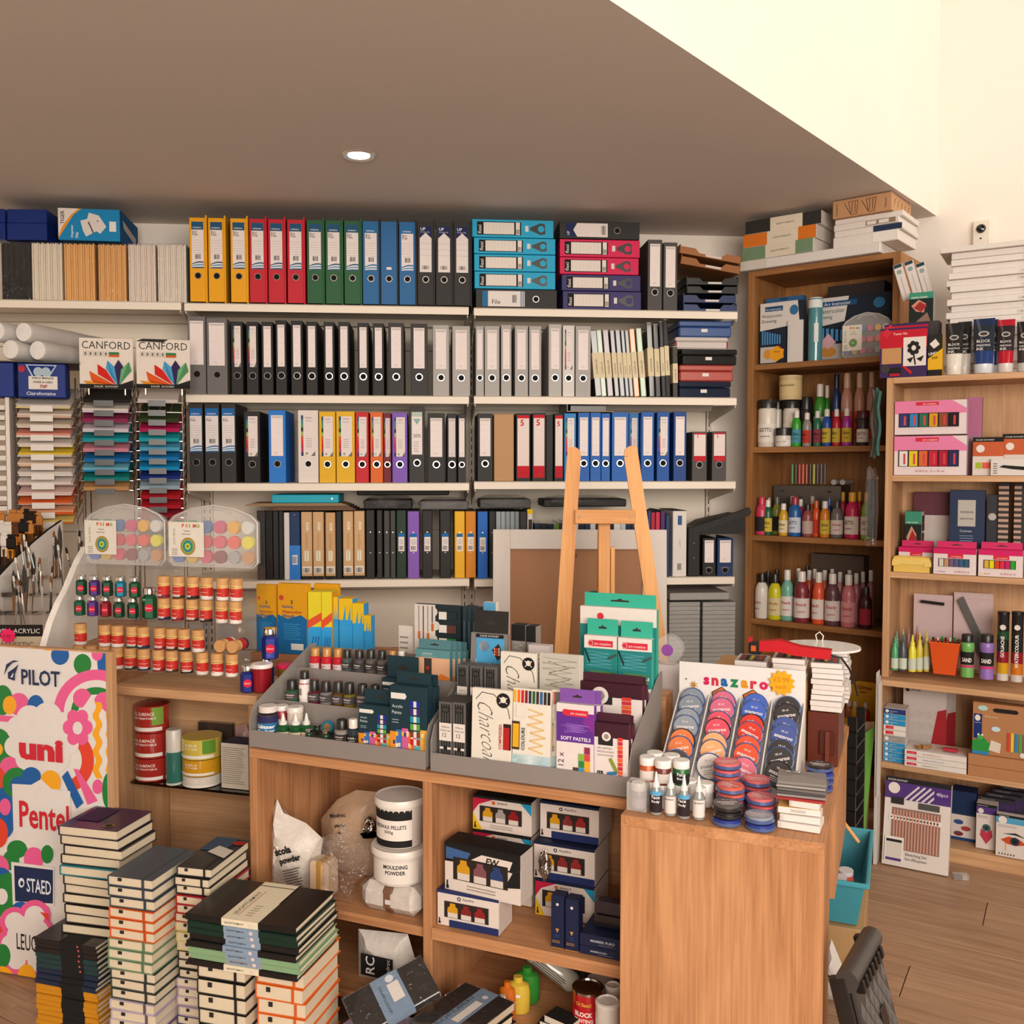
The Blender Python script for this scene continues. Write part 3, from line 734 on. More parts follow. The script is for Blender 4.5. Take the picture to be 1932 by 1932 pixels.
row4=[('b',500,552,772,'3b3b3c','p','clear grey plastic pocket file'),('b',556,600,772,'2b2a2a','p','dark plastic pocket file'),('b',604,640,772,'242221','n','black slim binder'),('b',642,672,772,'1f1d1c','n','black slim binder'),('b',676,711,780,'d9d4d0','n','white slim binder'),('b',713,780,776,'12335f','navy','navy and bright blue binder'),('b',788,858,776,'cda678','eco','kraft card binder'),('b',864,934,776,'cda678','eco','kraft card binder'),('b',946,1010,780,'c79f70','eco','kraft card binder'),('b',1015,1052,776,'1b1918','n','black slim binder'),('b',1060,1126,772,'cda678','eco','kraft card binder'),('b',1132,1200,770,'cda678','eco','kraft card binder'),('b',1210,1266,768,'211e1d','r','black ring binder'),('b',1280,1316,768,'262423','r','black ring binder'),('b',1326,1364,770,'3c3a39','r','charcoal ring binder'),('b',1368,1402,770,'3c3a39','r','charcoal ring binder'),('b',1408,1472,768,'12301f','init','dark green ring binder'),('b',1480,1556,772,'8257b4','init','purple ring binder'),('b',1576,1642,770,'1b1918','init','black labelled ring binder'),('b',1690,1760,770,'1b1918','init','black labelled ring binder'),('b',1786,1852,772,'e8ae10','init','yellow ring binder'),('b',1858,1924,772,'d4820f','init','orange ring binder'),('c',142,208,774,'1764c0','init','blue ring binder'),('c',216,258,774,'1c1a19','r','black ring binder'),('c',262,292,774,'9aa2a6','n','pale grey slim binder'),('c',294,322,774,'9aa2a6','n','pale grey slim binder'),('c',324,352,774,'8d9599','n','pale grey slim binder'),('c',354,382,774,'8d9599','n','pale grey slim binder'),('c',384,412,774,'7d8588','n','pale grey slim binder'),('c',416,462,776,'252322','n','black slim binder'),('c',466,500,762,'d8d2c8','yt','white binder with yellow top label'),('c',1250,1268,770,'274a80','n','dark blue slim folder'),('c',1270,1296,780,'b02038','n','red slim folder'),('c',1300,1328,778,'c0304a','n','red slim folder'),('c',1332,1362,770,'4a2458','n','dark purple slim folder'),('c',1366,1392,795,'223a66','n','dark blue slim folder'),('c',1412,1502,770,'ddd6cf','wb','thick white binder'),('c',1512,1590,880,'1b1918','r','thick black ring binder')]
cnt={}
for bay,x0,x1,yt,col,st,nm in row4:
 X=X2 if bay=='b' else X3;z=z4b if bay=='b' else z4c
 a=BW.hit(X(x0),1030,.012)[0];w=BW.hit(X(x1),1030,.012)[0]-a;h=BW.hit(X((x0+x1)/2),Y4(yt),.012)[1]-z
 j=cnt.get(nm,0);cnt[nm]=j+1
 if st=='navy':
  ps=ringb(w,h,.25,col,None,rings=(.95,));q=B('plastic');q.box(-.0005,w+.0005,-.001,.05,.0,h*.5,'1e78d0');q.on(FRONT(-.001));q.rect(w*.25,h*.22,w*.75,h*.36,'e4dfda');q.bars(w*.3,h*.24,w*.7,h*.34,6);ps.append(('sleeve',q))
 elif st=='wb':
  ps=ringb(w,h,.26,col,None,rings=());q=B('paper');q.on(FRONT(-.0003));q.rect(w*.35,h*.78,w*.65,h*.92,'3a5a86');q.text('ring binder',w*.58,h*.45,h*.24,w*.12,'8a8480',rot=90);q.bars(w*.35,h*.1,w*.65,h*.2,6);ps.append(('label',q))
 elif st=='yt':
  ps=ringb(w,h,.25,col,None,rings=());q=B('paper');q.on(FRONT(-.0003));q.rect(0,h*.93,w,h,'e8c010');q.rect(w*.2,h*.6,w*.9,h*.85,'3a3634');ps.append(('label',q))
 else:ps=ringb(w,h,.25,col,st,rings=(.38,.68)if st in('r','init')else(),fin='gloss' if st=='p' else 'board')
 many=sum(1 for r_ in row4 if r_[6]==nm)>1
 thing('ring_binder',nm+(f', {nth(j)} such from the left on the lowest full shelf' if many else ' on the lowest full shelf'),'binder',ps,BW.M(a,.012,z),'binders on the lowest full shelf')
for x0,x1,col,nm in((1606,1690,'191716','small black file with white label beside a small blue one'),(1702,1804,'15305e','small blue file with white label at the right end of its shelf')):
 a,w,h=spot(BW,X3(x0),X3(x1),Y4(950),z4c)
 thing('lever_arch_file',nm,'file',lever(w,h,.25,col,sty='white',lz=(.36,.94),hole=.16),BW.M(a,.012,z4c),'small files on the lowest full shelf')
def ztop(x,y,off=.02):return BW.hit(x,y,off)[1]
a=BW.hit(X2(595),960,.02)[0];w=BW.hit(X2(1032),960,.02)[0]-a;z0=ztop(X2(800),Y4(722));h=ztop(X2(800),Y4(668))-z0
c=B('board');c.box(0,w,0,.26,0,h,'18a6c0',b=.003);m=B('chrome');m.on(FRONT(-.0005));m.disc(w*.09,h*.5,.004,'d8d2ca',n=10);m.disc(w*.9,h*.5,.004,'d8d2ca',n=10)
thing('ring_binder','turquoise ring binder lying flat on cardboard above kraft binders','binder',[('cover',c),('rivet',m)],BW.M(a,.02,z0))
for j,(x0,x1,y0,y1,col)in enumerate(((590,1140,742,770,'6b4a34'),(420,1090,724,741,'9a7a58'))):
 a=BW.hit(X2(x0),955,.0)[0];w=BW.hit(X2(x1),955,.0)[0]-a;z0=ztop(X2(800),Y4(y1),0);h=ztop(X2(800),Y4(y0),0)-z0
 c=B('board')
 for k in range(3):c.box(.01*k,w-.012*k,.006*k,.25,h*k/3,h*(k+.9)/3,col)
 thing('card_folders',('dark' if j==0 else 'pale')+' brown card folders lying flat above the kraft binders','folders',[('sheets',c)],BW.M(a,.0,z0))
def sack(pts,d,col,fin,seed,amp=.006):
 """a limp bag: outline (local x,z), puffed in depth with creases"""
 r=random.Random(seed);q=B(fin);n=len(pts);cx=sum(p[0]for p in pts)/n;cz=sum(p[1]for p in pts)/n
 rings=[]
 for k,t in enumerate((0,.25,.5,.72,.9,1.0)):
  row=[]
  for x,z in pts:
   f=1-t*.96;y=-d*math.sin(t*math.pi/2)*.5
   row.append((cx+(x-cx)*f+r.uniform(-amp,amp)*(t>0),y+r.uniform(-amp,amp)*.6*(t>0),max(.0,cz+(z-cz)*f+r.uniform(-amp,amp)*(t>0))))
  row.append(row[0]);rings.append(row)
 q.sheet(rings,col)
 q.sheet([[(x,-y,z)for x,y,z in rr_]for rr_ in rings][::-1],col);return q
def crumple(w,d,h,col,fin,seed,n=9,m=6,amp=.12):
 """a soft wrapped packet: a box-like shell pushed about"""
 r=random.Random(seed);q=B(fin)
 ring=[]
 for i in range(n):
  t=i/(n-1);row=[]
  for j in range(m*2):
   a=2*math.pi*j/(m*2)
   e=.55
   cy=math.copysign(abs(math.cos(a))**e,math.cos(a));cz=math.copysign(abs(math.sin(a))**e,math.sin(a))
   k=(1-.75*abs(2*t-1)**6)*(1+r.uniform(-amp,amp))
   row.append((w*t+r.uniform(-.3,.3)*w/n*.4,d/2+cy*d/2*k,max(0.0,h/2+cz*h/2*k)))
  row.append(row[0]);ring.append(row)
 q.sheet(ring,col)
 q.add(ring[0][:-1],[tuple(range(m*2))],col);q.add(ring[-1][:-1],[tuple(range(m*2))[::-1]],col)
 return q
for x0,x1,y0,y1,X,lab,col in((1178,1525,680,766,X2,'black folders in crinkled film above the ring binders','1d1b1a'),(1545,1890,690,770,X2,'grey folders in shiny crinkled film in the middle of the shelf','5c5a58'),(140,505,676,762,X3,'grey wrapped folders above the pale slim binders','464443'),(555,1130,680,750,X3,'black folders in shiny film behind the easel','161413')):
 a=BW.hit(X(x0),955,.02)[0];w=BW.hit(X(x1),955,.02)[0]-a;z0=ztop(X((x0+x1)/2),Y4(y1));h=ztop(X((x0+x1)/2),Y4(y0))-z0
 c=B('board');c.box(.012,w-.012,.02,.24,.002,h*.75,col,b=.004)
 thing('wrapped_folders',lab,'folders',[('folders',c),('clear_wrap',crumple(w,.26,h,'','film',x0))],BW.M(a,.01,z0),'wrapped folders on the lowest full shelf')
a=BW.hit(X2(1150),935,.12)[0];w=BW.hit(X2(1750),935,.12)[0]-a;z0=ztop(X2(1400),Y4(672),.12)
c=B('board');c.box(0,w,0,.2,0,.03,'141211',b=.004);c.box(w*.3,w*.8,.0,.2,.03,.04,'1a1817',b=.003)
thing('black_folder','black plastic folders lying at the back under the third shelf','folders',[('folder',c)],BW.M(a,.12,z0))
rr=random.Random(5)
x=512;k_=0
while x<1208:
 wz=rr.uniform(32,44);a=BW.hit(X3(x),1000,.03)[0];w=BW.hit(X3(x+wz),1000,.03)[0]-a-.001
 h=BW.hit(X3(x),Y4(rr.uniform(835,860)),.03)[1]-z4c
 cc_,cn_=rr.choice([('23364c','slate'),('16273a','navy'),('c9ccd0','pale grey'),('2c2a29','black'),('dfe0e0','white'),('16324a','dark blue'),('5d7a34','green'),('232c38','charcoal')])
 c=B('gloss');c.box(0,w,0,.24,0,h,cc_,b=.001)
 M=BW.M(a,.03,z4c)
 thing('slim_folder',f'slim {cn_} folder, {nth(k_)} from left in the row behind the canvas','folder',[('folder',c)],M,'slim folders hidden behind the canvas')
 x+=wz+1;k_+=1
a=BW.hit(X3(1520),1010,.02)[0];z0=ztop(X3(1700),Y4(942));
c=B('board');c.prism([(0,0),(.22,.0),(.22,.09),(.06,.055),(0,.02)],0,.24,'191716','y');c.prism([(-.02,.03),(.24,.12),(.25,.10),(.24,.085),(-.02,.0)],-.01,.02,'211e1d','y')
thing('magazine_file','black card magazine file lying tilted above the small files','magazine file',[('case',c)],BW.M(a+.035,.02,z0+.012))
# left bay: packs, boxes, rolls, paper racks, brush stands
X1,Y1=mm(0,.2588),mm(370,.2588)
za=SHZ['a'][0]
packz=[]
for j,(x0,x1,yt,col,c2,lab)in enumerate(((4,218,335,'1b1918','0f0e0d','shrink-wrapped pack of black boards at far left of shelf'),(226,448,335,'e6dac6','a99d8c','shrink-wrapped pack of cream exercise books next to the black pack'),(462,686,340,'e8b068','b9854a','shrink-wrapped pack of orange-buff books, left of two'),(712,914,345,'e6ae6a','b9854a','shrink-wrapped pack of orange-buff books, right of two'),(932,1130,345,'e8d8ca','ab9f92','shrink-wrapped pack of pinkish white books'),(1146,1354,345,'e5dacb','ab9f92','shrink-wrapped pack of off-white books next to yellow files'))):
 a,w,h=spot(BW,X1(x0),X1(x1),Y1(yt),za,ym=Y1(540))
 c=B('paper');n=18
 for k in range(n):
  p=w/n;c.box(k*p+.0004,(k+1)*p-.0012,.004+.003*math.sin(k*1.7),.22,.001,h*(.985+.01*math.sin(k*2.3)),{'f':col,'':col},)
 bk=B('paper');bk.box(.001,w-.001,.016,.21,.0012,h*.96,c2)
 f=B('film');f.box(-.001,w+.001,-.002,.225,.0005,h*1.003,'')
 o=thing('book_pack',lab,'pack',[('books',c),('core',bk),('clear_wrap',f)],BW.M(a,.02,za),'shrink-wrapped packs on the left shelf')
 o.children[0]['kind']='stuff'
 packz.append(za+h+.002)
zt=max(packz)+.001
def carton(w,d,h,col,fin='board',b=.001):
 c=B(fin);c.box(0,w,0,d,0,h,col,b=b);return c
for x0,x1,lab in((-60,38,'dark blue document box at the very left above the black pack'),(50,345,'dark blue document box on the black and cream packs')):
 a=BW.hit(X1(x0),425,.02)[0];w=BW.hit(X1(x1),425,.02)[0]-a;h=BW.hit(X1(200),Y1(98),.02)[1]-zt
 q=B('plastic');q.box(0,w,0,.26,h*.55,h,'0d2c78',b=.003)
 thing('document_box',lab,'document box',[('base',carton(w,.258,h*.545,'0d2c78','plastic')),('lid',q)],BW.M(a,.02,zt,-2),'dark blue boxes on the packs')
a=BW.hit(X1(418),425,-.01)[0];w=BW.hit(X1(862),425,-.01)[0]-a;h=BW.hit(X1(600),Y1(84),0)[1]-zt-.004
q=B('paper');q.on(FRONT(-.0006));B_='1a86bd'
q.rect(0,0,w,h,B_);q.poly([(0,h),(w*.38,h),(w*.25,h*.8),(w*.1,h*.35),(0,.005)],'e79a2c');q.poly([(0,h),(w*.33,h),(w*.2,h*.78),(w*.06,h*.4),(0,h*.1)],'e3d9d2')
q.text('TIGER',w*.1,h*.5,h*.42,w*.07,'2a2220',rot=90,bold=.015);q.text('Organiser',w*.25,h*.08,h*.6,w*.05,'f2f2f2',rot=90,bold=.01);q.text('File',w*.325,h*.08,h*.24,w*.05,'f2f2f2',rot=90,bold=.01)
q.poly([(w*.4,h*.3),(w*.36,h*.62),(w*.47,h*.68),(w*.5,h*.88),(w*.66,h*.8),(w*.78,h*.45),(w*.68,h*.22),(w*.62,h*.3),(w*.45,h*.12)],'dcd5cf');q.poly([(w*.5,h*.6),(w*.58,h*.25),(w*.56,h*.22),(w*.48,h*.58)],'5d554e');q.disc(w*.64,h*.62,w*.012,'3a3330',n=8)
q.rect(w*.83,h*.3,w*.94,h*.62,'e8e2dc');q.bars(w*.84,h*.33,w*.93,h*.6,7)
q2=B('paper');q2.on(RIGHT(w+.0006));q2.rect(0,0,.3,h,'0f5f96');q2.poly([(.04,h*.75),(.26,h*.55),(.26,h*.3),(.06,h*.5)],'d9d0ca')
thing('organiser_box','blue and white organiser file box with drawing, on the packs','box',[('carton',carton(w,.3,h,'0f5f96')),('front_print',q),('side_print',q2)],BW.M(a,.0,zt,3))
PR=Frame(*atY(200,800,3.86).to_2d(),15)
def tray_rack(x0,x1,y0,sheets,pitch,lab,holder,sign=True):
 a=PR.hit(x0,800,0)[0];w=PR.hit(x1,800,0)[0]-a
 ztop_=PR.hit((x0+x1)/2,y0,0)[1]
 n=len(sheets);tilt=math.radians(21);dep=.225;rise=dep*math.tan(tilt)
 zb=ztop_-(n+1)*pitch
 fr=B('chrome')
 parts=[]
 for x in(0,w):
  for y in(.03,dep*.95):
   f=B('chrome');f.tube([(x,y,zb-.55),(x,y,ztop_+rise)],.003,'cfc8c0',6);parts.append(('upright',f))
 for k in range(n):
  t=B('chrome');z=ztop_-(k+1)*pitch
  P=[(0,0,z),(w,0,z),(w,dep,z+rise),(0,dep,z+rise)]
  t.tube(P,.0022,'c9c2ba',5,closed=True)
  for u in(.25,.5,.75):t.tube([(w*u,0,z),(w*u,dep,z+rise)],.0016,'c9c2ba',4)
  hb=B('plastic');hb.on(((0,-.006,0),(1,0,0),(0,0,1)))
  hb.box(w*.28,w*.66,-.030,-.027,z-.016,z+.008,holder)
  parts.append(('tray',t,[('label_holder',hb)]))
 thing('paper_rack',lab,'rack',parts,PR.M(a,0,0),'racks of coloured paper')
 for k,s in enumerate(sheets):
  if not s:continue
  cols,nm=s;z=ztop_-(k+1)*pitch+.0045
  c=B('paper');hh=pitch*.42/len(cols);rr2=random.Random(k*7+int(x0))
  for i,cc in enumerate(cols):
   dx,dy=rr2.uniform(-.004,.004),rr2.uniform(-.006,.004)
   c.box(.011+dx,w-.011+dx,-.014+dy,.205+dy,i*hh,(i+.92)*hh,cc)
  M=PR.M(a,0,z)@Matrix.Rotation(tilt,4,'X')
  thing('paper_stack',nm,'paper',[('sheets',c)],M,'coloured paper stacks in the racks')
def S(c,n,*w):return((c,)if isinstance(c,str)else tuple(c),n)
L1='in the cream-paper rack'
r1=[S(('d9c27a','cfc5bb','bdb3aa'),'pale yellow and grey paper at the top of the left rack'),S(('cfae98','d6c8ba'),'buff paper, second tray of the left rack'),S(('d6cabc','c4b4a2'),'cream paper, third tray of the left rack'),S(('d9cfc4','d98b78'),'paper with a salmon top sheet in the left rack'),S(('e0cfc0','cfc4ba'),'cream paper under the salmon sheets in the left rack'),S(('c4bcb4','dcbf3a'),'grey paper with bright yellow sheets in the left rack'),S(('d8b08c','dcc8b4'),'peach paper in the left rack'),S(('dcd4cc','cfc6be'),'white paper in the middle of the left rack'),S(('d9c0b8','e0d4cc'),'pale pink paper in the left rack'),S(('d9c8c0','d8b8b0'),'blush pink paper in the left rack'),S(('d8c4b4','d9622c'),'cream paper over orange in the left rack'),S(('d96428','dca07c'),'bright orange paper in the left rack'),S(('d8742c','d9c06a'),'amber paper near the bottom of the left rack')]
tray_rack(28,141,752,r1,.0385,'paper rack with white label holders at far left','d9d0c8')
r2=[S('211e1d','black card at the top of the middle rack'),S(('cfc5d2','d9cfc4'),'pale lilac paper in the middle rack'),S('8a2c52','burgundy card in the middle rack'),S('cabfca','pale lilac card under the burgundy card'),S('16939c','turquoise card in the middle rack'),S('c77f8f','dusty pink card in the middle rack'),S('1568a4','blue card in the middle rack'),S(('1b86bb','6fb2c6'),'light blue over blue card in the middle rack'),S('0f7a78','teal card in the middle rack'),S('b98a58','kraft brown card low in the middle rack')]
tray_rack(152,249,742,r2,.0395,'paper rack with grey label holders under the left sign','2c2928')
r3=[S('c9c1ba','pale grey card at the top of the right rack'),None,S('2f4020','dark olive card in the right rack'),S('b01550','magenta card in the right rack'),S('149aa6','turquoise card in the right rack'),S('4d9cc0','light blue card in the right rack'),S('1272b0','mid blue card in the right rack'),S('0f86bb','bright blue card in the right rack'),S('152c74','navy card in the right rack'),S('8fa6b4','grey blue card in the right rack'),S('a81420','red card, upper of the red trays'),S('b0182a','red card under the upper red tray'),S('96202e','deep red card in the right rack'),S('c04a4a','coral card in the right rack'),S('14603a','green card near the bottom of the right rack'),S('0f5040','dark green card at the bottom of the right rack')]
tray_rack(257,343,742,r3,.0395,'paper rack with grey label holders under the right sign','2c2928')
a=PR.hit(-70,800,0)[0];w=PR.hit(10,800,0)[0]-a
parts=[]
for k in range(13):
 z=PR.hit(10,770+k*19,0)[1];t=B('paint');t.box(0,w,0,.28,z,z+.004,'d5ccc4');t.box(0,w,-.004,0,z-.008,z+.01,'ded6ce');parts.append(('tray',t))
for x in(-.012,w+.002):f=B('paint');f.box(x,x+.014,-.004,.28,.3,PR.hit(10,750,0)[1],'ded6ce');parts.append(('side_frame',f))
thing('paper_rack','white slotted paper rack cut off by the left edge','rack',parts,PR.M(a,0,0),'racks of coloured paper')
def canford(w,h):
 c=B('paper');c.box(0,w,0,.003,0,h,'e3d8cc')
 q=B('paper');q.on(FRONT(-.0004))
 q.text('CANFORD',w*.05,h*.79,w*.9,h*.15,'231f1e',fit=True,bold=-.005)
 for i in range(5):q.rect(w*(.07+i*.095),h*.64,w*(.155+i*.095),h*.74,'cfc4b8');q.rect(w*(.10+i*.095),h*.665,w*(.125+i*.095),h*.715,'55504c')
 q.rect(w*.55,h*.68,w*.74,h*.73,'2d7a4a');q.rect(w*.55,h*.635,w*.74,h*.68,'cf5a22')
 for col,P in(('d98d20',((610,1345),(680,1350),(840,1378),(640,1372))),('d9561c',((655,1275),(715,1308),(845,1376),(668,1338))),('c04410',((668,1338),(845,1376),(690,1360))),('cc2018',((715,1225),(775,1265),(852,1376),(718,1298))),('4c9cc8',((788,1198),(838,1242),(860,1376),(775,1255))),('3580b4',((788,1198),(860,1376),(812,1310))),('2f2450',((868,1190),(902,1238),(880,1376),(860,1376),(838,1240))),('6aa874',((945,1203),(964,1268),(872,1372),(886,1262))),('4f8a5c',((945,1203),(872,1372),(915,1320),(964,1268)))):
  q.poly([(w*(x-585)/390,h*(1400-y)/360)for x,y in P],col)
 q.rect(0,0,w,h*.085,'1a1716');q.poly([(w*.75,h*.085),(w,h*.085),(w,h*.18)],'23201e');q.text('DALER  ROWNEY',w*.27,h*.02,w*.48,h*.04,'d8d0c8')
 return[('board',c),('print',q)]
for x0,x1,y0,y1,lab in((151,252,638,733,'multicoloured paper-fan sign on the left rack'),(258,359,640,733,'multicoloured paper-fan sign with a dark torn corner, beside the files')):
 a=PR.hit(x0,690,.0)[0];w=PR.hit(x1,690,.0)[0]-a;z0=PR.hit(x0,y1,0)[1];h=PR.hit(x0,y0,0)[1]-z0
 ps=canford(w,h)
 if x0>200:q=B('paper');q.on(FRONT(-.004));q.poly([(0,h*.95),(w*.12,h*1.0),(w*.6,h*1.0),(w*.5,h*.94)],'2a2624');ps.append(('torn_tape',q))
 for u_ in(.15,.83):st=B('metal');st.box(w*u_,w*(u_+.02),.004,.007,-.025,h*.4,'b5aea6');ps.append(('stand_leg',st))
 thing('sign',lab,'sign',ps,PR.M(a,-.012,z0),'signs on the paper racks')
zr1=PR.hit(80,752,-.02)[1]
zb_=zr1+.003
for x0,x1,lab,pr in((-60,26,'blue display box at left edge above the rack',False),(33,124,'blue display box with white logo and a 70p card',True)):
 a=PR.hit(x0,715,-.02)[0];w=PR.hit(x1,715,-.02)[0]-a;h=PR.hit(80,686,-.02)[1]-zb_
 c=B('board');c.box(0,w,0,.09,0,h,'0d2b7a',b=.003)
 ps=[('box',c)]
 if pr:
  q=B('paper');q.on(FRONT(-.0005));q.poly([(w*.17,h*.96),(w*.82,h*.96),(w*.66,h*.6),(w*.3,h*.6)],'b8c4cf');q.poly([(w*.21,h*.93),(w*.78,h*.93),(w*.63,h*.62),(w*.33,h*.62)],'0d2b7a')
  q.disc(w*.43,h*.75,w*.1,'a9bcc8',ry=h*.14);q.disc(w*.59,h*.75,w*.1,'a9bcc8',ry=h*.14);q.text('Clairefontaine',w*.18,h*.07,w*.7,h*.1,'d9dfe8',bold=.01);q.disc(w*.09,h*.83,w*.07,'b5303c',ry=h*.1)
  q2=B('paper');q2.box(w*.23,w*.83,-.004,-.002,h*.24,h*.62,'e0d8d0');q2.on(FRONT(-.0043));q2.text('PARCH MARQUE',w*.31,h*.53,w*.44,h*.08,'1f1c1b',bold=.02);q2.text('PAPER & CARD',w*.33,h*.42,w*.4,h*.08,'1f1c1b',bold=.02);q2.text('70P',w*.46,h*.27,w*.16,h*.11,'a81a22',bold=.02)
  ps+=[('print',q),('price_card',q2)]
 thing('display_box',lab,'box',ps,PR.M(a,-.02,zb_),'blue boxes on the paper racks')
zb2=zb_+h+.002
a0=PR.hit(-70,675,-.03)[0];a1=PR.hit(150,680,-.03)[0]
c=B('board');c.box(0,a1-a0,0,.30,0,.004,'4a4846')
thing('board_sheet','dark board lying on the blue boxes under the clear rolls','board',[('board',c)],PR.M(a0,-.03,zb2))
zb3=zb2+.006
for j,(zx,zy,nm)in enumerate(((75,1080,'lower left'),(235,1105,'lower right'),(10,935,'upper left'),(175,960,'upper right'))):
 r=.0415
 a,z=PR.hit(X1(zx),Y1(zy),-.02);z=zb3+r+.002 if j<2 else zb3+r*2.72
 if j<2:a=PR.hit(X1(75),650,-.02)[0]+j*.097
 else:a=PR.hit(X1(75),650,-.02)[0]-.0485+(j-2)*.097
 q=B('milky');n=18
 q.lathe([(r*.35,0),(r*.9,.002),(r,.012),(r*.97,.12),(r,.25),(r*.96,.38),(r,.5),(r*.6,.51)],'',18,axis='y')
 s_=B('cloudy');s_.lathe([(r*.25,-.002),(r*.86,.0),(r*.88,.49),(r*.3,.5)],'ebe8e3',14,axis='y')
 thing('clear_roll',f'clear bubble-wrapped roll, {nm} of four above the blue box','roll',[('roll',s_),('clear_wrap',q)],PR.M(a,-.02,z,-28),'clear wrapped rolls')
# brush stands at the far left
def wpos(px,X):
 """depth of the point in a fore-and-aft plane at X seen at px"""
 return X*F/(px-CX)
q=B('oak_x');q.box(-2.5,-1.43,2.96,3.70,.0,.86,'',b=.002)
thing('low_cabinet','plain oak cabinet hidden behind the poster under the brush stands','cabinet',[('cabinet',q)],Matrix.Identity(4))
XA,XB=-1.75,-1.45
def panel(X,pts,edge,t=.012):
 q=B('paper');q.prism(pts,X-t,X,'eae4dc','x',side=edge);return q
A=[(3.0,.861),(3.0,.95),(3.12,1.03),(3.24,1.09),(3.35,1.14),(3.46,1.18),(3.58,1.22),(3.69,1.25),(3.69,.861)]
Bp=[(2.93,.861),(2.93,.90),(2.975,.965),(3.03,1.02),(3.086,1.06),(3.14,1.115),(3.18,1.15),(3.23,1.183),(3.30,1.19),(3.30,.861)]
blk=B('plastic')
for k in range(4):blk.box(-2.2,XA-.014,3.2+k*.12,3.31+k*.12,.862,.97+k*.05,'2a2522')
thing('brush_stand','brush display with a curved white side and black rim','display stand',[('side_panel',panel(XA,A,'171413')),('holder',blk)],Matrix.Identity(4),'brush stands')
bn=[]
for k in range(5):
 y=2.985+k*.075;z=.885+k*.05
 t=B('acrylic');t.box(XA+.01,XB-.016,y,y+.003,z-.02,z+.055,'');t.box(XA+.01,XB-.016,y+.003,y+.072,z-.022,z-.019,'')
 for i in range(7):x=XA+.012+i*(XB-XA-.03)/6;t.box(x-.001,x+.001,y+.004,y+.07,z-.018,z+.05,'')
 bn.append(('clear_bin',t))
sg=B('paper');sg.box(XA+.01,XB-.02,2.955,2.96,.862,.962,'b9aa90');sg.on(FRONT(2.9545));sg.rect(XA+.01,.925,XB-.02,.962,'191614');sg.text('WATERCOLOR & ACRYLIC',XA+.02,.935,XB-XA-.05,.016,'d8d0c4');sg.text('MAJESTIC',XB-.15,.885,.12,.022,'5b4a34')
thing('brush_stand','curved white brush display with a majestic sign and clear bins','display stand',[('side_panel',panel(XB,Bp,'f0eae2',.02)),('sign',sg)]+bn,Matrix.Identity(4),'brush stands')
st=B('paper');pts=[]
for i in range(24):a=math.pi*i/12;r_=.027 if i%2 else.020;pts.append((r_*math.cos(a),r_*math.sin(a)*.95))
st.prism(pts,-.001,0,'e0245e','y');st.on(FRONT(-.0014));st.text('3.95',-.014,-.006,.028,.01,'7a1236')
p=atY(15,1200,2.948)
thing('price_star','pink star-shaped price tag on the brush sign','price tag',[('tag',st)],Matrix.Translation(p))
def brush(L,r,hc,fc,bc,flat=1.0,bl=.03,fl=.035):
 h=B('gloss');h.tube([(0,0,0),(0,0,L*.3),(0,0,L*.7),(0,0,L-bl-fl)],[r*.35,r*.6,r*.9,r*.6],hc,6)
 f=B('chrome');f.box(-r*flat,r*flat,-r*.6,r*.6,L-bl-fl,L-bl,fc,b=r*.3)
 b_=B('paper');b_.box(-r*flat*1.05,r*flat*1.05,-r*.65,r*.65,L-bl,L-bl*.25,bc,b=r*.25);b_.box(-r*flat*.8,r*flat*.8,-r*.35,r*.35,L-bl*.25,L,bc,b=r*.2)
 return[('handle',h),('ferrule',f),('bristles',b_)]
rr=random.Random(12)
bcols=[('c48a3a','1c1614','dark-bristled'),('c89a4a','2a1a10','dark brown'),('b9803a','5a3418','brown-bristled'),('d8d2ca','d6cfc6','white-bristled'),('c08a3c','b9783a','tan-bristled')]
k=0
for row in range(4):
 for i in range(8):
  px=3+i*15+rr.uniform(-4,4)-row*5;py=962+row*22+rr.uniform(-6,6)
  Y=3.62-row*.12;p=atY(px,py,Y)
  if p.x>XA-.03:continue
  fc,bc,nm=bcols[rr.choice([0,0,1,2,3,4])]
  zb=.97+(3-row)*.05+.002
  L=max(.12,p.z-zb)
  thing('paint_brush',f'{nm} flat brush with gold ferrule, {nth(i)} from left in {ORD[row]} row','paint brush',brush(L,.009+rr.random()*.006,'4a2a14',fc,bc,1.3,.05,.04),Matrix.Translation((p.x,Y,zb))@Matrix.Rotation(rr.uniform(-.06,.06),4,'Y'),'large flat brushes at far left')
for j in range(24):
 k=rr.choice([0,1,1,2,2,3,3,4,4]);y=2.985+k*.075+.035;z=.885+k*.05-.018
 x=rr.uniform(XA+.02,XB-.04);L=rr.uniform(.11,.2)
 thing('paint_brush',f'thin brush in the clear bins, number {nth(j % 20)} from the {"front" if j < 20 else "back"} bin','paint brush',brush(L,.0035,rr.choice(['2a2624','56504a','8a847c','3a3430','b5aea4']),'c9c2ba',rr.choice(['3a2a1c','1a1614','d8d0c4','7a4a28']),1,.02,.025),Matrix.Translation((x,y,z))@Matrix.Rotation(rr.uniform(-.22,.22),4,'Y'),'thin brushes in the clear bins')
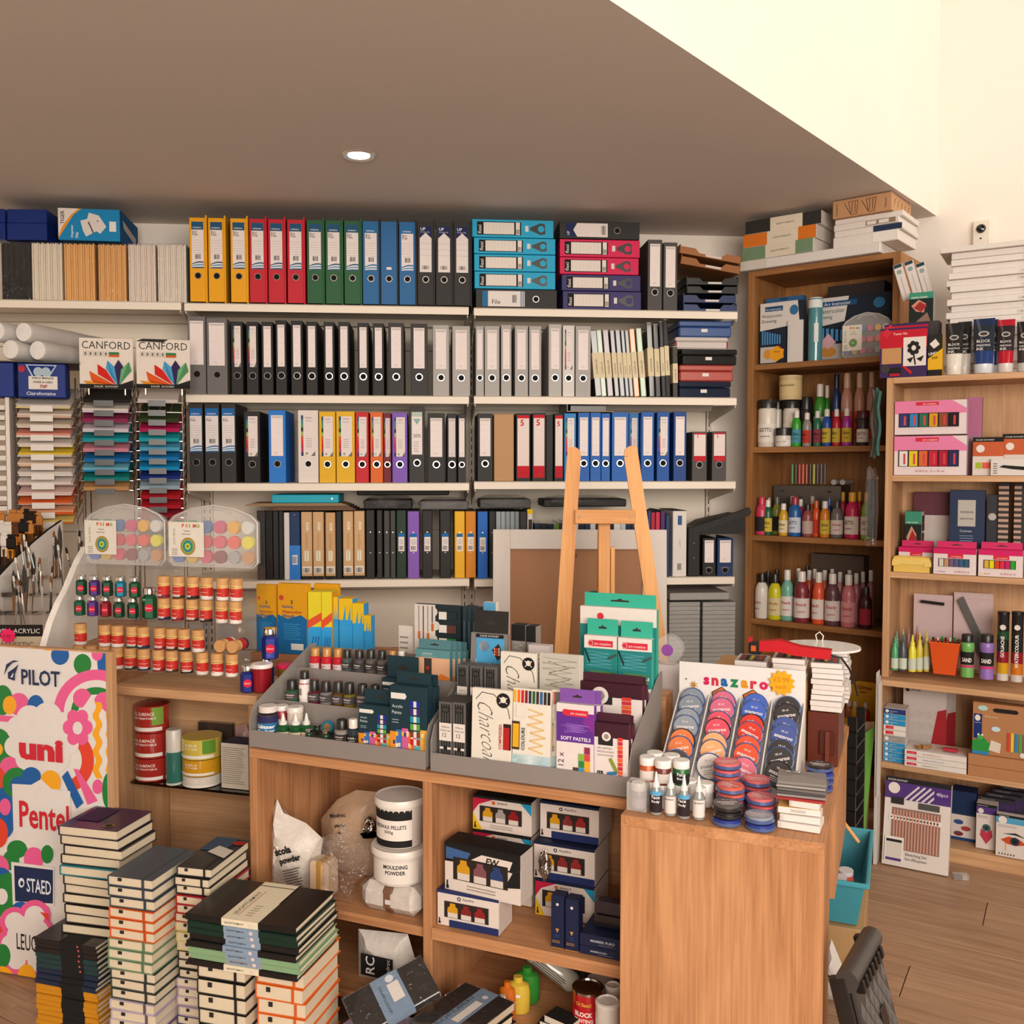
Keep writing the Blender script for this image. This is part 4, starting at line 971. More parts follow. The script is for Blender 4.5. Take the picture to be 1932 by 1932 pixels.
for j,(px,py,k,L)in enumerate(((45,1065,2,.16),(62,1040,3,.17),(25,1075,2,.15),(112,990,4,.2),(105,1010,4,.19))):
 y=2.985+k*.075+.04;p=atY(px,py,y);zb=.885+k*.05-.018;L=max(.09,p.z-zb)
 h=B('gloss');h.tube([(0,0,0),(0,0,L*.4)],[.004,.005],'8a5a30',6)
 bl=B('metal');bl.prism([(-.003,L*.4),(.003,L*.4),(.009,L*.6),(.008,L*.85),(0,L),(-.006,L*.85),(-.007,L*.6)],-.0006,.0006,'4a4744','y')
 thing('palette_knife',f'palette knife with leaf-shaped blade, {nth(j)} from the front bins','palette knife',[('handle',h),('blade',bl)],Matrix.Translation((min(p.x,XB-.035),y,zb)),'palette knives')
# poster board
PX,PY=mm(0,.3789),mm(1200,.3789)
def P2(x,y):return LC.hit(PX(x),PY(y),0)
s0=P2(-80,800)[0];s1=P2(540,800)[0];s2=P2(566,800)[0];zt=P2(300,66)[1]
bd=B('pine_z');bd.box(s0,s2,.0,.022,.001,zt,'',b=.001)
q=B('satin');q.on(((0,0,0),(1,0,0),(0,0,1)));q.k=0
q.rect(s0,.004,s1,zt-.004,'dcd5d0',lift=.0006)
GN,PK,OR,BL,RD,NV,WH='1c7a34','e0598e','eba21e','12589c','d8402a','15294f','dcd5d0'
def clipx(pts):
 return[(max(s0,min(s1,a)),max(.004,min(zt-.004,b_)))for a,b_ in pts]
LY=[0]
def lay():LY[0]+=1;return.0006+.00006*LY[0]
def pol(pts,c):q.poly(clipx([P2(*p)for p in pts]),c,lift=lay())
def ell(cx,cy,rx,ry,c,a0=0,a1=360,n=28):
 pol([(cx+rx*math.cos(math.radians(a0+(a1-a0)*i/n)),cy+ry*math.sin(math.radians(a0+(a1-a0)*i/n)))for i in range(n if a1-a0==360 else n+1)],c)
def band(cx,cy,r0,r1,c,a0,a1,n=24):
 for i in range(n):
  u,v=math.radians(a0+(a1-a0)*i/n),math.radians(a0+(a1-a0)*(i+1)/n)
  P=[P2(cx+r_*math.cos(t),cy+r_*math.sin(t))for r_,t in((r0,u),(r1,u),(r1,v),(r0,v))]
  P=clipx(P)
  if max(p[0]for p in P)-min(p[0]for p in P)>1e-5 and min(p[0]for p in P)<s1-1e-5:q.poly(P,c,lift=.0006+.00006*LY[0])
 LY[0]+=1
def ptx(st,x0,y0,x1,y1,c,bold=.02):
 a,z0=P2(x0,y1);b_,z1=P2(x1,y0);q.k=int((lay())/.0002)+1;q.text(st,a,z0,b_-a,z1-z0,c,bold=bold,fit=True)
ell(300,95,45,50,BL);ell(250,60,40,15,OR);ell(410,150,75,85,WH);ell(412,142,44,52,GN);ell(515,120,30,95,BL);ell(485,90,28,34,PK)
band(480,380,160,212,PK,180,300);band(480,380,125,160,WH,180,300);band(480,380,88,125,GN,180,300)
ell(410,310,45,48,PK);ell(520,330,50,50,PK);pol([(460,290),(475,330),(530,380),(560,460),(420,460),(350,400),(420,350)],WH)
for x in(485,550):
 pol([(x-14+10*math.sin(t*1.4),330+t*20)for t in range(20)]+[(x+18+10*math.sin(t*1.4),330+t*20)for t in range(19,-1,-1)],OR)
ell(15,320,50,75,GN);ell(95,340,52,56,PK);ell(50,345,34,46,OR);ell(180,350,42,56,BL);ell(235,365,32,34,OR)
pol([(0,395),(70,400),(70,430),(0,425)],PK);ell(-10,560,75,100,GN);ell(-5,565,22,30,OR);ell(50,650,48,48,PK)
band(300,620,110,170,RD,-50,70)
for dx,dy,r_ in((0,0,150),(-110,-60,65),(-60,-110,65),(30,-120,70),(110,-70,65),(135,20,50),(-130,30,55),(-70,90,60),(70,90,70)):ell(210+dx,520+dy,r_,r_,WH)
for a in range(6):ell(390+44*math.cos(a*1.047),455+60*math.sin(a*1.047),30,36,PK)
ell(390,455,40,60,PK);ell(390,458,24,32,WH)
pol([(312,700),(340,670),(420,830),(385,860)],BL);pol([(370,660),(395,665),(490,820),(440,840)],PK)
ell(490,750,26,36,PK);ell(545,770,32,90,GN)
ell(-10,790,55,140,RD);ell(25,880,60,130,BL);ell(30,850,28,42,PK);ell(85,730,68,76,GN);ell(95,745,40,46,BL);ell(160,700,48,48,BL);ell(255,730,52,62,OR);ell(-5,980,50,75,RD)
pol([(65,735),(160,740),(210,712),(260,760),(355,772),(360,1060),(75,1050)],WH)
ell(90,1060,50,45,GN);ell(60,1115,40,50,GN);ell(172,1110,48,60,PK);ell(240,1085,30,46,GN);ell(0,1150,50,60,PK);ell(10,1230,60,80,BL)
for a in range(6):ell(15+60*math.cos(a*1.047),1290+75*math.sin(a*1.047),42,48,GN)
ell(15,1295,30,40,WH);pol([(62,1122),(275,1150),(275,1345),(70,1335)],WH);pol([(76,1140),(270,1163),(270,1330),(82,1318)],NV)
ell(110,1350,40,30,BL);ell(5,1460,40,55,RD)
for dx,dy,r_ in((0,0,120),(-70,-80,60),(30,-110,65),(-90,30,60),(-60,110,60),(40,120,60)):ell(150+dx,1500+dy,r_+14,r_+14,PK)
for dx,dy,r_ in((0,0,110),(-70,-80,48),(30,-110,50),(-90,30,46),(-60,110,46),(40,120,46)):ell(150+dx,1500+dy,r_,r_,WH)
pol([(205,1370),(250,1380),(250,1420)],RD);ell(20,1590,40,60,GN);ell(15,1700,60,60,OR);ell(140,1690,45,60,OR)
ptx('PILOT',115,176,305,240,NV);ptx('uni',104,520,320,610,'c81e32',.05);ptx('Pentel',106,845,350,948,'c8202e',.02);ptx('STAEDTLER',142,1218,420,1272,'dfe2e8',.012)if False else None
ptx('STAED',142,1218,262,1270,'dfe2e8',.012);ptx('LEUCHT',92,1500,250,1555,'1a1a1a',.005)
pol([(48,180),(78,160),(100,140),(82,190),(82,222),(48,210)],NV);pol([(28,195),(40,140),(75,120),(100,124),(70,132),(48,155)],NV);pol([(60,205),(76,180),(72,205)],WH)
ell(115,1225,15,24,'dfe2e8');ell(117,1228,8,12,NV)
thing('poster_board','leaning board with a bright flowery stationery-brands poster','poster',[('board',bd),('poster',q)],LC.M(0,0,0))
# glitter display on the glass cabinet
GX,GY=mm(0,.2795),mm(860,.2795)
GO=LO+.03
def G(x,y,off=GO):return LC.hit(GX(x),GY(y),off)
gl,gr=G(470,1000)[0],G(1600,1200)[0]
u0=G(1100,1118)[1];b0=G(1100,1470)[1];zc=lz+.001
top=G(1100,762)[1]
ac=[]
def pan(n,*a):t=B('acrylic');t.box(*a,'');ac.append((n,t))
pan('shelf',gl,gr,GO,GO+.15,b0-.004,b0);pan('shelf',gl,gr,GO,GO+.15,u0-.004,u0);pan('top_plate',gl-.004,gr+.004,GO+.0,GO+.155,top-.004,top)
pan('back_plate',gl,gr,GO+.15,GO+.154,zc,top-.004)
for i in range(7):
 x=gl-.008+(gr-gl+.016)*i/6;pan('divider',x-.0015,x+.0015,GO if i in(0,6)else GO+.05,GO+.149,zc if i in(0,6)else b0+.0005,top-.005)
 t=ac[-1]
thing('acrylic_display','clear two-tier acrylic stand full of glitter on the cabinet','display stand',ac,LC.M(0,0,0))
u0+=.0012;b0+=.0012
TUBE={}
TH=min(.0655,(u0-.004-b0)/2-.002,(top-.004-u0)/2-.002);TS=TH+.0013
def tube_mesh(base,kind):
 k=(base,kind)
 if k not in TUBE:
  r,h=.0180,TH
  c=B('board');c.lathe([(r*.96,0,'b98a58'),(r,.001,base),(r,h*.16,base)],base,14);c.lathe([(r,h*.16,'c02a20'),(r,h*.55,'d9b06a'),(r,h*.70,'c79560')],'c02a20',14,cap=False)
  l=B('board');l.lathe([(r*1.02,h*.70),(r*1.02,h*.995),(r*.95,h)],'c8955e',14)
  t=B('paper')
  g,f,asp=glyphs('Glitter',.02);W=1.7
  for z0,hh,col in((h*.10,h*.13,'f0e8e0'),(h*.32,h*.05,'e8b0a0'),(h*.60,h*.05,'7a5a34')):
   V=[((r+.0004)*math.sin((a-.5)*W),-(r+.0004)*math.cos((a-.5)*W),z0+b_*hh)for a,b_ in g]
   t.add(V,f,col)
  TUBE[k]=(c.mesh('tube'),l.mesh('lid'),t.mesh('lettering'))
 return TUBE[k]
def gtube(x,z,off,base,lab,rot=None):
 M=LC.M(x,off,z,R.uniform(-35,35))if rot is None else LC.M(x,off,z)@rot
 b_,l,t=tube_mesh(base,0)
 return thing('glitter_tube',lab,'glitter tube',[('tube',b_),('lid',l),('lettering',t)],M,'card tubes of glitter')
bases=['e4dcd4','1f2c4a','23201f','e4dcd4','7a2030','d8cfc8','2a3a2a','4a3020']
def row_tubes(xs,z,wh,off=.02,s=0):
 for i,x in enumerate(xs):
  gtube(G(x,1000,GO+off)[0],z,GO+off,bases[(i*3+s)%8],f'cardboard glitter tube, {nth(i, len(xs))} from left in {wh}')
row_tubes([1108,1200,1297,1392,1497,1590],u0,'the lower layer of the upper tier',s=1)
row_tubes([1108,1208,1305,1398,1505,1598],u0+TS,'the upper layer of the upper tier',s=4)
row_tubes([530,612,700,785,875,965,1065,1155,1255,1360,1460,1560],b0,'the bottom layer of the lower tier',s=2)
row_tubes([540,705,790,890,965,1078,1158,1240,1335],b0+TS,'the upper layer of the lower tier',s=5)
for i,x in enumerate((1470,1555)):
 gtube(G(x,1210,GO+.01)[0],b0+TS+.0195,GO+.012,bases[i],f'glitter tube lying on its side, {("left", "right")[i]} of two',Matrix.Rotation(math.radians(90),4,'X')@Matrix.Translation((0,0,-.07)))
def hexjar(r,h,col,lab,M,big=False):
 j=B('glitter');j.lathe([(r*.9,0),(r,.003),(r,h*.66),(r*.72,h*.76)],col,6,smooth=False)
 g=B('acrylic');g.lathe([(r*1.06,.0003),(r*1.06,h*.68),(r*.8,h*.79)],'',6,cap=False,smooth=False)
 l=B('chrome');l.lathe([(r*.84,h*.79),(r*.84,h*.98),(r*.78,h)],'d6d0c8',18)
 q=B('paper');q.on(((0,-r*.98,0),(1,0,0),(0,0,1)));k=r*.62
 pts=[(k*math.cos(math.radians(30+60*i)),h*.36+k*math.sin(math.radians(30+60*i)))for i in range(6)]
 q.poly(pts,'c8203c');q.text('Glitter',-k*.7,h*.33,k*1.4,k*.4,'f0d8d8')
 thing('glitter_jar',lab,'glitter jar',[('glitter',j),('glass',g),('lid',l),('label',q)],M,'hexagonal glitter jars')
gc=[('0f4a30','green'),('4a2f7a','purple'),('124a34','green'),('0f7a94','teal blue'),('14502e','dark green'),('0f5a3a','green'),('5a2f86','purple'),('8a1420','red'),('124a30','green'),('0f4a34','green')]
for i,x in enumerate((530,618,705,795,890)):
 hexjar(.0165,TH-.004,gc[i+5][0],f'{gc[i+5][1]} glitter jar with silver lid, {nth(i)} in lower jar row',LC.M(G(x,1000,GO+.02)[0],GO+.025,u0,30))
 hexjar(.0165,TH-.004,gc[i][0],f'{gc[i][1]} glitter jar with silver lid, {nth(i)} in upper jar row',LC.M(G(x+12,880,GO+.02)[0],GO+.025,u0+TS-.003,30))
hexjar(.0215,.093,'0f5a38','large green glitter jar beside the small ones',LC.M(G(990,1000,GO+.02)[0],GO+.034,u0,30))
def primo(w,h,lab,M):
 d=.034
 c=B('frosted');cr=h*.08
 pts=[(0,cr),(cr,0),(w-cr,0),(w,cr),(w,h*.72),(w*.93,h*.82),(w*.75,h*.93),(w*.5,h*.985),(w*.25,h*.93),(w*.07,h*.82),(0,h*.72)]
 n=len(pts)
 c.add([(a,.0016,b_)for a,b_ in pts],[tuple(range(n))],'');c.add([(a,d-.0016,b_)for a,b_ in pts],[tuple(range(n))],'')
 V=[(a,.0016,b_)for a,b_ in pts]+[(a,d-.0016,b_)for a,b_ in pts]
 c.add(V,[(i,n+i,n+(i+1)%n,(i+1)%n)for i in range(n)],'')
 rm=B('milky');rm.tube([(a,d/2,b_)for a,b_ in pts],.0028,'',6,closed=True)
 hd=B('frosted');hd.tube([(w*.3,d/2,h*.86),(w*.4,d/2,h*.93),(w*.6,d/2,h*.93),(w*.7,d/2,h*.86)],.005,'',8)
 cols=[['2a6a5a','4aa06a','3a70b0','d0407a','e8b020','dcdcd8'],['3a8ac0','d86a9a','d8384a','e0506a','e8584a','e8e020'],['3a6ac0','d8b02a','d83a6a','8a3a4a','a8a8ac','c8905a']]
 ps=[('case',c),('rim',rm),('handle',hd)]
 for r_ in range(3):
  for i in range(6):
   x=w*(.10+.16*i);z=h*(.64-.24*r_)
   p=B('plastic');p.lathe([(w*.066,.010),(w*.066,.026)],cols[r_][i],14,c=(x,0,z),axis='y');ps.append(('paint_pot',p))
 k=B('paper');k.box(w*.02,w*.43,-.0025,-.0012,h*.16,h*.72,'d9d2c4');k.on(FRONT(-.0027))
 for i,(ch,cc)in enumerate(zip('PRIMO',('c8283a','d88a20','2a8a4a','d8402a','6a9a2a'))):k.text(ch,w*(.18+.043*i),h*.63,w*.036,h*.06,cc,bold=.03)
 k.text('FLUO METAL',w*.1,h*.36,h*.26,w*.035,'8a8478',rot=90);k.text('Tempera',w*.2,h*.56,w*.1,h*.03,'5a544c');k.text('Poster paint',w*.18,h*.51,w*.14,h*.03,'5a544c')
 for r_,cc in((.085,'a8783a'),(.07,'7aa84a'),(.055,'2a6a9a'),(.04,'5ab06a'),(.025,'d8c83a'),(.012,'2a4a6a')):k.disc(w*.25,h*.33,w*r_,cc,ry=w*r_*1.05)
 k.lines(w*.06,h*.18,w*.13,h*.3,4,'8a8478');ps.append(('card_insert',k))
 thing('paint_case',lab,'paint set',ps,M@Matrix.Translation((0,0,.0032)),'clear carry cases of paint pots')
for x0,x1,lab in((566,1088,'clear carry case of paint pots, left of two on top'),(1130,1716,'clear carry case of paint pots, right of two on top')):
 a=G(x0,550,GO+.04)[0];w=G(x1,550,GO+.04)[0]-a;h=G(800,332,GO+.04)[1]-top
 primo(w,h,lab,LC.M(a,GO+.04,top))
def tub(r,h,gcol,lcol,lab,px,off,z):
 j=B('glitter');j.lathe([(r*.86,.002),(r*.95,h*.85)],gcol,20)
 g=B('acrylic');g.lathe([(r*.9,0),(r,h*.88)],'',20,cap=False)
 l=B('plastic');l.lathe([(r*1.04,h*.86),(r*1.06,h*.97),(r*1.0,h)],lcol,22)
 thing('glitter_tub',lab,'glitter tub',[('glitter',j),('jar',g),('lid',l)],LC.M(LC.hit(px,1260,off)[0],off,z),'round glitter tubs')
tub(.030,.082,'a01c28','e4dad4','red glitter tub with white lid on the cabinet corner',494,LO+.045,zc)
tub(.027,.072,'8a6a2a','d01a50','gold glitter tub with pink lid behind the red one',540,LO+.10,zc)
hexjar(.021,.078,'1a2c86','navy glitter jar with silver lid beside the red tub',LC.M(LC.hit(467,1260,LO+.03)[0],LO+.03,zc,30))
hexjar(.021,.078,'1a2c80','navy glitter jar behind the red tub',LC.M(LC.hit(503,1240,LO+.13)[0],LO+.13,zc,30))
hexjar(.024,.092,'2a3a90','tall blue glitter jar standing on the jar lids',LC.M(LC.hit(508,1200,LO+.12)[0],LO+.125,zc+.080,30))
q=B('oak_x');o_=Frame(*atY(490,1229,3.12).to_2d(),-16);zp=atY(600,1231,3.12).z
q.box(-.03,.44,-.006,.2,0,zp,'')
thing('display_plinth','low plinth hidden behind the grey stand under yellow packs','plinth',[('plinth',q)],o_.M(0,0,0))
KX,KY=mm(440,.2381),mm(1080,.2381)
def pack(x0,x1,y0,off,dep,rot,fn,lab):
 a=o_.hit(KX(x0),KY(330),off)[0];w=o_.hit(KX(x1),KY(330),off)[0]-a;h=o_.hit(KX((x0+x1)/2),KY(y0),off)[1]-zp
 w=w/math.cos(math.radians(rot));c,q=fn(w,h,dep)
 thing('stick_pack',lab,'paint sticks',[('carton',c),('print',q)],o_.M(a,off,zp+.001,rot),'yellow and blue paint-stick packs')
def pk_front(w,h,d):
 c=B('board');c.box(0,w,0,d,0,h,{'':'d99a14','d':'0f6aa8'},b=.001);q=B('paper');q.on(FRONT(-.0005))
 q.poly([(0,0),(w,0),(w,h*.5),(w*.8,h*.56),(w*.35,h*.5),(0,h*.56)],'14649c');q.text('3',w*.45,h*.71,w*.08,h*.06,'2a2624',bold=.02)
 for i,(t,cc)in enumerate((('Stacking','2a4a8a'),('Watercolour','a82a2a'),('Wands','2a4a8a'))):q.text(t,w*.16,h*(.645-i*.065),w*.68,h*.05,cc,bold=.015)
 q.disc(w*.14,h*.8,w*.08,'c8403a');q.lines(w*.2,h*.2,w*.8,h*.44,8,'3a8ac0');q.rect(w*.46,h*.06,w*.88,h*.15,'d8d4cc');q.bars(w*.5,h*.07,w*.85,h*.14,9);return c,q
def pk_side(w,h,d):
 c=B('board');c.box(0,w,0,d,0,h,{'':'dcc81e','r':'d9a014'},b=.001);q=B('paper');q.on(FRONT(-.0005));q.rect(0,0,w,h*.45,'2f9ad8');q.poly([(0,h*.42),(w,h*.55),(w,h*.68),(0,h*.55)],'d8502f')
 for i in range(3):q.stroke([(w*(.2+.2*i),h*.05),(w*(.4+.2*i),h*.3)],w*.06,'2a4a9a')
 return c,q
def pk_thin(w,h,d):
 c=B('board');c.box(0,w,0,d,0,h,{'':'2f9ad8','t':'e0b014'},b=.001);q=B('paper');q.on(FRONT(-.0005));q.rect(0,h*.62,w,h,'e0b81a');q.poly([(w*.2,h*.5),(w*.5,h*.9),(w*.5,h*.5)],'2f9ad8');q.poly([(w*.55,h*.5),(w*.85,h*.85),(w*.85,h*.5)],'2f9ad8');return c,q
pack(185,345,100,.02,.02,0,pk_front,'yellow and blue wand pack behind the glitter jars');pack(352,585,95,.0,.03,0,pk_front,'yellow and blue wand pack facing front')
pack(592,690,160,-.004,.07,12,pk_side,'narrow yellow and red stick pack turned sideways');pack(700,775,160,.0,.07,12,pk_side,'narrow yellow stick pack beside the red-striped one')
pack(640,832,95,.085,.02,0,pk_front,'tall yellow pack with hanging slot at the back');pack(838,940,212,.03,.05,6,pk_thin,'slim blue pack with yellow top, middle of three');pack(945,1030,250,.03,.05,6,pk_thin,'slim blue pack with yellow top, right of three');pack(790,830,200,.03,.05,6,pk_thin,'slim blue pack with yellow top, left of three')
pack(1036,1092,345,.03,.03,0,pk_thin,'short blue pack at the right end of the row')
# grey tiered stands on the counter
SO=SEC+.012
LX,LY_=mm(440,.2381),mm(1080,.2381)
RX,RY=mm(780,.24845),mm(1100,.24845)
ZT=CZ+.001
def stand(x0,x1,lab,zs,dy=.105):
 a=CT.hit(x0,1420,SO)[0];b_=CT.hit(x1,1420,SO)[0];w=b_-a;G_='6f6662';t=.002
 pr=[('base',None)]
 bs=B('metal');bs.box(.0005,w-.0005,.0025,3*dy-.0005,.028,.032,G_);ps=[('base_plate',bs)]
 fl=B('satin');fl.box(0,w,0,t,.0,.046,'857c77');ps.append(('front_lip',fl))
 for k in(1,2):
  s_=B('satin');s_.box(t,w-t,k*dy,k*dy+t,.033,zs[k]+.013-ZT,'857c77');s_.box(t,w-t,k*dy+t,(k+1)*dy,zs[k]-.003-ZT,zs[k]-ZT,'857c77');ps.append(('step',s_))
 bk=B('satin');bk.box(t,w-t,3*dy,3*dy+t,.004,zs[2]+.055-ZT,'857c77');ps.append(('back_plate',bk))
 for x in(0,w-t):
  sd=B('satin');sd.prism([(.001,.0045),(.001,.075),(.02,.11),(3*dy-.03,zs[2]+.065-ZT),(3*dy,zs[2]+.065-ZT),(3*dy,.0045)],x,x+t,'8d857f','x');ps.append(('side_plate',sd))
 thing('tier_stand',lab,'display stand',ps,CT.M(a,SO,ZT),'grey tiered stands')
 return a,w
DY=.105
zt1=ZT+.0332
zL=[zt1,CT.hit(LX(600),LY_(1045),SO+DY)[1]-.010,CT.hit(LX(850),LY_(790),SO+2*DY)[1]-.010]
stand(471,803,'grey tiered metal stand of glitter and acrylic paint bottles',zL)
zR=[zL[0],zL[1],zL[2]]
stand(812,1188,'grey tiered metal stand of pastels and charcoal',zR)
def T_(k):return SO+k*DY+.006
def lab_wrap(r,z0,z1,col,n=14,a0=-1.5,a1=1.5):
 q=B('paper');V=[]
 for i in range(n+1):
  a=a0+(a1-a0)*i/n
  V+=[((r+.0005)*math.sin(a),-(r+.0005)*math.cos(a),z0),((r+.0005)*math.sin(a),-(r+.0005)*math.cos(a),z1)]
 q.add(V,[(2*i,2*i+2,2*i+3,2*i+1)for i in range(n)],col);return q
def wrap_text(q,st,r,z,h,col,W=1.4,bold=.015,a=0.0):
 g,f,asp=glyphs(st,bold)
 q.add([((r+.0009)*math.sin(a+(x-.5)*W),-(r+.0009)*math.cos(a+(x-.5)*W),z+y*h)for x,y in g],f,col);return q
def bottle(r,h,col,cap,lab=None,ltxt=None,lcol='e6ded8',kind='sq',fin='plastic',tcol='2a2624',capk=.22,lz=(.12,.6)):
 """plastic bottle: body, cap, wrapped label. kinds: sq straight, sh shouldered, cone nozzle, jar, wave"""
 b_=B(fin);c=B('plastic');hb=h*(1-capk)
 if kind=='jar':b_.lathe([(r*.95,0),(r,.003),(r,hb*.94),(r*.9,hb)],col,18);c.lathe([(r*1.04,hb),(r*1.05,h*.97),(r*.98,h)],cap,18)
 elif kind=='cone':b_.lathe([(r*.95,0),(r,.003),(r,hb*.8),(r*.6,hb)],col,16);c.lathe([(r*.62,hb),(r*.6,hb+(h-hb)*.25),(r*.38,hb+(h-hb)*.35),(r*.14,h)],cap,14)
 elif kind=='wave':b_.lathe([(r*.95,0),(r,.004),(r,hb*.2),(r*.93,hb*.25),(r*.98,hb*.45),(r*.96,hb*.6),(r*.9,hb*.66),(r*.97,hb*.74),(r*.82,hb*.88),(r*.52,hb*.97),(r*.45,hb)],col,18);c.lathe([(r*.5,hb),(r*.5,h*.97),(r*.44,h)],cap,16)
 elif kind=='sh':b_.lathe([(r*.95,0),(r,.004),(r,hb*.74),(r*.96,hb*.82),(r*.82,hb*.9),(r*.62,hb*.97),(r*.5,hb)],col,18);c.lathe([(r*.56,hb),(r*.55,h*.96),(r*.48,h)],cap,16)
 else:b_.lathe([(r*.95,0),(r,.003),(r,hb*.9),(r*.7,hb)],col,18);c.lathe([(r*.74,hb),(r*.72,h*.97),(r*.64,h)],cap,16)
 ps=[('bottle',b_),('cap',c)]
 if lab:
  q=lab_wrap(r,hb*lz[0],hb*lz[1],lab)
  if ltxt:wrap_text(q,ltxt,r,hb*(lz[0]+(lz[1]-lz[0])*.55),hb*(lz[1]-lz[0])*.22,tcol);wrap_text(q,'paint',r,hb*(lz[0]+(lz[1]-lz[0])*.25),hb*(lz[1]-lz[0])*.12,tcol,1.0)
  ps.append(('label',q))
 return ps
def cpos(px,py,off):return CT.hit(px,py,off)
def cbot(x,y0,y1,k,wz,mk,name,lab,cat,grp,X=LX,Y=LY_,zt=None,dof=0.0,frame=CT):
 """stand a bottle on tier k: zoom x centre, top y, width wz"""
 off=T_(k)+.02+dof;z=(zL[k]if zt is None else zt)+.001
 s_,ztop_=frame.hit(X(x),Y(y0),off)
 r=(frame.hit(X(x+wz/2),Y(y0),off)[0]-frame.hit(X(x-wz/2),Y(y0),off)[0])/2
 return thing(name,lab,cat,mk(r,max(.02,ztop_-z)),frame.M(s_,off,z,R.uniform(-20,20)),grp)
t3=[(650,600,78,'c01f30','c08a4a','red paint bottle with gold lid'),(742,602,78,'c01f30','c08a4a','red paint bottle with gold lid'),(830,605,74,'b81c2c','b9833f','red paint bottle with gold lid'),(902,612,74,'54615c','23201f','silver glitter paint bottle with dark lid'),(1000,615,80,'5a5458','23201f','silver glitter paint bottle with dark lid'),(1092,612,78,'6a645e','23201f','silver glitter paint bottle with dark lid'),(1180,620,76,'6a645e','201d1c','silver glitter paint bottle with dark lid'),(1262,622,70,'b9a88a','b9833f','bottle with gold lid behind the dark carton'),(1332,625,62,'d8cfc6','d6cdc4','bottle with white lid behind the dark carton')]
for i,(x,y,wz,c,cap,nm)in enumerate(t3):
 cbot(x,y,770,2,wz,lambda r,h:bottle(r,h,c,cap,'c8b8b8' if i<3 else '3a3634','Glitter' if i>2 else 'Decor',tcol='f0e8e4' if i>2 else '8a1424',fin='glitter' if i>2 else 'plastic',capk=.34,lz=(.1,.55)if i<3 else(.35,.75)),'paint_bottle',f'{nm}, {nth(i)} from left on the top tier','paint bottle','small bottles on the left stand')
t2=[(466,850,92,'2f6a44','1f1c1b','green'),(642,850,84,'6a2430','1f1c1b','dark red'),(735,862,84,'8f8a88','23201f','silver'),(832,865,84,'6a4a22','23201f','gold'),(922,875,86,'8a7a24','23201f','yellow gold'),(1025,885,88,'9a948c','23201f','grey'),(1125,890,84,'23201f','1a1817','black')]
for i,(x,y,wz,c,cap,nm)in enumerate(t2):
 cbot(x,y,1040,1,wz,lambda r,h:bottle(r,h,c,cap,'4a4442','Glitter',tcol='e8d8dc',fin='glitter',capk=.42,lz=(.35,.85)),'paint_bottle',f'{nm} glitter paint bottle with black lid on the middle tier','paint bottle','small bottles on the left stand')
def spray(r,h):
 b_=B('gloss');b_.lathe([(r,0),(r,h*.68),(r*.8,h*.76)],'d9d0ca',16);c=B('plastic');c.lathe([(r*.82,h*.76),(r*.8,h*.98),(r*.7,h)],'1f1c1b',16)
 q=lab_wrap(r,h*.2,h*.6,'e4dcd6');q.on(((0,-r-.001,0),(1,0,0),(0,0,1)));q.bars(-r*.4,h*.3,r*.4,h*.5,6);q2=lab_wrap(r,h*.62,h*.65,'b02a2a');return[('can',b_),('cap',c),('label',q),('red_band',q2)]
cbot(565,780,1035,1,74,spray,'spray_can','slim white spray bottle with black cap on the middle tier','spray can','small bottles on the left stand')
def gjar(r,h):
 b_=B('acrylic');b_.lathe([(r*.95,0),(r,.003),(r,h*.74),(r*.85,h*.8)],'',18)
 g=B('glitter');g.lathe([(r*.93,.002),(r*.95,h*.7)],'4a3f52',16);c=B('plastic');c.lathe([(r*.9,h*.78),(r*.9,h*.98),(r*.84,h)],'d8cfc8',18)
 q=lab_wrap(r,h*.06,h*.42,'2a6a9a');wrap_text(q,'Glitter',r,h*.22,h*.13,'f0ece8',2.0,.03);wrap_text(q,'Shaker',r,h*.08,h*.1,'f0ece8',2.0,.03);q2=lab_wrap(r,h*.44,h*.64,'2a2a54');return[('jar',b_),('glitter',g),('lid',c),('label',q),('upper_label',q2)]
cbot(276,1055,1310,0,132,gjar,'glitter_shaker','large glitter shaker with blue label and white lid','glitter tub','glitter tubs on the left stand',dof=.008)
cbot(385,1052,1300,0,84,lambda r,h:bottle(r,h,'9a3038','d8cfc8','d8d0ca',None,kind='jar',capk=.2),'glitter_shaker','white-lidded red jar behind the glitter shaker','glitter tub','glitter tubs on the left stand',dof=.045)
cbot(490,1062,1300,0,105,lambda r,h:bottle(r,h,'cfc0b0','d8cfc8','d0c8c2',None,kind='jar',capk=.24),'glitter_shaker','white-lidded cream jar behind the green nozzle bottles','glitter tub','glitter tubs on the left stand',dof=.045)
for i,(x,y,wz,nm)in enumerate(((395,1120,86,'left'),(495,1120,96,'middle'),(580,1118,78,'right'))):
 cbot(x,y,1330,0,wz,lambda r,h:bottle(r,h,'1f5a30','d8d4ce','c9b09a',None,kind='cone',capk=.5,fin='glitter',lz=(.05,.4)),'glue_bottle',f'green glitter glue bottle with clear cone nozzle, {nm} of three','glue bottle','nozzle bottles on the left stand',dof=.01*i)
def ball(r,h):
 b_=B('glitter');n=10;R_=h*.4
 b_.lathe([(R_*math.sin(math.pi*(k+.6)/n),R_-R_*math.cos(math.pi*(k+.6)/n))for k in range(n)],'2c4a34',16);c=B('chrome');c.lathe([(r*.5,h*.76),(r*.5,h*.98),(r*.42,h)],'cfc8c0',14);return[('bottle',b_),('cap',c)]
for i,(x,y)in enumerate(((600,1245),(735,1255),(665,1232))):cbot(x,y,1370,0,100,ball,'glitter_ball',f'round green glitter bottle with silver cap, {("left", "right", "rear")[i]} one','glitter bottle','round bottles on the left stand',dof=.06 if i==2 else 0)
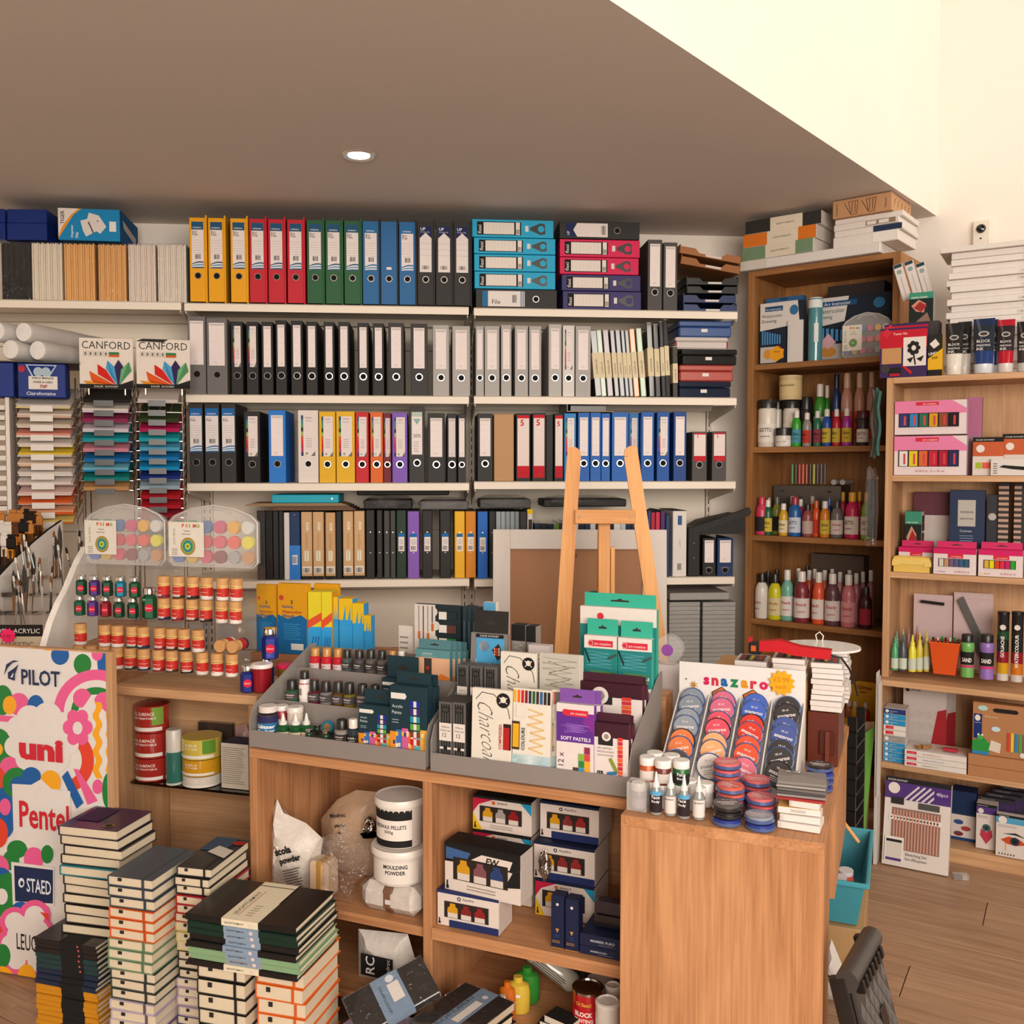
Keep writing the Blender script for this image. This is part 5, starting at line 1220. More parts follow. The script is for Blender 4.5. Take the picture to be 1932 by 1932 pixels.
a,z=cpos(LX(752),LY_(1225),T_(0)+.075)
q=B('glitter');q.lathe([(.017,-.004),(.017,.004)],'2f86a6',24,axis='y');q2=B('glitter');q2.lathe([(.011,-.0045),(.011,-.004)],'b08a5a',20,axis='y');st=B('acrylic');st.box(-.008,.008,-.006,.006,zt1-z,-.0175,'')
thing('glitter_tin','round blue glitter tin standing on edge','glitter tin',[('tin',q),('lid',q2),('foot',st)],CT.M(a,T_(0)+.075,z))
cbot(860,1165,1380,0,98,lambda r,h:bottle(r,h,'8a807c','1c1a19','2c2826','Glitter',tcol='e0c8cc',capk=.42,lz=(.2,.7)),'paint_bottle','black-lidded glitter paint bottle on the front tier','paint bottle','small bottles on the left stand')
cbot(950,1160,1390,0,84,lambda r,h:bottle(r,h,'23303a','d8cfc6','1f1c1b','GL',tcol='e6e0da',capk=.36),'paint_bottle','white-lidded black bottle beside the teal cartons','paint bottle','small bottles on the left stand')
def hang(w,h,d,col,hh,pr,hc=None,slot=True,fin='board'):
 """flat carton: body, thin header with a hanging slot, printed front"""
 c=B(fin);c.box(0,w,0,d,0,h-hh,col,b=.0008);ps=[('carton',c)]
 if hh:
  hd=B(fin);hc=hc or(col if isinstance(col,str)else col['']);hd.box(w*.03,w*.97,d-.004,d-.002,h-hh-.004,h,hc)
  if slot:hd.on(FRONT(d-.0042));hd.poly([(w*.38,h-hh*.62),(w*.62,h-hh*.62),(w*.62,h-hh*.5),(w*.54,h-hh*.48),(w*.5,h-hh*.36),(w*.46,h-hh*.48),(w*.38,h-hh*.5)],'2a2420')
  ps.append(('header',hd))
 q=B('paper');q.on(FRONT(-.0004));pr(q,w,h-hh);ps.append(('print',q));return ps
def place(x0,x1,y0,off,z,mk,name,lab,cat,grp=None,X=RX,Y=RY,rot=0,tilt=0,fr=CT,h=None):
 ym=Y(y0)+25
 a=fr.hit(X(x0),ym,off)[0];w=(fr.hit(X(x1),ym,off)[0]-a)/math.cos(math.radians(rot));hh=fr.hit(X((x0+x1)/2),Y(y0),off)[1]-z
 if fr is CT and off<SO+3*DY and X in(LX,RX):
  lo_,hi_=[(CT.hit(p,1420,SO)[0])for p in((471,803)if X is LX else(812,1188))]
  if a<lo_+.005:w-=lo_+.005-a;a=lo_+.005
  w=min(w,hi_-.005-a)
 M=fr.M(a,off,z+(.0025 if tilt else.0005),rot)@Matrix.Rotation(math.radians(-tilt),4,'X')
 return thing(name,lab,cat,mk(w,h or hh),M,grp)
TEAL='14303a'
def pr_acr(q,w,h):
 q.poly([(w*.03,h*.8),(w*.42,h*.8),(w*.46,h*.845),(w*.42,h*.89),(w*.03,h*.89)],'d8d4ce');q.text('Acrylic',w*.06,h*.65,w*.3,h*.06,'c8d0d2');q.text('Paints',w*.06,h*.57,w*.26,h*.06,'c8d0d2');q.lines(w*.06,h*.42,w*.3,h*.5,2,'8aa0a4')
 rr3=random.Random(2)
 for i in range(6):x=w*(i/6);q.rect(x,0,x+w/6,h*(.3+.03*(i%3)),['d88a2a','3a6ab0','c85a8a','d85a2a','4aa0b0','e0a030'][i],lift=.0005)
 for i in range(16):x,z=rr3.uniform(0,.9)*w,rr3.uniform(.02,.26)*h;q.rect(x,z,x+w*.06,z+h*.06,rr3.choice(['e8c8a0','2a3a6a','d84a7a','e8b020','f0e0d0']),lift=.0007)
 for i,c in enumerate(('b02020','7a3a1a','5a9a3a','1f8aa0','3a2a7a','1a2aa0')):z=h*(.12+i*.115);q.rect(w*.56,z,w*.82,z+h*.09,c,lift=.0009);q.rect(w*.65,z,w*.73,z+h*.09,'d8d0c8',lift=.0011)
place(1175,1440,682,T_(1)+.03,zL[1],lambda w,h:hang(w,h,.03,TEAL,h*.38,pr_acr),'paint_carton','dark teal acrylic paints carton behind the two front ones','paint set','dark teal acrylic paint cartons',LX,LY_)
place(992,1262,950,T_(0)+.02,zt1,lambda w,h:hang(w,h,.03,TEAL,h*.25,pr_acr),'paint_carton','small dark teal acrylic paints carton on the front tier','paint set','dark teal acrylic paint cartons',LX,LY_)
place(1242,1578,818,T_(0)+.01,zt1,lambda w,h:hang(w,h,.035,TEAL,h*.15,pr_acr),'paint_carton','large dark teal acrylic paints carton at the stand corner','paint set','dark teal acrylic paint cartons',LX,LY_)
place(1310,1600,822,T_(0)+.052,zt1,lambda w,h:hang(w,h,.03,TEAL,h*.15,pr_acr),'paint_carton','large dark teal carton directly behind the front one','paint set','dark teal acrylic paint cartons',LX,LY_)
def pr_pad(q,w,h):
 q.rect(0,0,w,h*.76,'d9a884',lift=.0005);q.rect(w*.26,h*.02,w*.48,h*.74,'3a3230',lift=.0007);q.text('ACRYLIC',w*.2,h*.84,w*.5,h*.06,'d8e0e0');q.lines(w*.14,h*.79,w*.76,h*.82,2,'a8c0c0')
 q.poly([(w*.5,0),(w,0),(w,h*.2),(w*.75,h*.3),(w*.55,h*.12)],'d8742a');q.disc(w*.36,h*.45,w*.05,'a8321e')
for i in range(4):
 place(1444+i*42,1716+i*42,542+i*4,T_(2)+.005+i*.022,zL[2],lambda w,h:hang(w,h,.018,{'':'4f7a80','f':'5a8a8e'},h*.22,pr_pad),'acrylic_pad',f'pale teal and peach acrylic pack, {nth(i)} from the front of four','paint set','pale teal acrylic packs',LX,LY_)
bz=zL[2]+.08
pl=B('oak_x')
a0=CT.hit(800,1240,SO+.36)[0];a1=sM-.003
pl.box(a0-.12,a1,SO+.33,SEC+.42,ZT,zL[2]-.005,'')
thing('back_plinth','narrow oak ledge hidden behind the grey stands','plinth',[('plinth',pl)],CT.M(0,0,0))
def pr_brush(q,w,h):
 q.rect(0,0,w*.46,h,'cfc4bc',lift=.0005)
 for i in range(5):q.disc(w*(.42+.05*(i%2)),h*(.1+.2*i),w*.09,'cfc4bc')
 for i,(x,y)in enumerate(((.1,.5),(.2,.3),(.3,.48),(.4,.62))):q.stroke([(w*x,h*.98),(w*x,h*(y+.12))],w*.02,'23201f' if i%2 else '8a847e');q.rect(w*(x-.02),h*y,w*(x+.03),h*(y+.11),'b8602a')
 for i,c in enumerate(('2f7ab8','24463c','2f7a3a','5a3430','1f2c30')):z=h*(.04+.19*i);q.rect(w*.55,z,w*.72,z+h*.11,'d8d0c8');q.rect(w*.72,z,w*.92,z+h*.11,c)
place(1438,1800,262,SO+.345,zL[2]-.004,lambda w,h:hang(w,h,.02,'17262c',0,pr_brush),'brush_carton','dark carton printed with brushes and paint tubes','paint set',None,LX,LY_)
for i in range(3):place(1816+i*38,1850+i*38,275+i*8,SO+.35,zL[2]-.004,lambda w,h:hang(w,h,.05,'22343c',0,lambda q,w,h:q.rect(w*.3,h*.3,w*.6,h*.8,'4a6068')),'slim_carton',f'dark slate slim carton standing on edge, {nth(i)} of three','carton','dark slim cartons',LX,LY_)
place(1310,1425,425,SO+.36,zL[2]-.004,lambda w,h:hang(w,h,.03,'cfc5bc',0,lambda q,w,h:q.lines(w*.1,h*.2,w*.8,h*.8,5,'8a827c')),'small_carton','small white carton behind the left stand','carton',None,LX,LY_)
GRP='charcoal and pastel packs'
def pr_char(n):
 def f(q,w,h):
  for i in range(4):q.rect(w*(.18+.18*i),h*.02,w*(.28+.18*i),h*.96,'1c1a19')
  q.disc(w*.5,h*.86,w*.3,'1c1a19',ry=h*.06);q.disc(w*.5,h*.86,w*.24,'3a3634',ry=h*.04);q.rect(w*.06,h*.3,w*.94,h*.62,'d9cdc4');q.text('Willow',w*.2,h*.53,w*.6,h*.05,'3a3432');q.text('Charcoal',w*.14,h*.47,w*.7,h*.05,'3a3432');q.text(str(n),w*.3,h*.37,w*.4,h*.07,'2a2422')
  q.rect(w*.1,h*.15,w*.9,h*.19,'d9cdc4');q.disc(w*.5,h*.17,w*.14,'1c1a19')
 return f
for i,(x0,x1)in enumerate(((322,414),(428,522),(536,634))):place(x0,x1,626+i*8,T_(1)+.03,zL[1],lambda w,h:hang(w,h,.045,'5a5654',0,pr_char(25)),'charcoal_box',f'grey willow charcoal box, {nth(i, 3)} in the back row of three','charcoal',GRP)
for i,(x0,x1)in enumerate(((186,300),(292,402))):place(x0+6,x1-2,905+i*6,T_(0)+.01,zt1,lambda w,h:hang(w,h,.08,{'':'5a5654','r':'1c1a19','t':'3a3634'},0,pr_char(12)),'charcoal_box',f'grey willow charcoal box of twelve, {("left", "right")[i]} of two in front','charcoal',GRP)
CHW='d9d0c2'
def scrib(q,w,h,col,x0,x1,z0,z1,n,wd,seed):
 r=random.Random(seed);P=[]
 for i in range(n):P.append((w*(x0+(x1-x0)*((i%2)*.8+.2*r.random())),h*(z1-(z1-z0)*i/(n-1))))
 q.stroke(P,wd,col)
def pr_ch1(q,w,h):
 P=[]
 for i in range(60):t=i/59;P.append((w*(.12+.5*t*.3+.22*math.sin(t*34)*(1-t*.3)),h*(.9-.85*t+.03*math.cos(t*34))))
 q.text('Charcoal',w*.12,h*.84,h*.78,w*.36,'4a4440',rot=-82,shear=.5,fit=True,bold=-.02);q.stroke([(w*.1,h*.85),(w*.25,h*.95),(w*.55,h*.93),(w*.9,h*.75),(w*.95,h*.62)],w*.018,'4a4440')
 q.disc(w*.78,h*.86,w*.17,'1a1817');q.disc(w*.78,h*.87,w*.07,CHW);q.stroke([(w*.68,h*.82),(w*.88,h*.9)],w*.02,CHW);q.stroke([(w*.68,h*.9),(w*.88,h*.82)],w*.02,CHW)
 q.text('COMPRESSED',w*.76,h*.2,h*.34,w*.07,'b02a24',rot=90,bold=.02);q.rect(w*.8,h*.2,w*.99,h*.55,'2a1412');q.rect(w*.8,h*.2,w*.95,h*.5,'a81e1a')
def pr_ch2(q,w,h):
 for i,c in enumerate(('d9a020','d86a1e','b81e24','7a1a22','2a2a4a','1f5a2a','3a2a22','2a5a8a','2a2422','1a1817')):q.rect(w*(.02+.1*i),h*.82,w*(.09+.1*i),h*.98,c)
 q.rect(w*.1,h*.64,w*.32,h*.8,'d8d0c4');q.bars(w*.12,h*.65,w*.3,h*.79,7);q.rect(w*.0,h*.22,w*.2,h*.58,'3a2a14');q.rect(w*.02,h*.25,w*.18,h*.55,'d8a01e')
 q.text('COLOURS',w*.34,h*.22,h*.34,w*.09,'23201f',rot=90,bold=.02);scrib(q,w,h,'d8b070',.4,.9,.2,.75,12,w*.03,4);q.rect(0,0,w,h*.16,'a9c0c6',lift=.0004);scrib(q,w,h,'c8d8d8',.05,.95,.02,.16,14,w*.02,9)
def pr_ch3(q,w,h):
 q.rect(0,0,w,h,'b9b2a6',lift=.0004);scrib(q,w,h,'7a8a5a',.2,.8,.1,.9,12,w*.02,3);scrib(q,w,h,'9a958a',.05,.95,.05,.95,26,w*.02,8);q.rect(w*.3,h*.35,w*.42,h*.55,'d0c8bc')
place(662,935,532,T_(1)+.022,zL[1],lambda w,h:hang(w,h,.012,CHW,0,pr_ch1),'charcoal_box','cream charcoal box with handwritten print, back left','charcoal',GRP)
place(958,1262,545,T_(1)+.024,zL[1],lambda w,h:hang(w,h,.012,CHW,0,pr_ch3),'charcoal_box','grey green scribbled charcoal box, back right','charcoal',GRP)
place(1000,1282,548,T_(1)+.04,zL[1],lambda w,h:hang(w,h,.012,CHW,0,pr_ch3),'charcoal_box','cream charcoal box behind the scribbled one','charcoal',GRP)
place(436,742,822,T_(0)+.004,zt1,lambda w,h:hang(w,h,.014,CHW,0,pr_ch1),'charcoal_box','cream compressed charcoal box with large script, front row','charcoal',GRP,tilt=3)
place(748,1036,824,T_(0)+.004,zt1,lambda w,h:hang(w,h,.014,CHW,0,pr_ch2),'charcoal_box','cream coloured charcoal box with colour stripes, front row','charcoal',GRP,tilt=3)
place(1044,1118,830,T_(0)+.022,zt1,lambda w,h:hang(w,h,.014,CHW,0,pr_ch2),'charcoal_box','striped charcoal box peeking out behind the purple pastels','charcoal',GRP,tilt=3)
def pr_soft(q,w,h):
 q.rect(0,0,w,h,'d6cbc6',lift=.0003);q.rect(0,h*.46,w,h*.88,'5a2a86',lift=.0005);q.poly([(0,h*.88),(0,h*.6),(w*.3,h*.8),(w*.5,h*.88)],'8a3a9a');q.poly([(w,h*.6),(w*.7,h*.75),(w*.8,h*.88),(w,h*.88)],'7a2a8a');scrib(q,w,h,'8a5ab0',.1,.9,.6,.72,9,w*.02,2)
 q.rect(w*.25,h*.83,w*.85,h*.92,'c8283a');q.disc(w*.24,h*.88,w*.08,'c8283a');q.text('art creation',w*.38,h*.855,w*.42,h*.04,'f0dcd8');q.text('SOFT PASTELS',w*.12,h*.49,w*.8,h*.06,'f0e8ec',bold=.01)
 q.text('12 x',w*.2,h*.12,h*.26,w*.15,'5a2444',rot=90)
 for i,(x,z,c)in enumerate(((.45,.02,'4a342c'),(.6,.02,'2f8ab0'),(.76,.02,'d8981e'),(.6,.12,'2a7a3a'),(.76,.12,'e0a020'),(.6,.22,'7aa83a'),(.76,.22,'c8403a'),(.76,.32,'8a2a4a'))):q.rect(w*x,h*z,w*(x+.15),h*(z+.095),c)
place(1088,1372,822,T_(0)+.0,zt1,lambda w,h:hang(w,h,.02,{'':'b9aab0','r':'6a3a8a'},h*.16,pr_soft,'7a4a9a'),'pastel_box','purple soft pastels box in the front row','pastels',GRP)
place(1140,1420,826,T_(0)+.032,zt1,lambda w,h:hang(w,h,.02,{'':'b9aab0','r':'6a3a8a'},h*.16,pr_soft,'7a4a9a'),'pastel_box','purple soft pastels box behind the front purple one','pastels',GRP)
def pr_oil(q,w,h):
 q.rect(0,0,w,h*.74,'d6cac4',lift=.0003);q.rect(w*.12,h*.6,w*.55,h*.74,'23201f');q.disc(w*.36,h*.76,w*.13,'d6cac4');q.disc(w*.36,h*.76,w*.08,'8a807c',n=6)
 for i,t in enumerate(('OIL PASTELS','PASTELS HUILES','OLEOS DE PASTEL')):q.text(t,w*.1,h*(.53-.06*i),w*.48,h*.035,'4a4240')
 for i in range(10):q.rect(w*.7,h*(.03+.075*i),w*.84,h*(.095+.075*i),['c83a2a','d8582a','b82a34'][i%3])
 q.poly([(w*.44,h*.36),(w*.52,h*.4),(w*.72,h*.16),(w*.66,h*.1)],'7a8a2a');q.poly([(w*.4,h*.08),(w*.68,h*.1),(w*.68,h*.16),(w*.4,h*.13)],'2a6a9a');q.poly([(w*.36,0),(w*.7,0),(w*.72,h*.06),(w*.4,h*.06)],'c02a6a');q.rect(w*.12,h*.05,w*.28,h*.14,'23201f');q.text('12',w*.15,h*.07,w*.1,h*.05,'e8e0dc')
for i,(x0,x1,y0,k,d,nm)in enumerate(((1240,1740,705,1,.03,'wide maroon oil pastels box behind'),(1372,1692,1012,0,.004,'maroon oil pastels box of twelve in the front row'),(1390,1706,1016,0,.036,'maroon oil pastels box just behind the front one'),(1270,1776,712,1,.056,'second wide maroon oil pastels box at the back'))):
 place(x0,x1,y0,T_(k)+d,zL[k],lambda w,h:hang(w,h,.022,{'':'3a1020','r':'4a1428'},h*.13,pr_oil,'3f1424'),'pastel_box',nm,'pastels',GRP)
def pr_ws(q,w,h):
 q.rect(0,0,w,h,'d9cec6',lift=.0003);q.rect(0,h*.22,w,h*.80,'1f7a78',lift=.0005);scrib(q,w,h,'3f9a80',.03,.97,.32,.6,18,w*.025,5);scrib(q,w,h,'5a8a4a',.03,.97,.3,.44,10,w*.03,6);scrib(q,w,h,'6aa0b0',.05,.95,.5,.75,10,w*.012,7)
 q.poly([(0,h*.78),(w*.04,h*.79),(w*.2,h*.58),(w*.16,h*.56)],'14201f');q.poly([(w*.7,h*.66),(w,h*.74),(w,h*.7),(w*.74,h*.63)],'3a4a44')
 q.rect(w*.15,h*.83,w*.88,h*.93,'c82a3c');q.disc(w*.2,h*.88,w*.08,'d9cec6');q.disc(w*.2,h*.88,w*.07,'c82a3c');q.text('art creation',w*.32,h*.855,w*.5,h*.045,'f0dcd8')
 q.text('WATER-SOLUBLE',w*.04,h*.35,w*.9,h*.06,'f0ece4',bold=.01);q.text('OIL PASTELS',w*.15,h*.26,w*.68,h*.06,'f0ece4',bold=.01);q.disc(w*.85,h*.15,w*.08,'6a2a2a');q.text('x',w*.1,h*.12,w*.1,h*.06,'1f7a78',bold=.02)
def pr_wsb(q,w,h):
 q.rect(0,h*.8,w,h,'d9cec6',lift=.0005);q.rect(0,0,w,h*.8,'1f7a78',lift=.0005);q.rect(w*.24,h*.82,w*.7,h*.97,'c82a3c');q.disc(w*.27,h*.895,w*.055,'d9cec6');q.disc(w*.27,h*.895,w*.045,'c82a3c');q.text('art creation',w*.36,h*.86,w*.3,h*.07,'f0dcd8');scrib(q,w,h,'3f9a80',.02,.98,.3,.7,16,w*.012,5)
AQ='2fa58a'
place(1268,1866,92,T_(2)+.055,zL[2],lambda w,h:hang(w,h,.022,{'':'cfc4bc','r':AQ},h*.13,pr_wsb,AQ),'pastel_box','wide aqua oil pastels box standing at the back','pastels',GRP)
place(1298,1546,285,T_(2)+.01,zL[2],lambda w,h:hang(w,h,.022,{'':'cfc4bc','r':AQ},h*.2,pr_ws,AQ),'pastel_box','aqua water-soluble oil pastels box, left of two','pastels',GRP)
place(1554,1812,305,T_(2)+.01,zL[2],lambda w,h:hang(w,h,.022,{'':'cfc4bc','r':AQ},h*.2,pr_ws,AQ),'pastel_box','aqua water-soluble oil pastels box, right of two','pastels',GRP)
def pr_tin(q,w,h):
 q.rect(w*.17,h*.02,w*.93,h*.92,'d6cbc4',lift=.0004);q.rect(w*.17,h*.45,w*.93,h*.92,'4a9ac8',lift=.0006);q.disc(w*.45,h*.48,w*.3,'d6cbc4',ry=h*.12);q.disc(w*.38,h*.76,w*.14,'dcd2cc');q.poly([(w*.6,h*.7),(w*.78,h*.82),(w*.92,h*.62),(w*.76,h*.5)],'2a2422');
 for i in range(9):q.rect(w*(.66+.06*(i%3)),h*(.6+.05*(i//3)),w*(.7+.06*(i%3)),h*(.64+.05*(i//3)),['d88a6a','c83a2a','d8b08a'][i%3])
 q.text('Watercolour Set',w*.24,h*.38,w*.5,h*.05,'7a8a9a');q.text('Set Aquarelle',w*.24,h*.31,w*.45,h*.05,'7a8a9a')
 for i in range(10):q.rect(w*(.25+.06*(i%5)),h*(.06+.07*(i//5)),w*(.29+.06*(i%5)),h*(.11+.07*(i//5)),['8a3a2a','3a2a22','c88a3a','5a4a2a','2a2a2a'][i%5])
 q.rect(w*.17,h*.92,w*.93,h*.985,'1a1817');q.text('DALER ROWNEY',w*.28,h*.935,w*.55,h*.035,'d8d0c8')
place(400,700,226,T_(2)+.005,zL[2],lambda w,h:hang(w,h,.018,'7a7674',h*.29,pr_tin,'1c1a19',fin='satin'),'watercolour_tin','grey watercolour tin with black hanging card','paint set',GRP,tilt=4)
for i,(x0,x1)in enumerate(((745,850),(858,930))):place(x0,x1,322+i*10,SO+.345,zL[2]-.004,lambda w,h:hang(w,h,.04,{'':'8f8880','t':'1c1a19'},0,lambda q,w,h:(q.rect(0,h*.72,w,h,'1c1a19'),scrib(q,w,h,'b5aea4',.1,.9,.05,.7,14,w*.05,3))),'pencil_box',f'silver pencil box with black top, {("left", "right")[i]} of two','pencil box','silver pencil boxes')
place(872,1032,478,T_(2)+.05,zL[2],lambda w,h:hang(w,h,.03,'c8beba',0,lambda q,w,h:q.lines(w*.1,h*.2,w*.95,h*.85,6,'8a847e')),'small_carton','small white printed carton behind the scribbled box','carton')
place(532,626,150,SO+.36,zL[2]-.004,lambda w,h:hang(w,h,.02,'d8cfc0',0,lambda q,w,h:(q.rect(0,0,w,h,'5a9ac0',lift=.0004),q.disc(w*.5,h*.6,w*.35,'d8c83a',ry=h*.12),q.disc(w*.5,h*.5,w*.25,'5a9a4a',ry=h*.08))),'small_carton','small green and yellow swirled carton behind the tin','carton')
# face-paint display on the end of the counter
fs0,fs1,fo0,fo1=-.388,-.078,.205,.425
W4=(fs1-fs0)/4;zf0,zf1=CZ+.010,CZ+.145
sl=math.atan2(zf1-zf0,fo1-fo0)
WHT='dcd4d0'
ps=[]
q=B('board');q.prism([(0,0),(fo1-fo0,0),(fo1-fo0,zf1-CZ),(0,zf0-CZ)],0,fs1-fs0,WHT,'x');ps.append(('tray',q))
for i in range(5):
 q=B('board');x=i*W4;q.prism([(-.004,.002),(fo1-fo0-.001,.002),(fo1-fo0-.001,zf1-CZ+.034),(-.004,zf0-CZ+.030)],x-.0015+(.0015 if i==0 else 0)-(.0015 if i==4 else 0),x+.0015+(.0015 if i==0 else 0)-(.0015 if i==4 else 0),WHT,'x');ps.append(('divider',q))
L_=fs1-fs0;zb=CT.hit(1400,1258,fo1)[1]-CZ
q=B('board');q.box(0,L_,fo1-fo0,fo1-fo0+.003,0,zb,WHT);ps.append(('back_card',q))
q=B('paper');q.on(FRONT(fo1-fo0-.0006))
hT=zb-.055
_h=.0205;_x=L_*.2;_g=L_*.6-sum(glyphs(ch,.05)[2]*_h for ch in 'snazaroo')
for ch,cc in zip('snazaroo',('c01a50','c02a40','1f5a9a','1f7a4a','d08a20','c8283a','c81e50','c81e50')):
 q.text(ch,_x,hT,None,_h,cc,bold=.05);_x+=glyphs(ch,.05)[2]*_h+_g/7
for cx,cz,r_,cc in((.12,hT-.002,.012,'b07a2a'),):
 P=[(L_*cx+(r_ if k%2 else r_*.35)*math.cos(k*math.pi/8),cz+(r_ if k%2 else r_*.35)*math.sin(k*math.pi/8))for k in range(16)];q.poly(P,cc)
for x in(.3,.55):q.poly([(L_*x,.15),(L_*(x-.03),.185),(L_*(x+.05),.2),(L_*(x+.13),.18),(L_*(x+.09),.15)],'d8702a');q.stroke([(L_*x,.15),(L_*(x-.03),.185),(L_*(x+.05),.2),(L_*(x+.13),.18)],.002,'2a1a14')
for cx,cz in((.06,hT+.012),(.955,.175)):q.disc(L_*cx,cz,.002,'23201f',n=6)
ps.append(('print',q))
thing('facepaint_display','white card display of face paint pots with rainbow snazaroo lettering','display',ps,CT.M(fs0,fo0,CZ+.001))
P=[]
for i in range(24):a=math.pi*i/12;r_=.033 if i%2 else.025;P.append((r_*math.cos(a),r_*math.sin(a)))
q=B('paper');q.prism(P,-.0015,0,'e8a018','y');q.on(FRONT(-.0018));q.text('£5.99',-.019,.002,.038,.012,'c07818');q.text('each',-.014,-.014,.028,.010,'c07818')
a,z=CT.hit(1475,1289,fo1-.006)
thing('price_star','orange star price tag reading £5.99 each','price tag',[('tag',q)],CT.M(a,fo1-.006,z))
PR_=.0315
POT={}
def pot_parts(col,blue):
 k=(col,blue)
 if k not in POT:
  r,h=PR_,.0145
  b_=B('gloss');b_.lathe([(r*.94,0),(r,.002),(r,h*.55)],'4a5a88' if blue else '2a2726',26)
  f=B('plastic');f.lathe([(r*.9,h*.55),(r*.9,h*.9)],col,26);f.on(((0,0,h*.9),(1,0,0),(0,1,0)));tc='e8dcd8' if col not in('ddd4cc',)else '8a8480'
  f.text('snazaroo',-r*.68,-r*.1,r*1.36,r*.34,tc,bold=.02);f.text('18 ml',-r*.25,r*.35,r*.5,r*.16,tc);f.lines(-r*.5,-r*.6,r*.5,-r*.2,3,tc)
  c=B('acrylic');c.lathe([(r*1.0,h*.55),(r*1.0,h),(r*.9,h*1.03)],'',26,cap=False)
  POT[k]=(b_.mesh('base'),f.mesh('paint'),c.mesh('clear_rim'))
 b_,f,c=POT[k]
 return[('base',b_),('paint',f),('clear_rim',c)]
cols=[['7d858e','8a8f96','59606a','d8743f','4a4442'],['c8607a','d2495c','d2495c','dd9f6c','ddd4cc'],['3a5ab0','c8301e','c8301e','d24a28','d2687c'],['2a2220','3a4a8a','261e1c','261e1c','2c201e']]
ts=[.955,.853,.66,.558,.365,.263,.08]
fi=[0,0,1,1,3,3,4]
nmc=['grey and orange','pink and peach','red','black']
Ls=math.hypot(fo1-fo0,zf1-zf0)
for c in range(4):
 for j,t in enumerate(ts):
  tilt=math.radians(70)
  t2=t*.92+.02
  M=CT.M(fs0+W4*(c+.5),fo0+(fo1-fo0)*t2,zf0+(zf1-zf0)*t2+.0345)@Matrix.Rotation(tilt,4,'X')@Matrix.Rotation(R.uniform(-.4,.4),4,'Z')@Matrix.Translation((0,0,-.007))
  front=(j in(3,8,13))
  thing('face_paint_pot',f'face paint pot in the {nmc[c]} column, {nth(len(ts) - 1 - j)} from the front','face paint',pot_parts(cols[c][fi[j]],(j+c)%5!=4),M,'face paint pots in the display')
def pots(px,py,lst,where,dz=0,tilt=0):
 s_,o=px;z=CZ+.001+dz
 for j,(c,bl)in enumerate(lst):
  M=CT.M(s_+R.uniform(-.002,.002),o+R.uniform(-.002,.002),z,R.uniform(-30,30))
  thing('face_paint_pot',f'{where}, {"top" if j == len(lst) - 1 else ORD[j] + " from below"}','face paint',pot_parts(c,bl),M,'loose face paint pots')
  z+=.0158
pots((-.200,.036),0,[('2c3a8a',True),('23201f',False),('57524e',False)],'grey-topped stack at the counter edge')
pots((-.132,.036),0,[('2c3a8a',True),('8a8f9a',True)],'silver-topped stack at the counter edge')
pots((-.205,.103),0,[('c85a4a',True),('c85a4a',True),('d2604c',True),('d2604c',True)],'orange stack behind the grey one')
pots((-.138,.103),0,[('b04a5a',True),('cf5a5e',True),('d2686a',True)],'coral stack behind the silver one')
pots((-.222,.169),0,[('b04a5a',True),('cf5a5e',True),('cf5a5e',True),('d2604c',True),('cf5a5e',True),('d2686a',True)],'tall coral stack against the display')
pots((-.155,.169),0,[('b04a5a',True),('c04a5a',True),('cf5a5e',True),('d2686a',True)],'pink stack against the display')
pots((-.035,.33),0,[('2c3a8a',True),('2c3a8a',True),('2c3a8a',True),('261e1c',True)],'black-topped stack at the right edge')
for i in range(4):
 s_=-.352+i*.0305;off=.033+(.006 if i%2 else 0)
 ps=bottle(.0128,.092,'8a8a88','d6d2cc','2a2022' if i%2==0 else 'd8ccc6',None,kind='cone',capk=.36,fin='gloss',lz=(.1,.72))
 q=B('paper')
 if i%2==0:wrap_text(q,'Face',.0134,.036,.007,'f0e8e4',1.3);wrap_text(q,'Body',.0134,.026,.007,'f0e8e4',1.3);q2=lab_wrap(.0132,.043,.052,'5a9ac0');ps.append(('blue_band',q2))
 else:wrap_text(q,'ingredients',.0134,.034,.005,'6a6260',1.6)
 ps.append(('lettering',q))
 thing('paint_bottle',f'grey nozzle bottle of body paint, {nth(i, 4)} from left at the counter edge','paint bottle',ps,CT.M(s_,off,CZ+.001,R.uniform(-15,15)),'body paint bottles')
jc=[('b8501e','orange'),('6a2a22','maroon'),('1f5a2a','green'),('c89a1e','yellow')]
jp=[(-.385,.088),(-.348,.080),(-.310,.092),(-.272,.086),(-.378,.126),(-.338,.122),(-.300,.130),(-.262,.124)]
for j,(s_,o)in enumerate(jp):
 thing('paint_jar',f'white-lidded paint jar in the lower layer, {nth(j)} of eight','paint jar',bottle(.0175,.052,'cfc4be','ddd6d0','d8d0ca',None,kind='jar',capk=.36),CT.M(s_,o,CZ+.001),'white-lidded face paint jars')
for j,(k,c)in enumerate(((0,0),(1,1),(2,2),(5,3),(4,0))):
 s_,o=jp[k];nm=jc[c][1]
 ps=bottle(.0175,.054,jc[c][0],'ddd6d0','23201f' if c==2 else 'd8ccc4',None,kind='jar',capk=.32,lz=(.12,.68))
 if c==2:q=B('paper');wrap_text(q,'Face',.0182,.022,.007,'f0e8e4',1.0);wrap_text(q,'Body',.0182,.012,.007,'f0e8e4',1.0);ps.append(('lettering',q))
 thing('paint_jar',f'{nm} face paint jar with white lid, {"front" if k < 4 else "rear"} of the upper layer','paint jar',ps,CT.M(s_,o,CZ+.0535,R.uniform(-20,20)),'white-lidded face paint jars')
q=B('frosted')
a0,a1,o0,o1,hh=-.417,-.373,.03,.066,.062
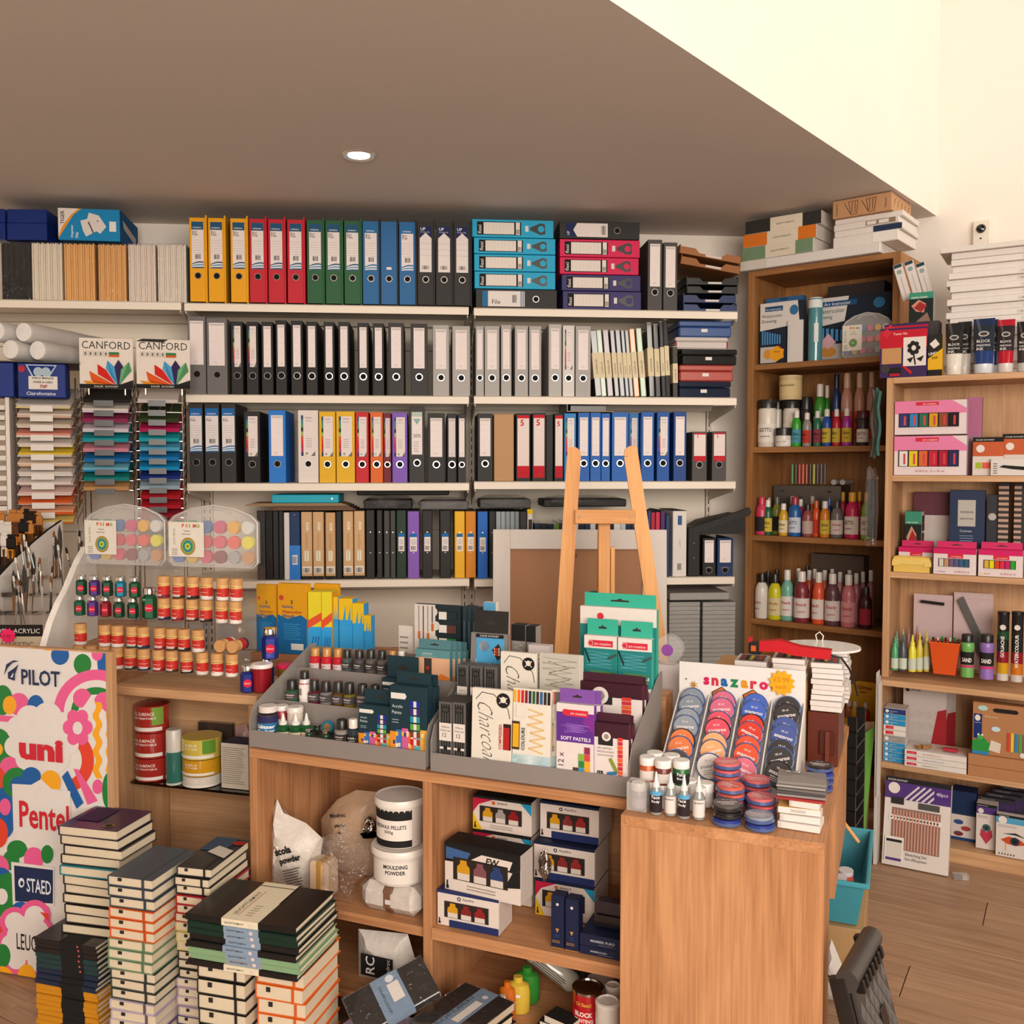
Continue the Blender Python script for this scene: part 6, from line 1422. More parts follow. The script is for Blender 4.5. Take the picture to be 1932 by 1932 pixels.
for bx in((a0,a1,o0,o0+.001,0,hh),(a0,a1,o1-.001,o1,0,hh),(a0,a0+.001,o0+.0012,o1-.0012,0,hh),(a1-.001,a1,o0+.0012,o1-.0012,0,hh),(a0,a1,o0,o1,-.0008,0)):q.box(*bx[:4],bx[4]+.001,bx[5]+.001,'')
thing('clear_bin','small clear plastic bin at the front corner of the counter','bin',[('bin',q)],CT.M(0,0,CZ))
thing('paint_jar','white-lidded jar inside the small clear bin','paint jar',bottle(.0152,.058,'9a8a94','d8d0ca','b0a4a8',None,kind='jar',capk=.3),CT.M(-.395,.048,CZ+.0025),'white-lidded face paint jars')
z=CZ+.001
for j in range(4):
 w,d,h=.085-.004*(j%2)-(.02 if j==3 else 0),.07,.0135
 c=B('board');c.box(0,w,0,d,0,h,{'':'d8cec6','t':'d9a860' if j>1 else 'd8cec6'},b=.0006);q=B('paper');q.on(FRONT(-.0004))
 if j==2:q.text('20220303',w*.3,h*.3,w*.42,h*.4,'8a827c')
 else:q.rect(w*.02,h*.1,w*.1,h*.9,'c8bcb2')
 thing('small_box',f'small white box in the pile at the counter corner, {("bottom", "second", "third", "top")[j]}','box',[('box',c),('print',q)],CT.M(-.098+.004*(j%2)+(.018 if j==3 else 0),.05+.003*j,z,3*(j%3-1)),'small white boxes')
 z+=h+.0014
z+=.001
for j in range(6):
 col='a02a2a' if j==0 else['8a827e','4a4644','6a6460','9a928c','7d7672'][j-1]
 c=B('board');c.box(0,.098,0,.085,0,.0045,col,b=.0004)
 ps=[('card',c)]
 if j==5:
  f=B('board');f.prism([(0,0),(.098,0),(.098,.035),(.06,.042),(.05,.052),(.035,.052),(.028,.044),(0,.042)],.0046,.0056,'8a837e','z');q=B('paper');q.on(TOP(.0058));q.rect(.016,.066,.045,.076,'e0d8d2');q.bars(.018,.067,.043,.075,8);ps+=[('flap',f),('price_label',q)]
 thing('card_wallet',('red' if j==0 else 'grey')+f' small card wallet, {("lowest", "second", "third", "fourth", "fifth", "topmost")[j]} in the pile at the corner','card wallet',ps,CT.M(-.102+.002*(j%2),.05+.002*j,z,2*(j%3-1)+3),'small card wallets')
 z+=.0058
bx0,bx1=CT.hit(1524,1340,.52)[0],-.006
q=B('plastic');q.box(bx0,bx1,.52,.80,0,.135,'5a2416',b=.002);q2=B('plastic');q2.box(bx1-.045,bx1-.008,.512,.5195,.03,.09,'4a1c10',b=.002);q2.box(bx1-.03,bx1-.02,.505,.5118,.0,.09,'6a3020')
thing('wooden_box','reddish brown wooden easel box behind the face paint display','box',[('box',q),('catch',q2)],CT.M(0,0,CZ+.001))
q=B('board');q.box(-.34,bx0-.004,.50,.80,0,.21,'b98d5e',b=.002)
thing('carton','brown carton hidden behind the face paint display','carton',[('carton',q)],CT.M(0,0,CZ+.001))
def white_boxes(s_,o,z,n,w,d,nm,pic=True):
 for j in range(n):
  c=B('board');h=.0125;c.box(0,w,0,d,0,h,{'':'d6cec8','t':'c4bcb6'},b=.0005);ps=[('box',c)]
  if pic and j==n-1:
   q=B('paper');q.on(TOP(h+.0003));q.rect(w*.1,d*.1,w*.9,d*.9,'5a5450',lift=.0004)
   for k in range(5):q.rect(w*(.15+.14*k),d*.2,w*(.25+.14*k),d*.8,['8a2a2a','23201f','c8a020','4a4a4a','b0302a'][k],lift=.0006)
   ps.append(('picture',q))
  thing('paint_box',f'thin white paint box, {nth(j)} from the bottom of the {nm} pile','box',ps,CT.M(s_+R.uniform(-.003,.003),o+R.uniform(-.004,.004),z,R.uniform(-3,3)),'thin white paint boxes')
  z+=h+.0012
 return z
zt_=white_boxes(bx0+.008,.525,CZ+.138,9,.075,.10,'right')
white_boxes(bx0-.088,.51,CZ+.213,4,.08,.10,'middle')
white_boxes(bx0-.185,.51,CZ+.213,3,.08,.10,'left')
c=B('paper');q=B('paper')
for j in range(12):c.box(R.uniform(-.004,.004),.07+R.uniform(-.004,.004),R.uniform(-.004,.004),.09,j*.011,j*.011+.009,'d2cac6')
thing('paper_pads','crumpled pile of white pads behind the paint boxes','paper pads',[('pads',c)],CT.M(bx0+.02,.64,CZ+.138))
zp2=CZ+.275
pal=B('gloss');pts=[(.10*math.cos(t*math.pi/14),.055*math.sin(t*math.pi/14))for t in range(28)];pal.prism(pts,0,.006,'e0dad2','z');st=B('plastic');st.tube([(-.01,.04,.006),(-.014,.045,.022),(-.004,.048,.03),(.006,.045,.02),(.003,.04,.006)],.0016,'e4ded6',6)
thing('palette','white oval mixing palette with a string loop on the pile','palette',[('plate',pal),('loop',st)],CT.M(bx0+.02,.66,zp2,5)@Matrix.Rotation(math.radians(6),4,'X'))
g=B('plastic');g.prism([(0,.004),(.05,.006),(.09,.0),(.175,-.004),(.178,.020),(.10,.024),(.05,.036),(.0,.030)],0,.03,'c01420','y')
hd=B('plastic');hd.box(-.028,.004,.002,.03,-.006,.026,'1c1a19',b=.004);hd.box(-.02,-.008,-.004,.002,.004,.018,'c8581e');hd.box(-.03,-.02,.008,.022,.026,.038,'b01420')
cb=B('plastic');cb.tube([(.177,.015,.006),(.20,.02,.0),(.22,.03,-.03),(.232,.04,-.07),(.238,.05,-.10)],.0028,'1a1817',8)
a,z=CT.hit(1432,1238,.53)
thing('red_tool','red hand tool with black head and cable on the paint boxes','tool',[('handle',g),('head',hd),('cable',cb)],CT.M(a,.53,CZ+.274,-2))
a,z=CT.hit(1262,1225,.56)
q=B('frosted');q.lathe([(.038,-.018),(.04,-.016),(.04,.016),(.038,.018)],'',28,axis='y');q2=B('plastic');q2.lathe([(.016,-.019),(.016,-.0185)],'8a4a9a',20,axis='y');q3=B('plastic');q3.box(-.03,.03,-.014,.014,CZ+.003-z,-.041,'d0c8c4')
thing('round_case','round clear plastic case with purple centre behind the display','case',[('case',q),('centre',q2),('foot',q3)],CT.M(a,.56,z))
# bookcase in the corner: paint bottles
AX,AY=mm(1370,.2909),mm(360,.2909);CY_=mm(820,.2909)
def rb(fr,x,y0,wz,off,z,col,cap,kind,lab,name='paint_bottle',cat='paint bottle',grp=None,Y=AY,label=None,txt=None,capk=.2,fin='plastic',lz=(.12,.6),tcol='2a2624'):
 s_,zt=fr.hit(AX(x),Y(y0),off);r=(fr.hit(AX(x+wz/2),Y(y0),off)[0]-fr.hit(AX(x-wz/2),Y(y0),off)[0])/2*.89
 s_=max(s_,(.034 if fr is R1 else uS+.028)+r)
 thing(name,lab,cat,bottle(r,zt-z,col,cap,label,txt,kind=kind,capk=capk,fin=fin,lz=lz,tcol=tcol),fr.M(s_,off,z+.0005,R.uniform(-25,25)),grp)
zA,zB,zC,zD,zE=R1Z
GA='paint bottles in the corner bookcase'
W_,Kp='d9d0c4','23201f'
def rbox(fr,x0,x1,y0,off,z,mk,name,lab,cat,grp=None,Y=AY,rot=0,tilt=0,h=None):
 return place(x0,x1,y0,off,z,mk,name,lab,cat,grp,AX,Y,rot,tilt,fr,h)
def pr_inst(big):
 def f(q,w,h):
  q.rect(0,0,w,h,'1c2530',lift=.0003);q.poly([(0,h),(w*(.45 if big else.9),h),(w*(.4 if big else.95),h*.62),(0,h*.55)],'cfc8c2');q.rect(w*.12,h*.86,w*.55,h*.94,'1f4a74');q.text('Art Instructor',w*.14,h*.875,w*.38,h*.05,'e0e4e8')
  q.text('Watercolor',w*.04,h*.76,w*.36 if big else w*.5,h*.07,'3a4450');q.text('Drawing',w*.04,h*.66,w*.26 if big else w*.36,h*.07,'3a4450')
  for i in range(8):q.rect(w*(.05+.06*i),h*.32,w*(.085+.06*i),h*(.55-.012*i),'4a8ac0')
  q.disc(w*.82,h*.85,w*.07 if big else w*.1,'2f6a94',ry=h*.08);q.rect(w*.02,h*.02,w*.4,h*.28,'b9b0a8');q.disc(w*.2,h*.16,w*.1,'c88a3a',ry=h*.08);q.disc(w*.45,h*.22,w*.08,'b0323a',ry=h*.07)
  if not big:q.poly([(w*.42+w*.2*math.cos(t*.52)*(1 if t%2 else.8),h*.16+h*.13*math.sin(t*.52)*(1 if t%2 else.8))for t in range(12)],'e09a1c');q.text('Now',w*.36,h*.18,w*.14,h*.05,'5a3414')
  else:q.poly([(w*.1,h*.3),(w*.2,h*.45),(w*.3,h*.3),(w*.2,h*.2)],'d8a8b0');q.rect(0,0,w*.34,h*.05,'2f6a94')
 return f
rbox(R1,222,492,722,.03,zA,lambda w,h:hang(w,h,.04,'1c2530',0,pr_inst(False)),'art_set','small watercolor drawing set with orange price burst','art set','art instructor sets')
rbox(R1,255,498,690,.08,zA,lambda w,h:hang(w,h,.04,'2a5a86',0,lambda q,w,h:q.rect(w*.4,h*.96,w*.6,h*.98,'16304a')),'art_set','blue art set behind the small drawing set','art set','art instructor sets')
rbox(R1,566,1094,638,.13,zA,lambda w,h:hang(w,h,.04,'1c2530',0,pr_inst(True)),'art_set','large watercolor drawing set at the back of the top shelf','art set','art instructor sets',h=.285)
rbox(R1,398,494,840,.014,zA,lambda w,h:hang(w,h,.014,'cfc8c2',0,lambda q,w,h:q.rect(w*.1,h*.1,w*.12,h*.9,'b9b2ac')),'small_carton','plain white carton in front of the drawing set','carton')
s_,zt=R1.hit(AX(570),AY(700),.03);r=(R1.hit(AX(615),AY(800),.03)[0]-R1.hit(AX(525),AY(800),.03)[0])/2
hh=zt-zA;c=B('gloss');c.lathe([(r,0),(r,hh)],'4a8088',20);q=lab_wrap(r,hh*.85,hh*.98,'d0d4d0');q3=lab_wrap(r,hh*.3,hh*.6,'cfd0cc',a0=.2,a1=.8);q2=B('plastic');q2.lathe([(r*.98,hh),(r*.95,hh+.004)],'d4d0ca',20)
thing('roll_tube','teal and white roll tube standing on the top shelf','tube',[('tube',c),('end_band',q),('label',q3),('lid',q2)],R1.M(s_,.05,zA+.0005))
a=R1.hit(AX(750),AY(950),.06)[0];w=R1.hit(AX(1062),AY(950),.06)[0]-a;h=R1.hit(AX(900),AY(790),.06)[1]-zA
primo(w,h,'clear carry case of pastel paint pots in the bookcase',R1.M(a,.06,zA+.001))
rbox(R1,660,1028,512,.2,zA+.288,lambda w,h:hang(w,h,.09,'2a2220',0,lambda q,w,h:None),'dark_box','dark flat box lying above the large drawing set','box',h=.06)
for x,y0,wz,off,col,cap,kind,nm,kw in[(238,1360,124,.035,'d8cec0',Kp,'jar','large white pot of medium with black lid at the left',dict(label='e2dad0',txt='GIOTTO',capk=.18)),(334,1365,66,.11,'d0c6b8',Kp,'jar','white pot behind the large one',dict(capk=.18)),(424,1362,112,.09,'d4cabc',Kp,'jar','white pot with black lid under the cream can',dict(label='ded6cc',capk=.17)),(372,1540,110,.012,'d8cfc2',Kp,'jar','short wide white pot with black lid',dict(label='e2dad0',txt='GIOTTO',capk=.4)),(520,1340,90,.13,'23201f','1c1a19','jar','dark jar at the back',dict(capk=.25)),(458,1428,66,.02,'2f9a24','dcd4cc','sh','green squeezy glitter paint bottle',dict(label='4a90a0',txt='Glitter')),(526,1442,64,.018,'8a8680','dcd4cc','sh','grey squeezy paint bottle',dict(label='b8382a',txt='Glitter')),(594,1430,60,.03,'1f6a4a','dcd4cc','sh','dark green squeezy bottle',dict(label='8a3a4a',txt='Glitter')),(655,1418,66,.02,'1f4a9a','dcd4cc','sh','blue squeezy paint bottle',dict(label='c8b040',txt='Glitter')),(718,1418,60,.022,'b81c2c','dcd4cc','sh','red squeezy paint bottle',dict(label='c8b040',txt='Glitter')),(784,1414,68,.02,'a02a8a','dcd4cc','sh','magenta squeezy paint bottle',dict(label='c8a83a',txt='Glitter')),(888,1428,84,.02,'2a2022','4a1418','jar','dark jar with red lid near the right side',dict(label='d8d0c8',txt='GIOTTO',capk=.22)),(610,1256,84,.15,'3a8a2a','dcd4cc','sh','large green bottle at the back',dict(label='c8d0b8')),(655,1265,50,.19,'2a7a2a','dcd4cc','sh','narrow green bottle at the back',{}),(718,1190,66,.17,'1c2c5a','1c2030','sh','navy bottle at the back',dict(label='b0283a')),(786,1186,84,.14,'c08a72','d0a890','sh','peach bottle at the back, left of three',dict(label='c85a3a',txt='Ready')),(868,1183,78,.14,'b8806c','d0a890','sh','peach bottle at the back, middle of three',dict(label='c04a3a',txt='Ready')),(948,1178,76,.14,'b07a66','c8a088','sh','peach bottle at the back, right of three',dict(label='b8502a',txt='Ready'))]:
 rb(R1,x,y0,wz,off+.02,zB,col,cap,kind,nm+', second shelf of corner bookcase',grp=GA,**kw)
s_,zt=R1.hit(AX(420),AY(1202),.11);zz=R1.hit(AX(405),AY(1362),.105)[1]+.002
r=(R1.hit(AX(473),AY(1300),.105)[0]-R1.hit(AX(335),AY(1300),.105)[0])/2
c=B('board');c.lathe([(r,0),(r,zt-zz-.006)],'c4ac80',20);l=B('board');l.lathe([(r*1.02,zt-zz-.006),(r*1.02,zt-zz)],'cdb88e',20);q=lab_wrap(r,.015,(zt-zz)*.8,'d0b886');wrap_text(q,'Animals',r,(zt-zz)*.55,.01,'4a3a22')
thing('card_tub','cream card tub standing on the white pots','tub',[('tub',c),('lid',l),('label',q)],R1.M(s_,.11,zz))
for x,y0,wz,off,col,cap,kind,nm,kw in[(198,405,80,.02,'c83a5a','c8304a','sh','pink poster paint bottle at the left end',dict(label='2a2624',txt='Craft')),(272,425,60,.022,'1f5a3a','dcd4cc','sh','dark green glitter bottle',dict(label='c8b040',txt='Glitter')),(330,405,66,.09,'8a8a3a','5a564a','sh','olive bottle standing behind',dict(label='2a2624')),(373,448,66,.018,'c89a2a','dcd4cc','sh','yellow glitter bottle',dict(label='d8c8a0',txt='Glitter')),(448,405,86,.02,'1f5a9a','9a2a3a','sh','blue poster paint bottle with dark red cap',dict(label='c0c8d8',txt='GIOTTO')),(530,450,72,.022,'8a4a44','23201f','sh','brown bottle with black cap',dict(label='b9a098')),(586,430,60,.05,'d2501e','c8581e','sh','orange bottle behind',dict(label='c0382a')),(642,433,70,.02,'c87a1e','dcd4cc','sh','ochre glitter bottle with white cap',dict(label='c8b040',txt='Glitter')),(720,430,86,.03,'6a6460','3a3634','sh','grey bottle with white and red label',dict(label='d0c4bc',txt='Ready',tcol='b02a2a')),(820,376,106,.03,'c01c50','d8a01e','wave','large pink wavy paint bottle with gold cap',dict(label='d8ccc0',txt='GIOTTO')),(918,376,92,.03,'7aa82a','d8a01e','wave','large lime wavy paint bottle with gold cap',dict(label='d8ccc0',txt='GIOTTO')),(485,420,50,.1,'c82a5a','dcd4cc','sh','pink bottle at the back',{}),(560,400,60,.13,'c8582a','9a928a','sh','orange bottle at the back',{}),(430,400,60,.13,'5a5a30','9a948a','sh','olive bottle at the back',{}),(760,375,52,.13,'b01c44','d8a01e','wave','pink wavy bottle at the back',{}),(868,372,60,.13,'b0243a','d8a01e','wave','crimson wavy bottle at the back',{}),(250,410,50,.12,'3a7a6a','9a948a','sh','teal bottle at the back',{}),(670,415,56,.12,'2a3a6a','4a5a8a','sh','dark blue bottle at the back',{})]:
 rb(R1,x,y0,wz,off+.02,zC,col,cap,kind,nm+', third shelf of corner bookcase',grp=GA,Y=CY_,**kw)
rbox(R1,305,745,332,.20,zC,lambda w,h:hang(w,h,.12,'6a6864',0,lambda q,w,h:(q.rect(w*.1,h*.86,w*.16,h*.9,'3a3836'),q.rect(w*.8,h*.86,w*.86,h*.9,'3a3836')),fin='metal'),'tool_case','silver flat case behind the paint bottles','case',Y=CY_)
zz=R1.hit(AX(520),CY_(328),.21)[1]
a=R1.hit(AX(405),CY_(260),.21)[0];w=R1.hit(AX(645),CY_(260),.21)[0]-a;h=R1.hit(AX(520),CY_(188),.21)[1]-zz
q=B('acrylic');q.box(0,w,0,.09,0,h,'');pens=[('clear_box',q)]
for i in range(10):p_=B('plastic');p_.tube([(w*(.06+.098*i),.02,.004),(w*(.06+.098*i),.02,h-.006)],.0055,['2f9a3a','2a2624','c8302a','d8602a','c83a2a','2a2624','b8c020','2a2826','5a2a4a','3a3634'][i],8);pens.append(('pen',p_))
thing('pen_box','clear box of coloured pens on the silver case','pens',pens,R1.M(a,.21,zz+.002))
for i,x in enumerate((695,752)):
 s_,z_=R1.hit(AX(x),CY_(305),.21);q=B('paper');q.lathe([(.0035,0),(.0125,0),(.0125,.115),(.0035,.115)],'c8c0b8',16,axis='y');
 thing('paper_roll',f'white paper roll lying end-on, {("left", "right")[i]} of two','roll',[('roll',q)],R1.M(s_,.215,zz+.0142),'small white rolls')
pal_=[(205,898,92,.02,'d6cec4',Kp,'sh','white poster paint bottle with black cap',dict(label='d0c8be',txt='Acrylic',tcol='b02a2a')),(318,905,92,.022,'c8c01e',Kp,'sh','yellow poster paint bottle with black cap',dict(label='ccc090',txt='Acrylic',tcol='b02a2a')),(398,878,90,.03,'6fa896','d8d0c8','wave','aqua poster paint bottle',dict(label='d8d0c8',txt='Ready',tcol='b02a2a')),(492,888,108,.02,'7a2a34','d8d0c8','wave','maroon poster paint bottle',dict(label='d0c6be',txt='Ready',tcol='b02a2a')),(602,893,92,.02,'d2502e','d8d0c8','wave','orange poster paint bottle',dict(label='d8ccc4',txt='Ready',tcol='b02a2a')),(692,902,106,.02,'5a3a40','d8d0c8','wave','plum poster paint bottle',dict(label='d0c4be',txt='Ready',tcol='b02a2a')),(796,908,106,.022,'b86a70','d8d0c8','wave','dusty pink poster paint bottle',dict(label='c88a8a',txt='Ready',tcol='9a2a34')),(908,990,90,.03,'3a1418','2a2022','sh','dark red jar at the right end',dict(label='9a2a3a'))]
back=[(470,868,60,.11,'7aa08a','aqua'),(540,880,66,.11,'c8482e','orange'),(575,872,60,.17,'b05a4a','coral'),(640,880,66,.11,'c85a3a','orange red'),(688,872,60,.17,'9a5a5a','rose'),(740,892,66,.11,'b87a74','pale rose'),(800,880,60,.17,'a86a60','terracotta'),(845,900,66,.11,'b0606a','rose pink'),(888,890,60,.15,'9a5a60','mauve'),(940,880,64,.13,'8a5a54','brown rose'),(272,890,60,.11,'2a2826','black'),(330,875,60,.15,'23201f','dark'),(525,855,50,.2,'a86a54','clay')]
for x,y0,wz,off,col,cap,kind,nm,kw in pal_:rb(R1,x,y0,wz,off+.022,zD,col,cap,kind,nm+', lowest full shelf of corner bookcase',grp=GA,Y=CY_,**kw)
for i,(x,y0,wz,off,col,nm)in enumerate(back):rb(R1,x,y0,wz,off+.02,zD,col,'d0c8c0' if i<10 else '23201f','wave',f'{nm} poster paint bottle in the back row, lowest full shelf of bookcase',grp=GA,Y=CY_)
rbox(R1,548,892,782,.25,zD,lambda w,h:hang(w,h,.07,'5a4a40',0,lambda q,w,h:q.rect(w*.65,h*.2,w*.7,h*.24,'b9a898')),'carton','dim grey carton at the back of the poster paint shelf','carton',Y=CY_)
a=R1.hit(1597,1355,.03)[0];w=R1.hit(1642,1355,.03)[0]-a
for i,(px,col,nm)in enumerate(((1600,'a0582a','brown'),(1612,'c8981e','yellow'),(1632,'c02418','red'))):
 s_=R1.hit(px,1340,.05)[0];thing('glue_bottle',f'{nm} glitter paint bottle in the yellow tray','paint bottle',bottle(.017,.115,col,'d0c4b4',None,None,kind='sh'),R1.M(s_,.06,zE+.004),'bottles in the yellow tray')
s_=R1.hit(1585,1340,.03)[0]
q=B('board');q.box(s_,s_+.17,.035,.037,0,.045,'c8951e');q.box(s_,s_+.17,.1,.102,0,.14,'c8951e');q.disc(0,0,.001,'c8951e',lift=.05)if False else None
q.prism([(s_,.14),(s_+.17,.14),(s_+.16,.17),(s_+.12,.20),(s_+.05,.20),(s_+.01,.17)],.1,.102,'d09a1c','y');q2=B('paper');q2.on(FRONT(.0995));q2.text('Glitter',s_+.05,.165,.07,.018,'7a2a14',bold=.02);q2.text('paint',s_+.06,.145,.05,.015,'7a2a14',bold=.02);q2.rect(s_+.01,.01,s_+.15,.035,'2f7ab0')if False else None
thing('display_tray','yellow card display tray of glitter paint low in the bookcase','display',[('tray',q),('print',q2)],R1.M(0,0,zE+.001))
zt1_=R1T+.001
a=R1.hit(1396,506,-.03)[0];w1=R1.hit(1660,480,-.03)[0]-a
c=B('board');c.box(0,w1,0,.36,0,.042,'d6cfc8',b=.002);q=B('paper');q.on(FRONT(-.0005));q.rect(0,.003,w1*.2,.039,'cbc3ba');q.stroke([(w1*.2,.003),(w1*.2,.039)],.001,'a59c94')
thing('canvas','long white canvas lying across the top of the corner bookcase','canvas',[('canvas',c),('end_label',q)],R1.M(a,-.03,zt1_))
z=zt1_+.044
for j,(x0,x1,col,nm)in enumerate(((1400,1536,'6f8a6a','sage green'),(1402,1540,'d2711e','orange'),(1406,1548,'2a2827','black'))):
 a=R1.hit(x0,470-j*25,-.02)[0];w=R1.hit(x1,470-j*25,-.02)[0]-a;h=.058
 c=B('board');c.box(0,w,0,.17,0,h,{'':'d8d0c6','f':col,'t':col},b=.001);q=B('paper');q.box(w*.34,w*.76,-.0008,.172,-.0002,h+.0006,'d8ccb8');q.on(FRONT(-.0012));q.text('LEUCHTTURM1917',w*.42,h*.42,w*.27,h*.12,'2a2624')
 thing('notebook_box',f'{nm} notebook box with cream band on top of the bookcase','box',[('box',c),('paper_band',q)],R1.M(a,-.02,z,-2+2*j),'notebook boxes on the bookcase')
 z+=h+.001
z=zt1_+.044
a=R1.hit(1572,450,-.01)[0]
for j in range(4):
 w=.27+.01*(j%2);h=[.045,.026,.026,.022][j]
 c=B('board');c.box(0,w,0,.24,0,h,{'':'d8d0c8'},b=.002);q=B('paper');q.on(FRONT(-.0006))
 if j==0:q.rect(w*.62,h*.1,w*.99,h*.95,'e2dad2')
 if j==1:q.rect(w*.58,h*.05,w*.99,h*.95,'23304a')
 if j==2:q.rect(w*.5,h*.15,w*.95,h*.9,'8a7660');q.rect(w*.52,h*.25,w*.66,h*.8,'d8d0c8');q.rect(w*.7,h*.25,w*.85,h*.8,'d8d0c8')
 if j==3:q.rect(w*.02,h*.2,w*.4,h*.25,'c2bab2')
 thing('canvas_box',f'white wrapped canvas pack, {("lowest, half covered", "second with a navy panel", "third with brown window", "top of the pile")[j]}','canvas',[('pack',c),('print',q)],R1.M(a+.004*(j%2),-.01+.003*j,z,1.5*(j%2)),'canvas packs on the bookcase')
 z+=h+.001
w=R1.hit(1682,400,-.02)[0]-a
c=B('board');h=.074;c.box(0,w,0,.26,0,h,'b98a62',b=.0015);q=B('paper');q.on(FRONT(-.0005))
q.text('COMPACT',w*.09,h*.12,h*.7,w*.035,'3a2a1c',rot=90);q.text('FRAGILE',w*.92,h*.2,h*.6,w*.03,'3a2a1c',rot=90)
for x in(.2,.5):
 q.stroke([(w*x,h*.8),(w*(x+.12),h*.1),(w*(x+.22),h*.12),(w*(x+.24),h*.85),(w*(x+.08),h*.82),(w*(x+.12),h*.1)],.002,'4a3422');q.stroke([(w*(x+.14),h*.2),(w*(x+.14),h*.8)],.002,'4a3422');q.stroke([(w*(x+.19),h*.2),(w*(x+.19),h*.8)],.002,'4a3422')
q2=B('paper');q2.on(RIGHT(w+.0005))
for i in range(5):q2.stroke([(.03+.045*i,h*.3),(.05+.045*i,h*.75),(.04+.045*i,h*.6)],.003,'8a6440')
thing('carton','brown carton with line drawings on top of the white packs','carton',[('carton',c),('front_print',q),('side_print',q2)],R1.M(a,-.02,z,0))
# right bookcase
z3=R3Z;RO=R3U
def squeeze(w,h,col,cap,band,txt):
 """stand-up squeeze tube on its cap: round shoulder below, flat crimp on top"""
 r=w/2;hc=h*.17;c=B('plastic');c.lathe([(r*.8,0),(r*.86,.003),(r*.88,hc)],cap,18)
 b_=B('gloss');rows=[];n=20
 for k in range(8):
  t=k/7;z=hc+(h-hc)*t;ry=r*.62*(1-t)**.8+.0012;rx=r*(.86+.14*t)
  rows.append([(rx*math.cos(2*math.pi*i/n),ry*math.sin(2*math.pi*i/n),z)for i in range(n+1)])
 cols=[]
 for k in range(7):cols+=[[band[0],band[0],band[1],band[1],band[1],band[1],col][k]]*n
 V=[p for rr_ in rows for p in rr_];m=n+1
 b_.add(V,[(i*m+j,i*m+j+1,(i+1)*m+j+1,(i+1)*m+j)for i in range(7)for j in range(n)],cols,None,True)
 q=B('paper');H=h-hc
 def pt(z):t=(z-hc)/H;return-(r*.62*(1-t)**.8+.0018)
 for j,tx in enumerate(txt):
  z=hc+H*(.47-.085*j);q.on(((0,min(pt(z),pt(z+.01))-.001,0),(1,0,0),(0,0,1)));q.text(tx,-r*.62,z,r*1.24,H*.06,'d8d4d0',bold=.01)
 z=hc+H*.66;q.on(((0,pt(z)-.001,0),(1,0,0),(0,0,1)));q.disc(0,z,r*.5,'b0aaa4' if band[1]!=band[0]else 'd8d0c8',ry=H*.06);q.disc(0,z,r*.35,'3a3634',ry=H*.035)
 return[('cap',c),('tube',b_),('lettering',q)]
G3='squeeze tubes of block printing ink'
for i,(x0,x1,y0,d,col,cap,bnd,nm)in enumerate(((1420,1540,862,.03,'23201f','d8cfc2',('d8cfc2','23201f'),'white block printing ink tube'),(1500,1592,852,.09,'23201f','d0c6ba',('cfc6ba','23201f'),'white ink tube standing behind'),(1600,1742,832,.03,'1f2c4a','ccd0d4',('20386e','232a34'),'blue block printing ink tube'),(1756,1872,838,.03,'a81828','d0c4c0',('b01424','2a2022'),'red block printing ink tube'),(1882,1990,850,.03,'1c1a19','b9b4b0',('2a2826','1c1a19'),'black block printing ink tube'),(1700,1765,838,.09,'1f2c4a','ccd0d4',('20386e','232a34'),'blue ink tube standing behind'))):
 a=R3.hit(AX(x0),AY(1050),RO+d)[0];w=R3.hit(AX(x1),AY(1050),RO+d)[0]-a;h=R3.hit(AX((x0+x1)/2),AY(y0),RO+d)[1]-z3[0]
 thing('ink_tube',nm+' on top of the right bookcase','ink tube',squeeze(w,h,col,cap,bnd,('BLOCK','PRINTING','INK')),R3.M(a+w/2,RO+d,z3[0]+.001),G3)
def pr_lino(q,w,h):
 q.rect(0,0,w,h,'3a2450',lift=.0003);q.rect(0,h*.6,w,h*.96,'b8182a',lift=.0005);q.text('LINOCUT',w*.04,h*.66,w*.62,h*.14,'e8b41e',rot=8,bold=.04,fit=True);q.text('Taster Kit',w*.28,h*.86,w*.3,h*.06,'e8dcd0');q.poly([(w*.02,h*.9),(w*.14,h*1.0),(w*.26,h*.92),(w*.14,h*.8)],'c02a3a')
 q.rect(w*.04,h*.28,w*.46,h*.6,'b98a5a');q.rect(w*.5,h*.22,w*.98,h*.8,'d8cfc6')
 for i in range(7):a=i*.9;q.disc(w*(.72+.09*math.cos(a)),h*(.58+.1*math.sin(a)),w*.055,'1c1a19',n=8)
 q.disc(w*.72,h*.58,w*.05,'d8cfc6',n=8);q.stroke([(w*.72,h*.48),(w*.76,h*.24)],w*.03,'1c1a19');q.poly([(w*.78,h*.36),(w*.94,h*.42),(w*.88,h*.3)],'1c1a19');q.poly([(w*.58,h*.36),(w*.72,h*.4),(w*.66,h*.28)],'1c1a19')
 q.rect(w*.2,h*.04,w*.46,h*.2,'1c1a19');q.rect(w*.22,h*.03,w*.44,h*.08,'b01828');q.poly([(w*.46,h*.24),(w*.54,h*.22),(w*.7,h*.1),(w*.66,h*.05)],'c01a24');q.disc(w*.12,h*.18,w*.1,'3a3634')
rbox(R3,1000,1305,890,RO+.012,z3[0],lambda w,h:hang(w,h,.03,'3a2450',0,pr_lino),'linocut_kit','red and purple linocut taster kit with a rose print','art set')
rbox(R3,1025,1310,862,RO+.05,z3[0],lambda w,h:hang(w,h,.03,'2a2030',0,pr_lino),'linocut_kit','second linocut kit behind the front one','art set')
